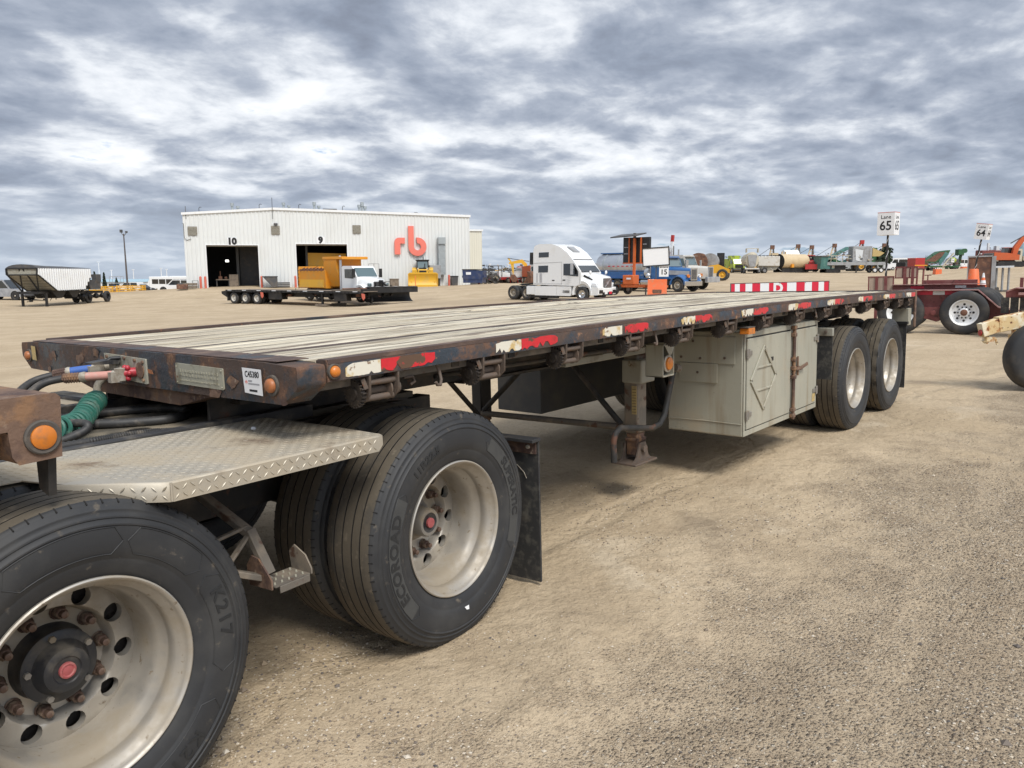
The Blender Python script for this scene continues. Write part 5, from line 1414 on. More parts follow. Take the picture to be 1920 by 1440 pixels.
# ---------------------------------------------------------------- the shop building
def build_shop():
    p, yaw = ((42.952, 82.778, 1.24)), -0.593
    B = thing('shop_building', 'long white ribbed steel shop with two open doors 10 and 9 and coral letters', 'building', p, yaw)
    Wd, Dp, RX = 32.86, 26.0, 9.78
    def roof(u):
        return 8.19 + (8.88 - 8.19) * u / RX if u < RX else 8.88 + (8.38 - 8.88) * (u - RX) / (Wd - RX)
    doors = [(2.25, 7.87, 4.82), (12.07, 17.93, 4.98)]
    # front wall with door openings, ribbed sheet: one rib each 0.305 m
    mb = MB()
    def panel(u0, u1, z0, z1f):
        n = max(1, int(round((u1 - u0) / 0.42))); s = (u1 - u0) / n
        for k in range(n):
            a = u0 + k * s
            pr_ = [(a, 0.0), (a + s * 0.50, 0.0), (a + s * 0.62, -0.055), (a + s * 0.88, -0.055), (a + s, 0.0)]
            for (ua, ya), (ub, yb) in zip(pr_, pr_[1:]):
                mb.add([(ua, ya, z0), (ub, yb, z0), (ub, yb, z1f(ub)), (ua, ya, z1f(ua))], [(0, 1, 2, 3)])
    panel(0, 2.25, 0, roof); panel(2.25, 7.87, 4.82, roof); panel(7.87, 12.07, 0, roof); panel(12.07, 17.93, 4.98, roof); panel(17.93, Wd, 0, roof)
    mb.put(B, 'front_wall', M_siding)
    mb = MB()
    for k in range(int(Dp / 0.6)):
        y0 = k * 0.6 + 0.02; y1 = y0 + 0.6
        mb.box(-0.02, 0.08, y0, y1 - 0.1, 0, 8.19); mb.box(-0.05, 0.08, y1 - 0.1, y1, 0, 8.19)
        mb.box(Wd - 0.08, Wd + 0.02, y0, y1 - 0.1, 0, 8.36); mb.box(Wd - 0.08, Wd + 0.05, y1 - 0.1, y1, 0, 8.36)
    mb.put(B, 'side_wall', M_siding)
    mb = MB(); mb.prism([(0, 0), (Wd, 0), (Wd, 8.38), (RX, 8.88), (0, 8.19)], 'y', Dp, Dp + 0.1); mb.put(B, 'rear_wall', M_siding)
    mb = MB(); mb.prism([(-0.1, 8.2), (RX, 8.9), (Wd + 0.1, 8.4), (Wd + 0.1, 8.55), (RX, 9.05), (-0.1, 8.35)], 'y', 0.02, Dp + 0.2); mb.put(B, 'roof', M_siding)
    mb = MB(); mb.prism([(-0.12, 8.14), (RX, 8.84), (Wd + 0.12, 8.33), (Wd + 0.12, 8.60), (RX, 9.10), (-0.12, 8.40)], 'y', -0.16, 0.0); mb.put(B, 'eave_trim', M_white)
    for u0, u1, h in doors:
        mb = MB(); mb.box(u0 - 0.06, u0 + 0.02, -0.07, 0.12, 0, h); mb.box(u1 - 0.02, u1 + 0.06, -0.07, 0.12, 0, h); mb.box(u0 - 0.06, u1 + 0.06, -0.07, 0.12, h, h + 0.09)
        mb.put(B, 'door_frame', M_white)
        bx(B, 'rolled_door', M_vent, [(u0 + 0.05, u1 - 0.05, 0.15, 0.25, h - 0.16, h + 0.3)])
    # interior shell
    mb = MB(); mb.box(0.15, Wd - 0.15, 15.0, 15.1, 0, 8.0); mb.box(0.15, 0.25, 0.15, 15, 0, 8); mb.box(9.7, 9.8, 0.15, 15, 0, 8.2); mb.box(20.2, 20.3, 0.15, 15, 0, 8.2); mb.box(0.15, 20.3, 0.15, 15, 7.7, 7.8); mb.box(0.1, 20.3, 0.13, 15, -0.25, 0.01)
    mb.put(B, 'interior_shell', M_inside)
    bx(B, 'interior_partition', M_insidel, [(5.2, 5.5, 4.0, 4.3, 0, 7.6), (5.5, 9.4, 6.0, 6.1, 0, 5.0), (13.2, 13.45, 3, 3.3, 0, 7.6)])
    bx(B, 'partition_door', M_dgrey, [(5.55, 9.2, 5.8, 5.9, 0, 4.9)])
    for u, z, ux_ in ((0.95, 6.39, 0.55), (9.88, 6.56, 0.5), (19.11, 6.74, 0.5)):
        v = bx(B, 'louvre_vent', M_vent, [(u - 0.48, u + 0.48, -0.14, -0.087, z - 0.48, z + 0.48)])
        mb = MB()
        for k in range(7):
            zz = z - 0.40 + k * 0.125
            mb.bar((u - 0.42, -0.155, zz), (u + 0.42, -0.155, zz), 0.03, 0.075)
        mb.put(v, 'louvre_slats', M_beiged)
    mb = MB(); mb.box(9.72, 10.14, -0.32, -0.05, 7.12, 7.34); mb.put(B, 'wall_light', M_dgrey, 0.02)
    for u, z, s in ((5.07, 5.23, '10'), (14.9, 5.42, '9')):
        q = bx(B, 'number_board', M_sign, [(u - 0.48, u + 0.48, -0.125, -0.09, z - 0.43, z + 0.43)])
        text_on(q, 'door_number', M_ink, s, 0.98, (u, -0.128, z), (1, 0, 0), (0, 0, 1), 0.003, 0.07)
    # coral letters r and b, built from strokes
    def arc(cx_, cz, r0, r1, a0, a1, n=28):
        mb = MB(); a = [math.radians(a0 + (a1 - a0) * i / n) for i in range(n + 1)]
        for i in range(n):
            q = [(cx_ + r * math.cos(t), cz + r * math.sin(t)) for r, t in ((r0, a[i]), (r1, a[i]), (r1, a[i + 1]), (r0, a[i + 1]))]
            mb.prism(q, 'y', -0.34, -0.09)
        return mb
    R_ = thing('wall_letter', 'coral letter r mounted on the white ribbed wall', 'sign letter', p, yaw, 'coral letters on the shop wall')
    mb = arc(24.08, 5.23, 0.0, 0.56, 90, 180, 10); mb.box(23.52, 24.22, -0.34, -0.09, 3.80, 5.23); mb.box(24.08, 24.78, -0.338, -0.09, 5.09, 5.79)
    mb.put(R_, 'letter_face', M_coral)
    L_ = thing('wall_letter', 'tall coral letter b mounted on the white ribbed wall', 'sign letter', p, yaw, 'coral letters on the shop wall')
    cxb, czb = 26.30, 4.72
    mb = arc(cxb, czb, 0.42, 1.10, -180, 96, 34); mb.box(cxb - 1.10, cxb - 0.42, -0.34, -0.09, czb, 7.18); mb.put(L_, 'letter_face', M_coral)
    # duct
    mb = MB()
    for k in range(4):
        z0 = 1.35 + k * 0.92; mb.box(28.80, 29.62, -0.75, -0.06, z0, z0 + 0.90)
        mb.bar((28.82, -0.76, z0 + 0.03), (29.6, -0.76, z0 + 0.87), 0.02, 0.03, 0, (0, 1, 0)); mb.bar((29.6, -0.76, z0 + 0.03), (28.82, -0.76, z0 + 0.87), 0.02, 0.03, 0, (0, 1, 0))
    mb.box(28.78, 29.66, -0.95, -0.06, 5.05, 5.85); mb.put(B, 'exhaust_duct', M_galv, 0.02)
    for u, h in ((5.22, 0.95), (5.84, 0.55), (14.38, 1.0), (14.9, 0.6), (19.6, 0.9), (19.95, 1.2), (20.3, 0.75), (10.9, 0.8), (11.5, 0.5)):
        z = roof(u) + 0.12; mb = MB(); mb.cyl((u, 1.2, z - 0.2), (u, 1.2, z + h * 0.62), 0.13, 10); mb.cyl((u, 1.2, z + h * 0.62), (u, 1.2, z + h), 0.21, 10); mb.put(B, 'roof_flue', M_galv)
    for u in (1.7, 8.2, 12.6, 17.6):
        z = roof(u) + 0.1; tb(B, 'goose_neck_pipe', M_dgrey, [([(u, 0.6, z - 0.1), (u, 0.6, z + 0.55), (u + 0.10, 0.6, z + 0.66), (u + 0.28, 0.6, z + 0.62)], 0.035)])
    tb(B, 'antenna', M_dgrey, [([(0.35, -0.08, 7.7), (0.35, -0.08, 9.1)], 0.03)]); tb(B, 'antenna', M_dgrey, [([(9.64, -0.2, 7.8), (9.64, -0.2, 10.2)], 0.03)])
    bx(B, 'roof_unit', M_dgrey, [(15.4, 17.0, 1.5, 2.6, roof(16) + 0.1, roof(16) + 0.45), (26.3, 26.7, 1.5, 1.9, roof(26) + 0.1, roof(26) + 0.4)])
    tb(B, 'wall_conduit', M_dgrey, [([(-0.1, -0.1, 7.2), (0.05, -0.1, 7.2), (0.05, -0.1, 5.6), (0.3, -0.1, 5.35), (0.75, -0.1, 5.5)], 0.03)])
    mb = MB(); mb.box(19.2, 19.35, -0.16, -0.05, 3.2, 3.35); mb.put(B, 'wall_camera', M_dgrey)
    # annex
    A = thing('shop_annex', 'low cream annex at the far right end of the white shop', 'building', p, yaw)
    mb = MB()
    for k in range(9):
        a = Wd + 0.06 + k * 0.305; mb.box(a, a + 0.22, 5.0, 5.15, 0, 6.9); mb.box(a + 0.22, a + 0.305, 4.95, 5.15, 0, 6.9)
    mb.box(Wd + 0.06, Wd + 2.8, 5.15, 22, 0, 6.9); mb.put(A, 'wall', M_sidingy)
    mb = MB(); mb.box(Wd + 0.06, Wd + 2.95, 4.85, 22, 6.9, 7.12); mb.put(A, 'roof_trim', M_white)
    mb = MB(); mb.box(Wd + 0.2, Wd + 0.5, 4.6, 4.95, 3.8, 3.95); mb.put(A, 'wall_lamp', M_dgrey)
    # bollards
    for i, (u, lab) in enumerate(((2.05, 'faded red bollard touching the left jamb of the left open door'), (8.1, 'faded red bollard beside the small tapered steel bin'), (11.85, 'faded red bollard beside the rear of the orange spreader'), (30.0, 'faded red bollard right of the galvanised wall duct'), (1.55, 'faded red bollard nearest the left corner of the shop'))):
        t = thing('bollard', lab, 'bollard', tuple(Vector(p) + (TILT @ rotz(yaw) @ Vector((u, -0.9, 0)))), yaw, 'bollards along the shop wall')
        mb = MB(); mb.cyl((0, 0, -0.1), (0, 0, 1.22), 0.13, 12); mb.ball((0, 0, 1.22), 0.13, 10, 6); mb.put(t, 'post', M_bollard)
    def on(u, v, z=0.0):
        return tuple(Vector(p) + (TILT @ rotz(yaw) @ Vector((u, v, z))))
    # things inside and beside the doors
    t = thing('workbench', 'wooden workbench with tools standing inside door 10', 'workbench', on(4.2, 2.4), yaw)
    bx(t, 'cabinet', M_plank, [(0.2, 1.2, 0, 0.8, 0, 1.5)]); bx(t, 'bench_top', M_plank, [(-1.3, 0.2, 0, 0.8, 0.85, 0.95)])
    for x in (-1.25, 0.1):
        bx(t, 'leg', M_dgrey, [(x, x + 0.08, 0.1, 0.7, 0, 0.85)])
    mb = MB(); mb.box(-1.0, -0.6, 0.2, 0.6, 0.95, 1.3); mb.ball((-0.2, 0.4, 1.1), 0.18); mb.cyl((-0.8, 0.4, 1.3), (-0.8, 0.4, 1.9), 0.06); mb.put(t, 'tools', M_rusty)
    t = thing('shop_lamp', 'small lit lamp hanging inside door 10', 'lamp', on(4.1, 5.0, 3.1), yaw)
    mb = MB(); mb.box(-0.18, 0.18, -0.1, 0.1, -0.12, 0.12); o = mb.put(t, 'lit_panel', lit); tb(t, 'cord', M_black, [([(0, 0, 0.12), (0, 0, 4.6)], 0.012)])
    t = thing('steel_hopper', 'small black tapered steel bin by the wall right of door 10', 'bin', on(9.0, -1.3), yaw)
    mb = MB(); mb.prism([(-0.75, 1.25), (0.85, 1.25), (0.85, 0.1), (0.25, 0.1)], 'y', -0.6, 0.6); mb.put(t, 'body', M_dgrey); bx(t, 'rim', M_dgrey, [(-0.8, 0.9, -0.65, 0.65, 1.22, 1.32)])
    t = thing('dark_pallet', 'stack of dark track pads by the wall between the doors', 'pallet', on(10.4, -1.2), yaw)
    for k in range(3):
        bx(t, 'pad', M_dgrey, [(-0.8, 0.8, -0.5, 0.5, 0.05 + 0.2 * k, 0.2 + 0.2 * k)])
    t = thing('scrap_crate', 'low rusty crate of scrap at the left corner of the shop', 'crate', on(-0.1, -3.0), yaw)
    bx(t, 'crate', M_rusty, [(-0.6, 0.5, -0.4, 0.4, 0, 0.5)], 0.03); bx(t, 'scrap', M_dgrey, [(-0.4, 0.0, -0.3, 0.2, 0.5, 0.62)])
    t = thing('timber_pile', 'pile of grey timbers on the ground near the shop corner', 'timber pile', on(0.3, -1.5), yaw)
    for k in range(6):
        bx(t, 'timber', M_plank, [(-1.0, 0.9, -0.5 + 0.33 * (k % 3), -0.22 + 0.33 * (k % 3), 0.05 + 0.3 * (k // 3), 0.3 + 0.3 * (k // 3))])
    t = thing('bike_rail', 'thin grey pipe rail standing near the shop corner', 'rail', on(1.0, -0.6), yaw)
    tb(t, 'pipe', M_dgrey, [([(-0.35, 0, 0), (-0.35, 0, 0.85), (0.25, 0, 0.85), (0.25, 0, 0)], 0.035)])
    t = thing('wall_bench', 'grey bench against the shop wall left of the bulldozer', 'bench', on(22.1, -0.8), yaw)
    bx(t, 'seat', M_dgrey, [(-0.9, 0.9, -0.25, 0.25, 0.5, 0.58)])
    for x in (-0.8, 0.75):
        bx(t, 'leg', M_dgrey, [(x, x + 0.06, -0.2, 0.2, 0, 0.5)])
    t = thing('mesh_cage', 'low white mesh cage against the shop wall behind the plow truck', 'cage', on(20.9, -0.8), yaw)
    mb = MB()
    for x in (-0.6, 0, 0.6):
        mb.box(x - 0.03, x + 0.03, -0.3, -0.24, 0, 2.7)
    for z in (0.05, 1.3, 2.65):
        mb.box(-0.6, 0.6, -0.3, -0.24, z, z + 0.06)
    mb.put(t, 'bars', M_grey)
    t = thing('waste_bin', 'small black waste bin by the shop wall near the duct', 'bin', on(30.7, -0.7), yaw)
    mb = MB(); mb.prism([(-0.35, 0), (0.35, 0), (0.42, 1.1), (-0.42, 1.1)], 'y', -0.35, 0.35); mb.put(t, 'body', M_dgrey); bx(t, 'lid', M_black, [(-0.46, 0.46, -0.4, 0.4, 1.1, 1.2)])
    t = thing('planter_box', 'brown wooden box by the shop wall left of the bulldozer', 'box', on(23.2, -1.5), yaw)
    bx(t, 'body', M_plank, [(-0.5, 0.5, -0.4, 0.4, 0, 0.85)]); bx(t, 'rim', M_plank, [(-0.55, 0.55, -0.45, 0.45, 0.85, 0.92)])
    t = thing('grey_locker', 'grey steel cabinet by the shop wall right of the bulldozer', 'cabinet', on(28.2, -1.0), yaw)
    bx(t, 'body', M_grey, [(-0.7, 0.7, -0.5, 0.5, 0.9, 2.5)], 0.03); bx(t, 'leg', M_dgrey, [(-0.6, -0.5, -0.4, 0.4, 0, 0.9), (0.5, 0.6, -0.4, 0.4, 0, 0.9)])
    t = thing('long_bin', 'low dark grey bin by the wall left of the navy dumpster', 'bin', on(33.6, 1.0), yaw)
    bx(t, 'body', M_dgrey, [(-1.3, 1.0, -0.6, 0.6, 0.1, 0.95)], 0.04); bx(t, 'lid', M_black, [(-1.32, 1.02, -0.62, 0.62, 0.97, 1.03)])


lit = bpy.data.materials.new('lit_lamp'); lit.use_nodes = True
nb = lit.node_tree.nodes['Principled BSDF']; nb.inputs['Emission Color'].default_value = (1, 0.97, 0.9, 1); nb.inputs['Emission Strength'].default_value = 2.0
build_shop()
p, yaw = at_bg('dumpster')
t = thing('dumpster', 'navy blue steel dumpster at the right end of the shop', 'dumpster', p, yaw)
mb = MB(); mb.prism([(-1.15, 0.15), (1.15, 0.15), (1.25, 1.55), (-1.25, 1.75)], 'y', -0.9, 0.9); mb.put(t, 'body', M_bin, 0.03)
bx(t, 'pocket', M_bin, [(-1.33, -1.22, -0.7, 0.7, 0.75, 1.0), (1.22, 1.33, -0.7, 0.7, 0.75, 1.0)]); bx(t, 'lid', M_black, [(-1.28, 1.28, -0.95, 0.95, 1.66, 1.74)]); bx(t, 'notice', M_sign, [(-0.8, -0.2, -0.915, -0.905, 1.1, 1.4)]); bx(t, 'rib', M_bin, [(-1.18, 1.18, -0.95, -0.90, 0.55, 0.65)])


# ---------------------------------------------------------------- trucks
def seg_windows(parent, name, m, polys, ax, a, b):
    for q in polys:
        pr(parent, name, m, q, ax, a, b)


def rsec(x, hw, z0, z1, r=0.12, top=None):
    """rounded rectangular section across x"""
    top = hw if top is None else top
    return [(x, -hw, z0), (x, -hw, (z0 + z1) / 2), (x, -top, z1 - r), (x, -top + r, z1), (x, top - r, z1), (x, top, z1 - r), (x, hw, (z0 + z1) / 2), (x, hw, z0)]


def highway_tractor():
    p, yaw = at_bg('highway_tractor')
    t = thing('highway_tractor', 'white aerodynamic highway tractor with tall sleeper parked beyond the trailer deck', 'truck', p, yaw)
    bx(t, 'frame', M_black, [(-7.0, 1.0, -0.45, -0.33, 0.72, 0.98), (-7.0, 1.0, 0.33, 0.45, 0.72, 0.98), (-7.0, -6.9, -0.45, 0.45, 0.72, 0.98)])
    side = [(-4.25, 1.12), (-4.25, 3.55), (-4.12, 3.88), (-3.7, 4.0), (-2.6, 3.99), (-1.9, 3.78), (-1.25, 3.36), (-0.78, 2.88), (-0.05, 1.98), (-0.05, 1.2), (-0.5, 1.05)]
    pr(t, 'cab', M_white, side, 'y', -1.24, 1.24, 0.16, 4)
    mb = MB()
    mb.loft([rsec(1.30, 0.62, 0.62, 1.62, 0.12, 0.55), rsec(1.18, 0.80, 0.60, 1.70, 0.16, 0.66), rsec(0.6, 0.92, 0.9, 1.82, 0.2, 0.78), rsec(-0.1, 1.08, 1.0, 1.98, 0.2, 0.98), rsec(-0.35, 1.16, 1.0, 2.02, 0.2, 1.05)], smooth=True)
    mb.put(t, 'hood', M_white)
    for s in (-1, 1):
        mb = MB(); a = [math.radians(q) for q in range(-8, 190, 14)]
        secs = []
        for q in a:
            c, d = math.cos(q), math.sin(q)
            secs.append([(0.66 * c, s * 0.72, 0.55 + 0.66 * d), (0.66 * c, s * 1.2, 0.55 + 0.66 * d), (0.80 * c, s * 1.24, 0.55 + 0.86 * d), (0.78 * c, s * 0.72, 0.55 + 0.98 * d)])
        mb.loft(secs, smooth=True); mb.put(t, 'fender', M_white)
        bx(t, 'headlight', M_whrefl, [(0.70, 1.14, s * 1.0 - 0.12, s * 1.0 + 0.12, 1.02, 1.28)], 0.06)
        pr(t, 'corner_bumper', M_white, [(0.78, 0.42), (1.32, 0.45), (1.34, 0.98), (0.80, 1.02)], 'y', min(s * 0.5, s * 1.19), max(s * 0.5, s * 1.19), 0.06, 3)
        bx(t, 'air_inlet', M_black, [(0.86, 1.36, min(s * 0.58, s * 1.05), max(s * 0.58, s * 1.05), 0.55, 0.80)], 0.04)
        mb = MB(); mb.bar((0.0, s * 0.99, 1.78), (0.62, s * 0.86, 1.45), 0.02, 0.16, 0, (0, 0, 1)); mb.put(t, 'hood_vent', M_black, 0.01)
        mb = MB(); mb.prism([(-0.75, 1.85), (-0.55, 1.85), (-0.55, 2.62), (-0.75, 2.62)], 'y', s * 1.42 - 0.05, s * 1.42 + 0.13 * s); mb.put(t, 'mirror', M_silver, 0.03)
        tb(t, 'mirror_arm', M_black, [([(-0.6, s * 1.2, 2.2), (-0.62, s * 1.42, 2.2)], 0.03)])
        mb = MB(); mb.ball((0.55, s * 0.98, 1.98), 0.11, 8, 6, 0, (0.8, 1, 1.3)); mb.cyl((0.45, s * 0.93, 1.75), (0.55, s * 0.98, 1.95), 0.02, 6); mb.put(t, 'hood_mirror', M_white)
        # windows and doors on the side
        y0, y1 = sorted((s * 1.245, s * 1.252))
        pr(t, 'door_window', M_winint, [(-1.55, 1.80), (-0.28, 1.72), (-0.28, 2.05), (-0.68, 2.60), (-1.55, 2.60)], 'y', y0, y1)
        pr(t, 'sleeper_window', M_winint, [(-3.78, 1.98), (-2.92, 2.0), (-2.9, 2.48), (-3.78, 2.46)], 'y', y0, y1)
        pr(t, 'sleeper_window', M_winint, [(-3.74, 3.05), (-2.85, 3.07), (-2.84, 3.42), (-3.74, 3.40)], 'y', y0, y1)
        mb = MB()
        for a_, b_ in (((-1.70, 1.15), (-1.70, 2.72)), ((-0.16, 1.2), (-0.16, 1.95)), ((-4.2, 2.65), (-1.7, 2.72)), ((-4.2, 1.2), (-1.7, 1.2))):
            mb.bar((a_[0], s * 1.243, a_[1]), (b_[0], s * 1.243, b_[1]), 0.012, 0.02, 0, (0, 1, 0))
        mb.put(t, 'panel_seam', M_grey)
        bx(t, 'door_handle', M_black, [(-1.62, -1.38, y0, y1, 1.42, 1.5)]); bx(t, 'hatch_handle', M_black, [(-2.55, -2.33, y0, y1, 1.40, 1.47)])
        bx(t, 'side_skirt', M_white, [(-4.85, -4.1, y0 - 0.02, y1, 0.42, 1.0), (-4.08, -2.15, y0 - 0.02, y1, 0.36, 1.02), (-2.13, -0.92, y0 - 0.02, y1, 0.36, 1.02)], 0.0)
        bx(t, 'skirt_body', M_white, [(-4.85, -0.92, min(s * 0.75, s * 1.22), max(s * 0.75, s * 1.22), 0.38, 1.03)], 0.05)
        bx(t, 'step', M_grey, [(-1.6, -1.0, y0 - 0.02 * 1, y1 + 0.004, 0.55, 0.75), (-4.7, -4.3, y0, y1 + 0.004, 0.5, 0.72)])
        bx(t, 'lower_skirt', M_black, [(-4.9, -2.1, min(s * 1.0, s * 1.18), max(s * 1.0, s * 1.18), 0.18, 0.36)])
        mb = MB()
        for k in range(9):
            for j in (0, 1):
                w = 0.22 if j else 0.10
                mb.box(-3.95 + 0.28 * j, -3.95 + 0.28 * j + w, y0, y1, 1.28 + k * 0.075, 1.315 + k * 0.075)
        mb.put(t, 'door_lettering', M_greyink)
        pr(t, 'cab_extender', M_black, [(-4.62, 2.55), (-4.27, 2.55), (-4.27, 3.42), (-4.60, 3.42)], 'y', min(s * 1.1, s * 1.2), max(s * 1.1, s * 1.2))
        bx(t, 'quarter_fender', M_black, [(-5.4, -4.4, min(s * 0.6, s * 1.2), max(s * 0.6, s * 1.2), 1.04, 1.09)])
    # windshield in the sloped nose of the cab
    mb = MB(); mb.add([(-0.84, -1.05, 2.83), (-0.84, 1.05, 2.83), (-0.06, 1.12, 2.03), (-0.06, -1.12, 2.03)], [(0, 1, 2, 3)]); mb.add([(-0.90, -1.05, 2.83), (-0.90, 1.05, 2.83), (-0.10, 1.12, 2.0), (-0.10, -1.12, 2.0)], [(0, 3, 2, 1)])
    o = mb.put(t, 'windshield', M_win); o.location = (0.022, 0, 0.02)
    mb = MB(); mb.bar((-0.80, -1.15, 2.88), (-0.80, 1.15, 2.88), 0.10, 0.05); mb.put(t, 'sun_visor', M_black)
    mb = MB(); mb.add([(-1.90, -0.42, 3.78), (-1.90, 0.42, 3.78), (-1.30, 0.42, 3.39), (-1.30, -0.42, 3.39)], [(0, 1, 2, 3)]); o = mb.put(t, 'roof_window', M_grey); o.location = (0.02, 0, 0.035)
    pr(t, 'grille', M_dgrey, [(-0.50, 0.95), (0.50, 0.95), (0.54, 1.58), (-0.54, 1.58)], 'x', 1.29, 1.325, 0.02)
    mb = MB()
    for k in range(8):
        mb.box(1.325, 1.332, -0.48, 0.48, 0.99 + k * 0.073, 1.01 + k * 0.073)
    mb.bar((1.338, -0.36, 0.98), (1.338, 0.36, 1.54), 0.02, 0.04, 0, (1, 0, 0)); mb.lathe([(1.326, 0.10), (1.345, 0.10), (1.345, 0.0)], 14, o=(0, 0, 1.26), ax='x'); mb.put(t, 'grille_bars', M_silver)
    bx(t, 'bumper', M_white, [(1.1, 1.36, -0.62, 0.62, 0.62, 0.90)], 0.04); bx(t, 'lower_grille', M_black, [(1.1, 1.35, -0.62, 0.62, 0.40, 0.62)]); bx(t, 'plate', M_redrefl, [(1.362, 1.37, 0.15, 0.5, 0.5, 0.68)]); bx(t, 'plate', M_sign, [(1.362, 1.37, -0.4, -0.05, 0.5, 0.68)])
    pr(t, 'fifth_wheel', M_black, [(-6.3, 1.05), (-4.9, 1.12), (-4.9, 1.22), (-6.0, 1.16)], 'y', -0.45, 0.45)
    bx(t, 'axle', M_black, [(-4.96, -4.84, -0.9, 0.9, 0.46, 0.58), (-6.26, -6.14, -0.9, 0.9, 0.46, 0.58), (-0.06, 0.06, -0.9, 0.9, 0.42, 0.52)])
    for s in (-1, 1):
        bg_wheel(t, 0, s * 1.2, 0.51, 0.51, 0.30, M_chrome, s, 0.06)
        for x in (-4.9, -6.2):
            bg_wheel(t, x, s * 1.22, 0.52, 0.52, 0.28, M_alu, s, 0.13); bg_wheel(t, x, s * 0.88, 0.52, 0.52, 0.28, M_grey, s, 0.13)


highway_tractor()


def conventional_cab(t, body, stripe=None, hood_front=0.85, hood_z=2.02, cab_z=2.92, grille=M_chrome, x_cab=(-2.6, -1.25), low=1.05):
    """square-nosed truck cab: hood, cab, fenders, grille"""
    hx = hood_front
    mb = MB(); mb.loft([rsec(hx, 0.50, 0.95, hood_z - 0.16, 0.10, 0.44), rsec(hx - 0.4, 0.58, 0.95, hood_z - 0.10, 0.12, 0.52), rsec(x_cab[1] + 0.35, 0.80, 1.0, hood_z, 0.14, 0.72), rsec(x_cab[1], 0.92, 1.0, hood_z + 0.02, 0.14, 0.84)], smooth=False)
    mb.put(t, 'hood', body, 0.03)
    pr(t, 'grille', grille, [(-0.46, 0.92), (0.46, 0.92), (0.46, hood_z - 0.10), (-0.46, hood_z - 0.10)], 'x', hx + 0.003, hx + 0.06, 0.02)
    mb = MB()
    for k in range(11):
        mb.box(hx + 0.061, hx + 0.068, -0.36 + k * 0.066, -0.33 + k * 0.066, 1.0, hood_z - 0.2)
    mb.put(t, 'grille_bars', M_dgrey)
    a, b = x_cab
    pr(t, 'cab', body, [(a, low), (a, cab_z - 0.05), (a + 0.15, cab_z), (b - 0.15, cab_z), (b - 0.02, cab_z - 0.16), (b + 0.28, hood_z), (b + 0.28, low)], 'y', -1.02, 1.02, 0.06, 3)
    mb = MB(); mb.add([(b + 0.012, -0.9, cab_z - 0.20), (b + 0.012, 0.9, cab_z - 0.20), (b + 0.30, 0.92, hood_z + 0.06), (b + 0.30, -0.92, hood_z + 0.06)], [(0, 1, 2, 3)]); mb.put(t, 'windshield', M_winl)
    mb = MB(); mb.bar((b + 0.14, -1.0, cab_z - 0.08), (b + 0.14, 1.0, cab_z - 0.08), 0.28, 0.03); mb.put(t, 'sun_visor', M_chrome)
    for s in (-1, 1):
        y0, y1 = sorted((s * 1.022, s * 1.03))
        pr(t, 'door_window', M_winl, [(a + 0.25, hood_z - 0.02), (b + 0.10, hood_z - 0.02), (b - 0.10, cab_z - 0.30), (a + 0.25, cab_z - 0.30)], 'y', y0, y1)
        mb = MB(); secs = []
        for q in range(0, 181, 15):
            c, d = math.cos(math.radians(q)), math.sin(math.radians(q))
            secs.append([(0.63 * c - 0.02, s * 0.62, 0.58 + 0.63 * d), (0.63 * c - 0.02, s * 1.18, 0.58 + 0.63 * d), (0.75 * c - 0.02, s * 1.2, 0.58 + 0.70 * d), (0.76 * c - 0.02, s * 0.62, 0.58 + 0.86 * d)])
        mb.loft(secs); mb.put(t, 'fender', body)
        mb = MB(); mb.lathe([(0.78, 0.0), (0.84, 0.13), (0.70, 0.15)], 14, o=(0, s * 0.78, 1.28), ax='x'); mb.put(t, 'headlight', M_amber if s < 0 else M_whrefl)
        mb = MB(); mb.cyl((b + 0.45, s * 1.28, 1.95), (b + 0.45, s * 1.28, 2.6), 0.10, 8); mb.put(t, 'mirror', M_chrome)
        mb = MB(); mb.cyl((a - 0.12, s * 0.92, 1.0), (a - 0.12, s * 0.92, cab_z + 0.55), 0.075, 10); mb.put(t, 'exhaust_stack', M_chrome)
        mb = MB(); mb.cyl((a + 0.45, s * 1.0, 0.75), (a - 0.9, s * 1.0, 0.75), 0.30, 16); mb.put(t, 'fuel_tank', M_chrome)
    if stripe:
        for s in (-1, 1):
            y0, y1 = sorted((s * 0.83, s * 0.90))
            mb = MB(); mb.bar((x_cab[1], s * 0.94, hood_z - 0.42), (hx - 0.02, s * 0.55, hood_z - 0.50), 0.012, 0.34, 0, (0, 0, 1)); mb.put(t, 'silver_stripe', stripe)


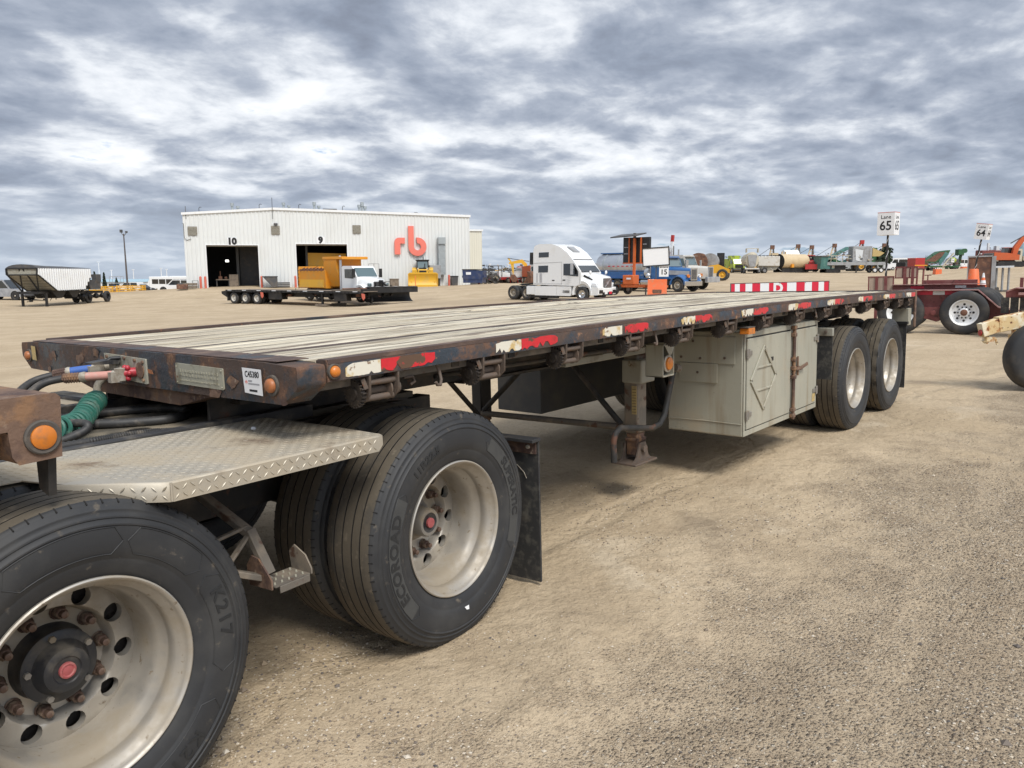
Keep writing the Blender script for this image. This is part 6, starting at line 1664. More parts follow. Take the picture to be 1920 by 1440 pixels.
def tank_truck():
    p, yaw = at_bg('tank_truck')
    t = thing('tank_truck', 'blue tank truck with silver tank and chrome bumper facing right', 'truck', p, yaw)
    conventional_cab(t, M_blue, M_silver, 0.72, 2.0, 2.9, M_chrome, (-2.75, -1.35))
    bx(t, 'bumper', M_chrome, [(0.68, 0.80, -1.2, 1.2, 0.48, 0.86)], 0.03)
    bx(t, 'frame', M_black, [(-8.6, 0.6, -0.45, -0.33, 0.8, 1.05), (-8.6, 0.6, 0.33, 0.45, 0.8, 1.05)])
    mb = MB(); mb.lathe([(-9.0, 0.0), (-8.98, 0.6), (-8.85, 1.0), (-8.7, 1.06), (-3.5, 1.06), (-3.35, 1.0), (-3.22, 0.6), (-3.2, 0.0)], 32, o=(0, 0, 2.12), ax='x'); mb.put(t, 'tank', M_silver)
    for x in (-8.0, -6.4, -4.8, -3.8):
        mb = MB(); mb.lathe([(x - 0.04, 1.065), (x - 0.03, 1.085), (x + 0.03, 1.085), (x + 0.04, 1.065)], 32, o=(0, 0, 2.12), ax='x'); mb.put(t, 'tank_band', M_galv)
    bx(t, 'walkway', M_blue, [(-8.8, -3.5, -0.42, 0.42, 3.17, 3.26)]); pr(t, 'tank_saddle', M_blue, [(-1.15, 1.12), (1.15, 1.12), (1.15, 1.62), (0.98, 1.62), (0.6, 1.24), (-0.6, 1.24), (-0.98, 1.62), (-1.15, 1.62)], 'x', -8.7, -3.4)
    bx(t, 'side_rail', M_blue, [(-8.9, -2.9, -1.24, -1.14, 1.05, 1.13), (-8.9, -2.9, 1.14, 1.24, 1.05, 1.13), (-8.9, -3.0, -1.2, -1.1, 0.78, 0.86)])
    bx(t, 'reflector', M_redrefl, [(-7.4 + k * 0.5, -7.15 + k * 0.5, -1.075, -1.06, 2.05, 2.13) for k in range(6)])
    mb = MB(); mb.cyl((-3.3, -0.95, 1.55), (-2.95, -0.95, 1.55), 0.35, 16); mb.ball((-3.0, -1.1, 1.3), 0.25); mb.put(t, 'pump', M_silver)
    tb(t, 'grab_rail', M_white, [([(-3.4, -0.6, 3.1), (-3.4, -0.6, 3.75), (-3.2, -0.6, 3.85), (-3.1, -0.6, 3.3)], 0.04)])
    bx(t, 'mud_flap', M_black, [(-8.95, -8.93, -1.2, -0.6, 0.3, 1.0), (-1.0, -0.98, -1.2, -0.7, 0.2, 0.9)])
    for s in (-1, 1):
        bg_wheel(t, 0, s * 1.2, 0.54, 0.54, 0.32, M_alu, s, 0.06, rr=0.55)
        for x in (-6.2, -7.55):
            bg_wheel(t, x, s * 1.22, 0.52, 0.52, 0.28, M_alu, s, 0.13); bg_wheel(t, x, s * 0.88, 0.52, 0.52, 0.28, M_grey, s, 0.13)
    pipework(t, -3.4, -2.8, -1.2, 1.2, 1.1, 2.6, 26, [M_silver, M_dgrey, M_blue], 4, 0.12); pipework(t, -8.8, -1.2, -1.1, 1.1, 0.5, 1.05, 50, [M_black, M_dgrey], 5, 0.16)


tank_truck()


def white_work_truck():
    p, yaw = at_bg('white_truck')
    t = thing('work_truck', 'white work truck with long bumper parked behind the blue tank truck', 'truck', p, yaw)
    conventional_cab(t, M_dwhite, None, 1.25, 2.12, 3.05, M_silver, (-2.3, -0.8))
    bx(t, 'bumper', M_silver, [(1.35, 1.62, -1.22, 1.22, 0.62, 1.12)], 0.03)
    bx(t, 'frame', M_black, [(-8.6, 1.4, -0.45, 0.45, 0.8, 1.05)])
    bx(t, 'deck', M_dgrey, [(-8.5, -2.6, -1.22, 1.22, 1.15, 1.3)]); bx(t, 'headache_rack', M_dgrey, [(-2.75, -2.65, -1.1, 1.1, 1.3, 2.9)])
    bx(t, 'winch_skid', M_redm, [(-4.4, -3.2, -0.9, 0.9, 1.3, 2.5)], 0.05)
    mb = MB(); mb.bar((-3.1, 0.55, 1.3), (-3.0, 0.75, 4.3), 0.24, 0.24); mb.bar((-3.12, 0.4, 3.4), (-3.02, 0.4, 3.8), 0.2, 0.3); o = mb.put(t, 'crane_mast', M_wpole); mb = MB(); mb.bar((-3.0, 0.75, 4.3), (-2.98, 0.8, 4.9), 0.24, 0.24); mb.put(t, 'crane_tip', M_redm)
    mb = MB()
    for k in range(2):
        mb.cyl((-2.7, -0.5 + k, 1.3), (-2.7, -0.5 + k, 3.9), 0.05, 8)
    mb.put(t, 'exhaust_pipe', M_dgrey)
    for s in (-1, 1):
        bg_wheel(t, 0, s * 1.2, 0.55, 0.55, 0.34, M_dwhite, s, 0.06)
        for x in (-6.0, -7.4):
            bg_wheel(t, x, s * 1.22, 0.54, 0.54, 0.28, M_dwhite, s, 0.13)
    pipework(t, -8.2, -2.8, -1.1, 1.1, 1.3, 2.2, 40, [M_dgrey, M_rusty, M_black], 6, 0.2)


white_work_truck()


def plow_truck():
    p, yaw = at_bg('plow_truck')
    t = thing('plow_truck', 'white cab plow truck with orange spreader box and black front plow', 'truck', p, yaw)
    mb = MB(); mb.loft([rsec(1.05, 0.72, 0.95, 1.72, 0.12, 0.62), rsec(0.6, 0.86, 0.95, 1.86, 0.16, 0.76), rsec(-0.35, 1.02, 1.0, 2.02, 0.18, 0.92), rsec(-0.75, 1.08, 1.0, 2.05, 0.18, 1.0)], smooth=True); mb.put(t, 'hood', M_white)
    pr(t, 'cab', M_white, [(-2.4, 1.05), (-2.4, 2.78), (-2.2, 2.88), (-1.1, 2.86), (-0.95, 2.76), (-0.45, 2.0), (-0.45, 1.05)], 'y', -1.08, 1.08, 0.09, 3)
    mb = MB(); mb.add([(-0.93, -0.95, 2.70), (-0.93, 0.95, 2.70), (-0.47, 1.0, 2.02), (-0.47, -1.0, 2.02)], [(0, 1, 2, 3)]); o = mb.put(t, 'windshield', M_winl); o.location = (0.03, 0, 0.02)
    for s in (-1, 1):
        y0, y1 = sorted((s * 1.082, s * 1.09)); pr(t, 'door_window', M_win, [(-2.0, 1.92), (-0.85, 1.86), (-0.98, 2.62), (-2.0, 2.62)], 'y', y0, y1)
        mb = MB(); secs = []
        for q in range(0, 181, 15):
            c, d = math.cos(math.radians(q)), math.sin(math.radians(q)); secs.append([(0.64 * c, s * 0.68, 0.58 + 0.64 * d), (0.64 * c, s * 1.18, 0.58 + 0.64 * d), (0.80 * c, s * 1.22, 0.58 + 0.80 * d), (0.80 * c, s * 0.68, 0.58 + 0.98 * d)])
        mb.loft(secs); mb.put(t, 'fender', M_white)
        bx(t, 'headlight', M_winl, [(0.72, 1.02, s * 0.86 - 0.13, s * 0.86 + 0.13, 1.25, 1.52)], 0.06)
        mb = MB(); mb.prism([(-0.55, 1.95), (-0.38, 1.95), (-0.38, 2.65), (-0.55, 2.65)], 'y', s * 1.35 - 0.1, s * 1.35 + 0.1); mb.put(t, 'mirror', M_black, 0.02)
    pr(t, 'grille', M_dgrey, [(-0.52, 0.98), (0.52, 0.98), (0.60, 1.62), (-0.60, 1.62)], 'x', 1.06, 1.09, 0.02)
    mb = MB()
    for k in range(12):
        mb.box(1.09, 1.10, -0.5 + k * 0.088, -0.46 + k * 0.088, 1.02, 1.58)
    mb.put(t, 'grille_bars', M_chrome)
    bx(t, 'bumper', M_white, [(0.75, 1.15, -1.18, 1.18, 0.55, 0.92)], 0.04); bx(t, 'fog_lamp', M_black, [(1.15, 1.17, -1.0, -0.7, 0.65, 0.82)])
    mb = MB(); mb.cyl((-2.62, -1.0, 0.8), (-2.62, -1.0, 3.35), 0.11, 10); mb.cyl((-2.62, -1.0, 3.35), (-2.7, -1.0, 3.7), 0.08, 10); mb.put(t, 'exhaust_stack', M_silver)
    bx(t, 'frame', M_black, [(-8.2, 0.9, -0.45, 0.45, 0.75, 1.05)])
    # orange box: front bin, long low body with sloped side
    pr(t, 'spreader_bin', M_orange, [(-1.25, 3.45), (1.25, 3.45), (1.25, 2.7), (0.8, 1.2), (-0.8, 1.2), (-1.25, 2.7)], 'x', -4.6, -2.85, 0.03); bx(t, 'bin_rim', M_orange, [(-4.7, -2.0, -1.3, 1.3, 3.4, 3.62)], 0.03)
    mb = MB(); mb.box(-8.4, -8.2, -1.25, 1.25, 1.05, 2.85); mb.prism([(-1.25, 1.05), (1.25, 1.05), (1.25, 2.55), (-1.25, 2.55)], 'x', -4.62, -4.4); mb.box(-8.2, -4.6, -1.22, -1.12, 1.7, 2.5); mb.box(-8.2, -4.6, 1.12, 1.22, 1.05, 2.5); mb.box(-8.2, -4.6, -1.22, 1.22, 1.05, 1.15); mb.put(t, 'dump_body', M_orange, 0.02)
    mb = MB(); mb.prism([(-1.30, 1.12), (-1.12, 1.12), (-1.12, 1.78), (-1.22, 1.76)], 'x', -8.15, -4.7); mb.put(t, 'sloped_side', M_yel)
    mb = MB()
    for k in range(7):
        x = -8.0 + k * 0.5; mb.bar((x, -1.25, 2.5), (x + 0.3, -1.0, 2.72), 0.12, 0.12)
    mb.bar((-8.2, -1.15, 2.56), (-4.6, -1.15, 2.56), 0.14, 0.14); mb.put(t, 'rusty_side_gear', M_rusty)
    bx(t, 'ladder', M_dgrey, [(-8.32, -8.25, -1.32, -1.26, 1.0 + 0.3 * k, 1.06 + 0.3 * k) for k in range(7)])
    # plow
    secs = []
    for k in range(9):
        a = math.radians(-70 + k * 17.5); secs.append((2.55 - 0.75 * math.cos(a) * 0.9, 0.66 + 0.62 * math.sin(a)))
    mb = MB(); n = len(secs); v = []
    for y, dx in ((-1.9, -0.55), (1.9, 0.55)):
        v += [(x + dx, y, z) for x, z in secs]
    mb.add(v, [(i, i + 1, n + i + 1, n + i) for i in range(n - 1)], 0, True); mb.add([(q[0] - 0.03, q[1], q[2]) for q in v], [(i, i + 1, n + i + 1, n + i) for i in range(n - 1)], 0, True)
    pb = mb.put(t, 'plow_blade', M_black)
    mb = MB(); mb.bar((2.05, -1.95, 1.22), (3.1, 1.95, 1.22), 0.55, 0.10)
    mb.bar((2.30, -1.95, 1.02), (3.35, 1.95, 1.02), 0.05, 0.42); mb.put(pb, 'rubber_hood', M_black)
    for k in range(5):
        y = -1.5 + k * 0.72; xx = 2.30 + (y + 1.95) * 0.27
        mb = MB(); mb.box(xx - 0.12, xx + 0.16, y, y + 0.40, 1.276, 1.285); mb.put(pb, 'hood_marker', M_whrefl)
    mb = MB(); mb.bar((0.9, -0.5, 0.75), (2.0, -0.3, 0.6), 0.15, 0.15); mb.bar((0.9, 0.5, 0.75), (2.2, 0.3, 0.6), 0.15, 0.15); mb.bar((1.2, 0, 0.6), (1.25, 0, 1.75), 0.2, 0.3); mb.bar((1.25, 0, 1.7), (2.1, 0, 1.2), 0.12, 0.12); mb.bar((1.2, -0.6, 0.9), (1.3, -0.6, 1.6), 0.1, 0.1); mb.put(t, 'plow_frame', M_black)
    tb(pb, 'marker_rod', M_safety, [([(3.25, 1.85, 1.2), (3.2, 1.85, 2.1)], 0.03)])
    for s in (-1, 1):
        bg_wheel(t, 0, s * 1.2, 0.55, 0.55, 0.34, M_dwhite, s, 0.05)
        for x in (-5.6, -6.95):
            bg_wheel(t, x, s * 1.22, 0.53, 0.53, 0.28, M_dwhite, s, 0.13)
    bg_wheel(t, 1.75, -1.55, 0.26, 0.26, 0.16, M_black, -1, 0.03, 16)
    pipework(t, -8.0, -4.7, -1.0, 1.0, 2.4, 2.75, 30, [M_rusty, M_orange, M_dgrey], 7, 0.13); pipework(t, -8, 0.3, -0.9, 0.9, 0.5, 1.0, 40, [M_black, M_dgrey], 8, 0.15); pipework(t, 0.9, 2.0, -0.8, 0.8, 0.4, 1.4, 22, [M_black], 9, 0.10)


plow_truck()


def old_flatbed():
    p, yaw = at_bg('flatbed_w')
    t = thing('flatbed_trailer', 'black three-axle flatbed trailer parked in front of the shop', 'flatbed trailer', p, yaw)
    bx(t, 'deck', M_plank, [(-2.1, 12.2, -1.22, 1.22, 1.09, 1.15)])
    mb = MB(); mb.box(-2.15, 12.25, -1.29, -1.22, 0.98, 1.16); mb.box(-2.15, 12.25, 1.22, 1.29, 0.98, 1.16); mb.put(t, 'side_rail', M_black)
    mb = MB()
    for k in range(36):
        x = -2.0 + k * 0.4; mb.box(x, x + 0.10, -1.34, -1.29, 0.97, 1.10)
    mb.put(t, 'stake_pockets', M_black)
    for k in range(9):
        x = -1.9 + k * 1.65; bx(t, 'reflector', M_whrefl, [(x, x + 0.45, -1.296, -1.291, 1.10, 1.15)])
    mb = MB(); mb.box(-2.0, 11.5, -0.5, -0.36, 0.62, 1.05); mb.box(-2.0, 11.5, 0.36, 0.5, 0.62, 1.05); mb.put(t, 'main_beam', M_black)
    mb = MB(); mb.prism([(-2.15, 1.10), (-2.75, 1.0), (-2.7, 0.8), (-2.15, 0.55)], 'y', -1.2, 1.2); mb.put(t, 'rear_bumper', M_black)
    bx(t, 'mud_flap', M_flap, [(-2.1, -2.07, -1.2, -0.5, 0.25, 0.95)])
    bx(t, 'tool_box', M_black, [(2.6, 4.0, -1.2, -0.5, 0.42, 0.98)], 0.02); bx(t, 'tool_box', M_black, [(9.4, 10.6, -1.2, -0.6, 0.40, 0.98)], 0.02)
    for y in (-0.95, 0.95):
        o = bx(t, 'landing_leg', M_black, [(7.95, 8.1, y - 0.07, y + 0.07, 0.12, 1.05)]); bx(o, 'foot', M_plank, [(7.5, 8.55, y - 0.3, y + 0.3, 0.0, 0.12)])
    tb(t, 'leg_brace', M_black, [([(8.02, -0.95, 0.35), (6.4, -0.5, 0.95)], 0.045), ([(8.02, 0.95, 0.35), (6.4, 0.5, 0.95)], 0.045)])
    for s in (-1, 1):
        for x in (-1.3, 0.0, 1.3):
            bg_wheel(t, x, s * 1.24, 0.48, 0.48, 0.26, M_dwhite, s, 0.12); bg_wheel(t, x, s * 0.92, 0.48, 0.48, 0.26, M_black, s, 0.12)
    bx(t, 'axle', M_black, [(x - 0.06, x + 0.06, -0.9, 0.9, 0.42, 0.54) for x in (-1.3, 0, 1.3)])
    for x in (2.0, 12.3):
        q = MB(); q.prism([(x - 0.12, 1.0), (x + 0.15, 0.97), (x + 0.2, 0.66), (x + 0.05, 0.5), (x - 0.08, 0.68)], 'y', -1.37, -1.33); tag(q.put(None, 'warning_flag', M_bollard), 'faded red flag hanging from the ' + ('rear' if x < 5 else 'front') + ' of the black flatbed', 'flag').matrix_world = t.matrix_world
    # load on the nose
    u = thing('steel_scrap', 'pile of rusty chains and timbers lying on the front of the black flatbed', 'scrap pile', (0, 0, 0))
    u.matrix_world = t.matrix_world
    for k in range(5):
        bx(u, 'timber', M_plank, [(9.0 + 0.35 * k, 11.5 + 0.1 * k, -1.0 + 0.4 * k, -0.75 + 0.4 * k, 1.152, 1.26)])
    tb(u, 'chain', M_rusty, [([(10, -0.9, 1.3), (10.8, -0.2, 1.32), (11.6, 0.4, 1.3), (12.0, 0.9, 1.22)], 0.07)])
    bx(t, 'headboard_stub', M_black, [(12.0, 12.2, -1.2, 1.2, 1.15, 1.32)])
    pipework(t, -1.9, 12.0, -1.1, 1.1, 0.55, 1.0, 70, [M_black, M_dgrey, M_rusty], 10, 0.16)


old_flatbed()


def loader_bucket():
    t = thing('dump_box', 'dark yellow dump body standing inside door 9', 'dump body', tuple(Vector((42.952, 82.778, 1.24)) + (TILT @ rotz(-0.593) @ Vector((15.6, 3.2, 0)))), -0.593)
    mb = MB(); mb.prism([(-2.3, 2.9), (-2.0, 2.3), (2.4, 2.2), (2.4, 3.95), (-2.2, 4.05)], 'y', 0, 1.6); mb.put(t, 'body', M_yel); bx(t, 'lip', M_dozy, [(-2.0, 2.4, -0.12, 0.0, 2.18, 2.42)]); bx(t, 'chassis', M_black, [(-2.2, 2.4, 0.1, 1.5, 0.9, 2.1)])
    for x in (-1.5, 1.4):
        bg_wheel(t, x, 0.05, 0.6, 0.6, 0.4, M_yel, -1, 0.08)


loader_bucket()


def bulldozer():
    p, yaw = at_bg('bulldozer')
    t = thing('bulldozer', 'yellow bulldozer with wide blade facing the camera in front of the shop', 'bulldozer', p, yaw)
    mb = MB(); secs = []
    for k in range(8):
        a = k / 7; secs.append((2.3 - 0.28 * math.sin(PI * a), 0.03 + 1.5 * a))
    n = len(secs); v = [(x, -1.72, z) for x, z in secs] + [(x, 1.72, z) for x, z in secs] + [(x - 0.08, -1.72, z) for x, z in secs] + [(x - 0.08, 1.72, z) for x, z in secs]
    mb.add(v, [(i, i + 1, n + i + 1, n + i) for i in range(n - 1)] + [(2 * n + i, 2 * n + i + 1, 3 * n + i + 1, 3 * n + i) for i in range(n - 1)], 0, True)
    for s in (-1, 1):
        mb.prism([(2.36, 0.02), (2.36, 0.55), (2.3, 1.55), (1.95, 1.5), (1.95, 0.05)], 'y', s * 1.72 - 0.03, s * 1.72 + 0.03)
    mb.prism([(-1.72, 1.5), (1.72, 1.5), (1.55, 1.66), (-1.55, 1.66)], 'x', 2.2, 2.28)
    bl = mb.put(t, 'blade', M_dozy); bx(bl, 'cutting_edge', M_dozy, [(2.3, 2.36, -1.74, 1.74, 0.0, 0.22)])
    pr(t, 'hood', M_dozy, [(0.2, 1.0), (1.5, 1.0), (1.5, 2.0), (0.2, 2.05)], 'y', -0.55, 0.55, 0.08); bx(t, 'grille', M_black, [(1.5, 1.53, -0.42, 0.42, 1.1, 1.9)])
    for s in (-1, 1):
        pr(t, 'track', M_black, [(-1.6, 0.05), (1.5, 0.05), (1.85, 0.4), (1.6, 0.85), (-1.5, 1.15), (-1.95, 0.6)], 'y', min(s * 0.75, s * 1.3), max(s * 0.75, s * 1.3), 0.05)
        pr(t, 'side_tank', M_dozy, [(-1.5, 1.2), (0.2, 1.2), (0.2, 2.0), (-0.4, 2.25), (-1.5, 2.2)], 'y', min(s * 0.62, s * 1.25), max(s * 0.62, s * 1.25), 0.06)
        mb = MB(); mb.bar((0.2, s * 1.35, 0.6), (2.1, s * 1.35, 0.55), 0.14, 0.22); mb.bar((0.9, s * 0.5, 1.9), (2.05, s * 0.6, 1.2), 0.12, 0.12); mb.put(t, 'lift_arm', M_dozy)
    pr(t, 'cab', M_black, [(-1.3, 1.6), (0.1, 1.6), (0.25, 2.2), (0.0, 3.05), (-1.25, 3.05)], 'y', -0.72, 0.72, 0.05)
    bx(t, 'cab_roof', M_black, [(-1.45, 0.2, -0.82, 0.82, 3.05, 3.17)], 0.03)
    mb = MB(); mb.add([(0.22, -0.58, 2.2), (0.22, 0.58, 2.2), (0.03, 0.58, 2.95), (0.03, -0.58, 2.95)], [(0, 1, 2, 3)]); o = mb.put(t, 'windshield', M_winl); o.location = (0.035, 0, 0)
    bx(t, 'work_lamp', M_offw, [(0.15, 0.3, -0.65, -0.45, 2.0, 2.2), (0.15, 0.3, 0.45, 0.65, 2.0, 2.2)])
    mb = MB(); mb.cyl((0.9, 0.25, 2.0), (0.9, 0.25, 2.7), 0.06, 8); mb.cyl((-0.6, 0.1, 3.15), (-0.6, 0.1, 3.55), 0.05, 8); mb.put(t, 'exhaust_pipe', M_black)
    pipework(t, -0.4, 1.4, -0.9, 0.9, 1.5, 2.3, 26, [M_black, M_dozy, M_dgrey], 11, 0.10)


bulldozer()


def grain_hopper():
    p, yaw = at_bg('hopper')
    t = thing('grain_trailer', 'white ribbed grain hopper trailer with black tarp and black frame', 'hopper trailer', p, yaw)
    side = [(1.25, 3.15), (-6.55, 3.08), (-6.55, 2.55), (-5.3, 1.28), (-1.15, 1.28), (1.25, 2.62)]
    pr(t, 'body', M_grey, [(1.2, 3.1), (-6.5, 3.05), (-6.5, 2.6), (-5.28, 1.34), (-1.17, 1.34), (1.2, 2.66)], 'y', -1.24, 1.24)
    def top_bot(x):
        zt = 3.08 + (x + 6.55) / 7.8 * 0.07
        if x < -5.3: zb = 2.55 - (x + 6.55) / 1.25 * 1.27
        elif x < -1.15: zb = 1.28
        else: zb = 1.28 + (x + 1.15) / 2.4 * 1.34
        return zt, zb
    for s in (-1, 1):
        mb = MB(); N = 24
        for k in range(N):
            a = -6.55 + 7.8 * k / N; w = 7.8 / N
            q = [(a, 0.0), (a + w * 0.50, 0.0), (a + w * 0.62, 0.09), (a + w * 0.88, 0.09), (a + w, 0.0)]
            for (xa, ya), (xb, yb) in zip(q, q[1:]):
                za, ba = top_bot(xa); zb, bb = top_bot(xb)
                mb.add([(xa, s * (1.26 + ya), ba), (xb, s * (1.26 + yb), bb), (xb, s * (1.26 + yb), zb), (xa, s * (1.26 + ya), za)], [(0, 1, 2, 3)])
        mb.put(t, 'ribbed_side', M_white)
        mb = MB()
        for a_, b_ in (((1.25, 2.62), (-1.15, 1.26)), ((-1.15, 1.26), (-5.3, 1.26)), ((-5.3, 1.26), (-6.55, 2.55))):
            mb.bar((a_[0], s * 1.29, a_[1]), (b_[0], s * 1.29, b_[1]), 0.08, 0.10, 0, (0, 1, 0))
        mb.put(t, 'edge_frame', M_black)
    # front sheet, frame and tarp
    mb = MB(); mb.add([(1.22, -1.22, 2.62), (1.22, 1.22, 2.62), (-1.1, 1.22, 1.3), (-1.1, -1.22, 1.3)], [(0, 1, 2, 3)]); mb.put(t, 'slope_sheet', M_beiged)
    mb = MB(); mb.box(1.26, 1.28, -1.22, 1.22, 2.6, 3.12); mb.put(t, 'front_panel', M_beiged)
    mb = MB()
    for k in range(5):
        u = 0.15 + k * 0.18; x = 1.22 - 2.3 * u; z = 2.62 - 1.32 * u; mb.bar((x + 0.06, -1.2, z + 0.08), (x + 0.06, 1.2, z + 0.08), 0.09, 0.09)
    mb.put(t, 'slope_rib', M_offw)
    mb = MB(); f = 1.32
    for a_, b_ in (((f, -1.27, 3.14), (f, 1.27, 3.14)), ((f, -1.27, 2.62), (f, 1.27, 2.62)), ((f, -1.27, 3.14), (f, -1.2, 2.6)), ((f, 1.27, 3.14), (f, 1.2, 2.6)), ((f, -1.2, 2.6), (0.5, -0.62, 1.2)), ((f, 1.2, 2.6), (0.5, 0.75, 1.2)), ((f, -0.2, 3.1), (0.45, -0.62, 1.2)), ((f, 0.1, 3.1), (0.4, 0.75, 1.2)), ((f, -1.27, 2.62), (f, -1.27, 3.1))):
        mb.bar(a_, b_, 0.10, 0.10)
    mb.put(t, 'front_frame', M_black)
    mb = MB(); sec = []
    for x, h in ((1.33, 0.36), (0.6, 0.34), (-1.0, 0.24), (-3.5, 0.20), (-6.55, 0.08)):
        sec.append([(x, 1.28 * math.cos(PI * k / 10), 3.12 + h * math.sin(PI * k / 10)) for k in range(11)])
    mb.loft(sec, smooth=True); mb.put(t, 'tarp', M_dgrey)
    mb = MB(); mb.bar((0.9, -0.6, 1.15), (-9.6, -0.5, 0.95), 0.12, 0.22); mb.bar((0.9, 0.6, 1.15), (-9.6, 0.5, 0.95), 0.12, 0.22); mb.box(0.2, 0.9, -0.9, 0.9, 1.05, 1.25); mb.put(t, 'chassis', M_black)
    pr(t, 'hopper_chute', M_black, [(-0.9, 1.3), (-3.2, 1.3), (-2.4, 0.62), (-1.8, 0.62)], 'y', -0.9, 0.9); pr(t, 'hopper_chute', M_black, [(-3.3, 1.3), (-5.3, 1.3), (-4.6, 0.62), (-4.0, 0.62)], 'y', -0.9, 0.9)
    pr(t, 'tool_bin', M_dgrey, [(-6.6, 1.25), (-8.3, 1.25), (-8.3, 2.0), (-7.9, 2.1), (-6.1, 2.1)], 'y', -1.1, 1.1, 0.03); bx(t, 'bin_panel', M_dgrey, [(-8.35, -7.6, 0.7, 1.15, 1.9, 2.6)])
    for y in (-1.0, 1.0):
        bx(t, 'landing_leg', M_black, [(-0.08, 0.08, y - 0.08, y + 0.08, 0.0, 1.1)])
    tb(t, 'leg_brace', M_black, [([(0, -1, 0.55), (0, 1, 0.5)], 0.03), ([(0, -1, 0.5), (-0.2, 0.2, 0.95)], 0.03), ([(0, -1, 0.9), (-0.2, 0.5, 0.7)], 0.03)])
    for s in (-1, 1):
        bg_wheel(t, -9.2, s * 1.25, 0.52, 0.52, 0.27, M_black, s, 0.15); bg_wheel(t, -7.0, s * 0.7, 0.52, 0.52, 0.27, M_black, s, 0.1)
    mb = MB()
    for x in (-5.9, -7.0, -8.1, -9.2):
        mb.cyl((x, -0.95, 0.55), (x, 0.95, 0.55), 0.12, 8); mb.ball((x, 0.7, 0.62), 0.26, 8, 6)
    mb.put(t, 'axle', M_black)
    pipework(t, -9.6, 0.5, -0.9, 0.9, 0.45, 1.2, 60, [M_black], 12, 0.16)


grain_hopper()

# ---------------------------------------------------------------- cars, bus and racks at the far left
def car(name, label, cat, key, body, L, W_, H, hood, deck, cab0, cab1, r, rim=None, group=None, wag=False, belt=0.56):
    """x forward; side silhouette from simple proportions"""
    p, yaw = at_bg(key)
    t = thing(name, label, cat, p, yaw, group)
    f, b = L / 2, -L / 2; zb = H * belt
    low = [(b, r * 0.9), (b - 0.03, zb * 0.8), (b + 0.05, zb), (f - hood, zb * 1.02), (f - 0.15, zb * 0.88), (f, zb * 0.62), (f, r * 0.75)]
    pr(t, 'body', body, low, 'y', -W_ / 2, W_ / 2, 0.09, 3)
    c0, c1 = cab0, cab1
    top = [(c0 - (0.05 if wag else 0.45), zb - 0.02), (c0 + (0.08 if wag else 0.25), H - 0.02), (c1 - 0.35, H), (c1 + 0.45, zb - 0.02)]
    pr(t, 'roof', body, top, 'y', -W_ / 2 + 0.10, W_ / 2 - 0.10, 0.07, 3)
    for s in (-1, 1):
        y0, y1 = sorted((s * (W_ / 2 - 0.104), s * (W_ / 2 - 0.094)))
        m = (c0 + c1) / 2
        pr(t, 'side_window', M_win, [(c0 + 0.10, zb + 0.04), (c0 + 0.22, H - 0.12), (m - 0.05, H - 0.10), (m - 0.05, zb + 0.04)], 'y', y0, y1)
        pr(t, 'side_window', M_win, [(m + 0.05, zb + 0.04), (m + 0.05, H - 0.10), (c1 - 0.38, H - 0.10), (c1 + 0.22, zb + 0.04)], 'y', y0, y1)
        for x in (f - hood * 0.62, b + L * 0.21):
            mb = MB(); mb.cyl((x, s * (W_ / 2 - 0.10), r), (x, s * (W_ / 2 + 0.004), r), r * 1.2, 20); mb.put(t, 'wheel_arch', M_black)
            bg_wheel(t, x, s * (W_ / 2 + 0.012), r, r, 0.22, rim or M_alu, s, 0.03, 20, 0.62)
        bx(t, 'headlight', M_whrefl, [(f - 0.18, f + 0.01, min(s * (W_ / 2 - 0.35), s * (W_ / 2 - 0.02)), max(s * (W_ / 2 - 0.35), s * (W_ / 2 - 0.02)), zb * 0.68, zb * 0.84)], 0.03)
        bx(t, 'tail_lamp', M_redm, [(b - 0.03, b + 0.1, min(s * (W_ / 2 - 0.22), s * (W_ / 2 + 0.004)), max(s * (W_ / 2 - 0.22), s * (W_ / 2 + 0.004)), zb * 0.72, zb * 0.95)], 0.03)
    mb = MB(); mb.add([(c1 - 0.28, -W_ / 2 + 0.2, H - 0.06), (c1 - 0.28, W_ / 2 - 0.2, H - 0.06), (c1 + 0.43, W_ / 2 - 0.14, zb + 0.03), (c1 + 0.43, -W_ / 2 + 0.14, zb + 0.03)], [(0, 1, 2, 3)]); o = mb.put(t, 'windshield', M_win); o.location = (0.03, 0, 0.03)
    bx(t, 'bumper', M_dgrey, [(f - 0.1, f + 0.05, -W_ / 2 + 0.1, W_ / 2 - 0.1, r * 0.75, zb * 0.5), (b - 0.06, b + 0.1, -W_ / 2 + 0.1, W_ / 2 - 0.1, r * 0.75, zb * 0.5)], 0.03)
    return t


car('crossover_car', 'white crossover parked beside the left corner of the shop', 'car', 'suv', M_white, 4.5, 1.85, 1.68, 1.1, 0.3, -1.9, 0.75, 0.36, wag=True)
car('sport_wagon', 'white large wagon parked behind the yellow racks', 'car', 'suburban', M_white, 5.4, 2.0, 1.9, 1.4, 0.3, -2.5, 0.75, 0.38, wag=True)
car('sedan', 'black sedan parked in front of the white bus', 'car', 'black_car', M_black, 4.6, 1.8, 1.45, 1.2, 0.8, -1.2, 0.7, 0.33)
car('pickup_truck', 'silver grey pickup half hidden behind the grain trailer frame', 'pickup truck', 'grey_pickup', M_silver, 5.6, 1.95, 1.9, 1.5, 1.8, -1.1, 0.9, 0.40)


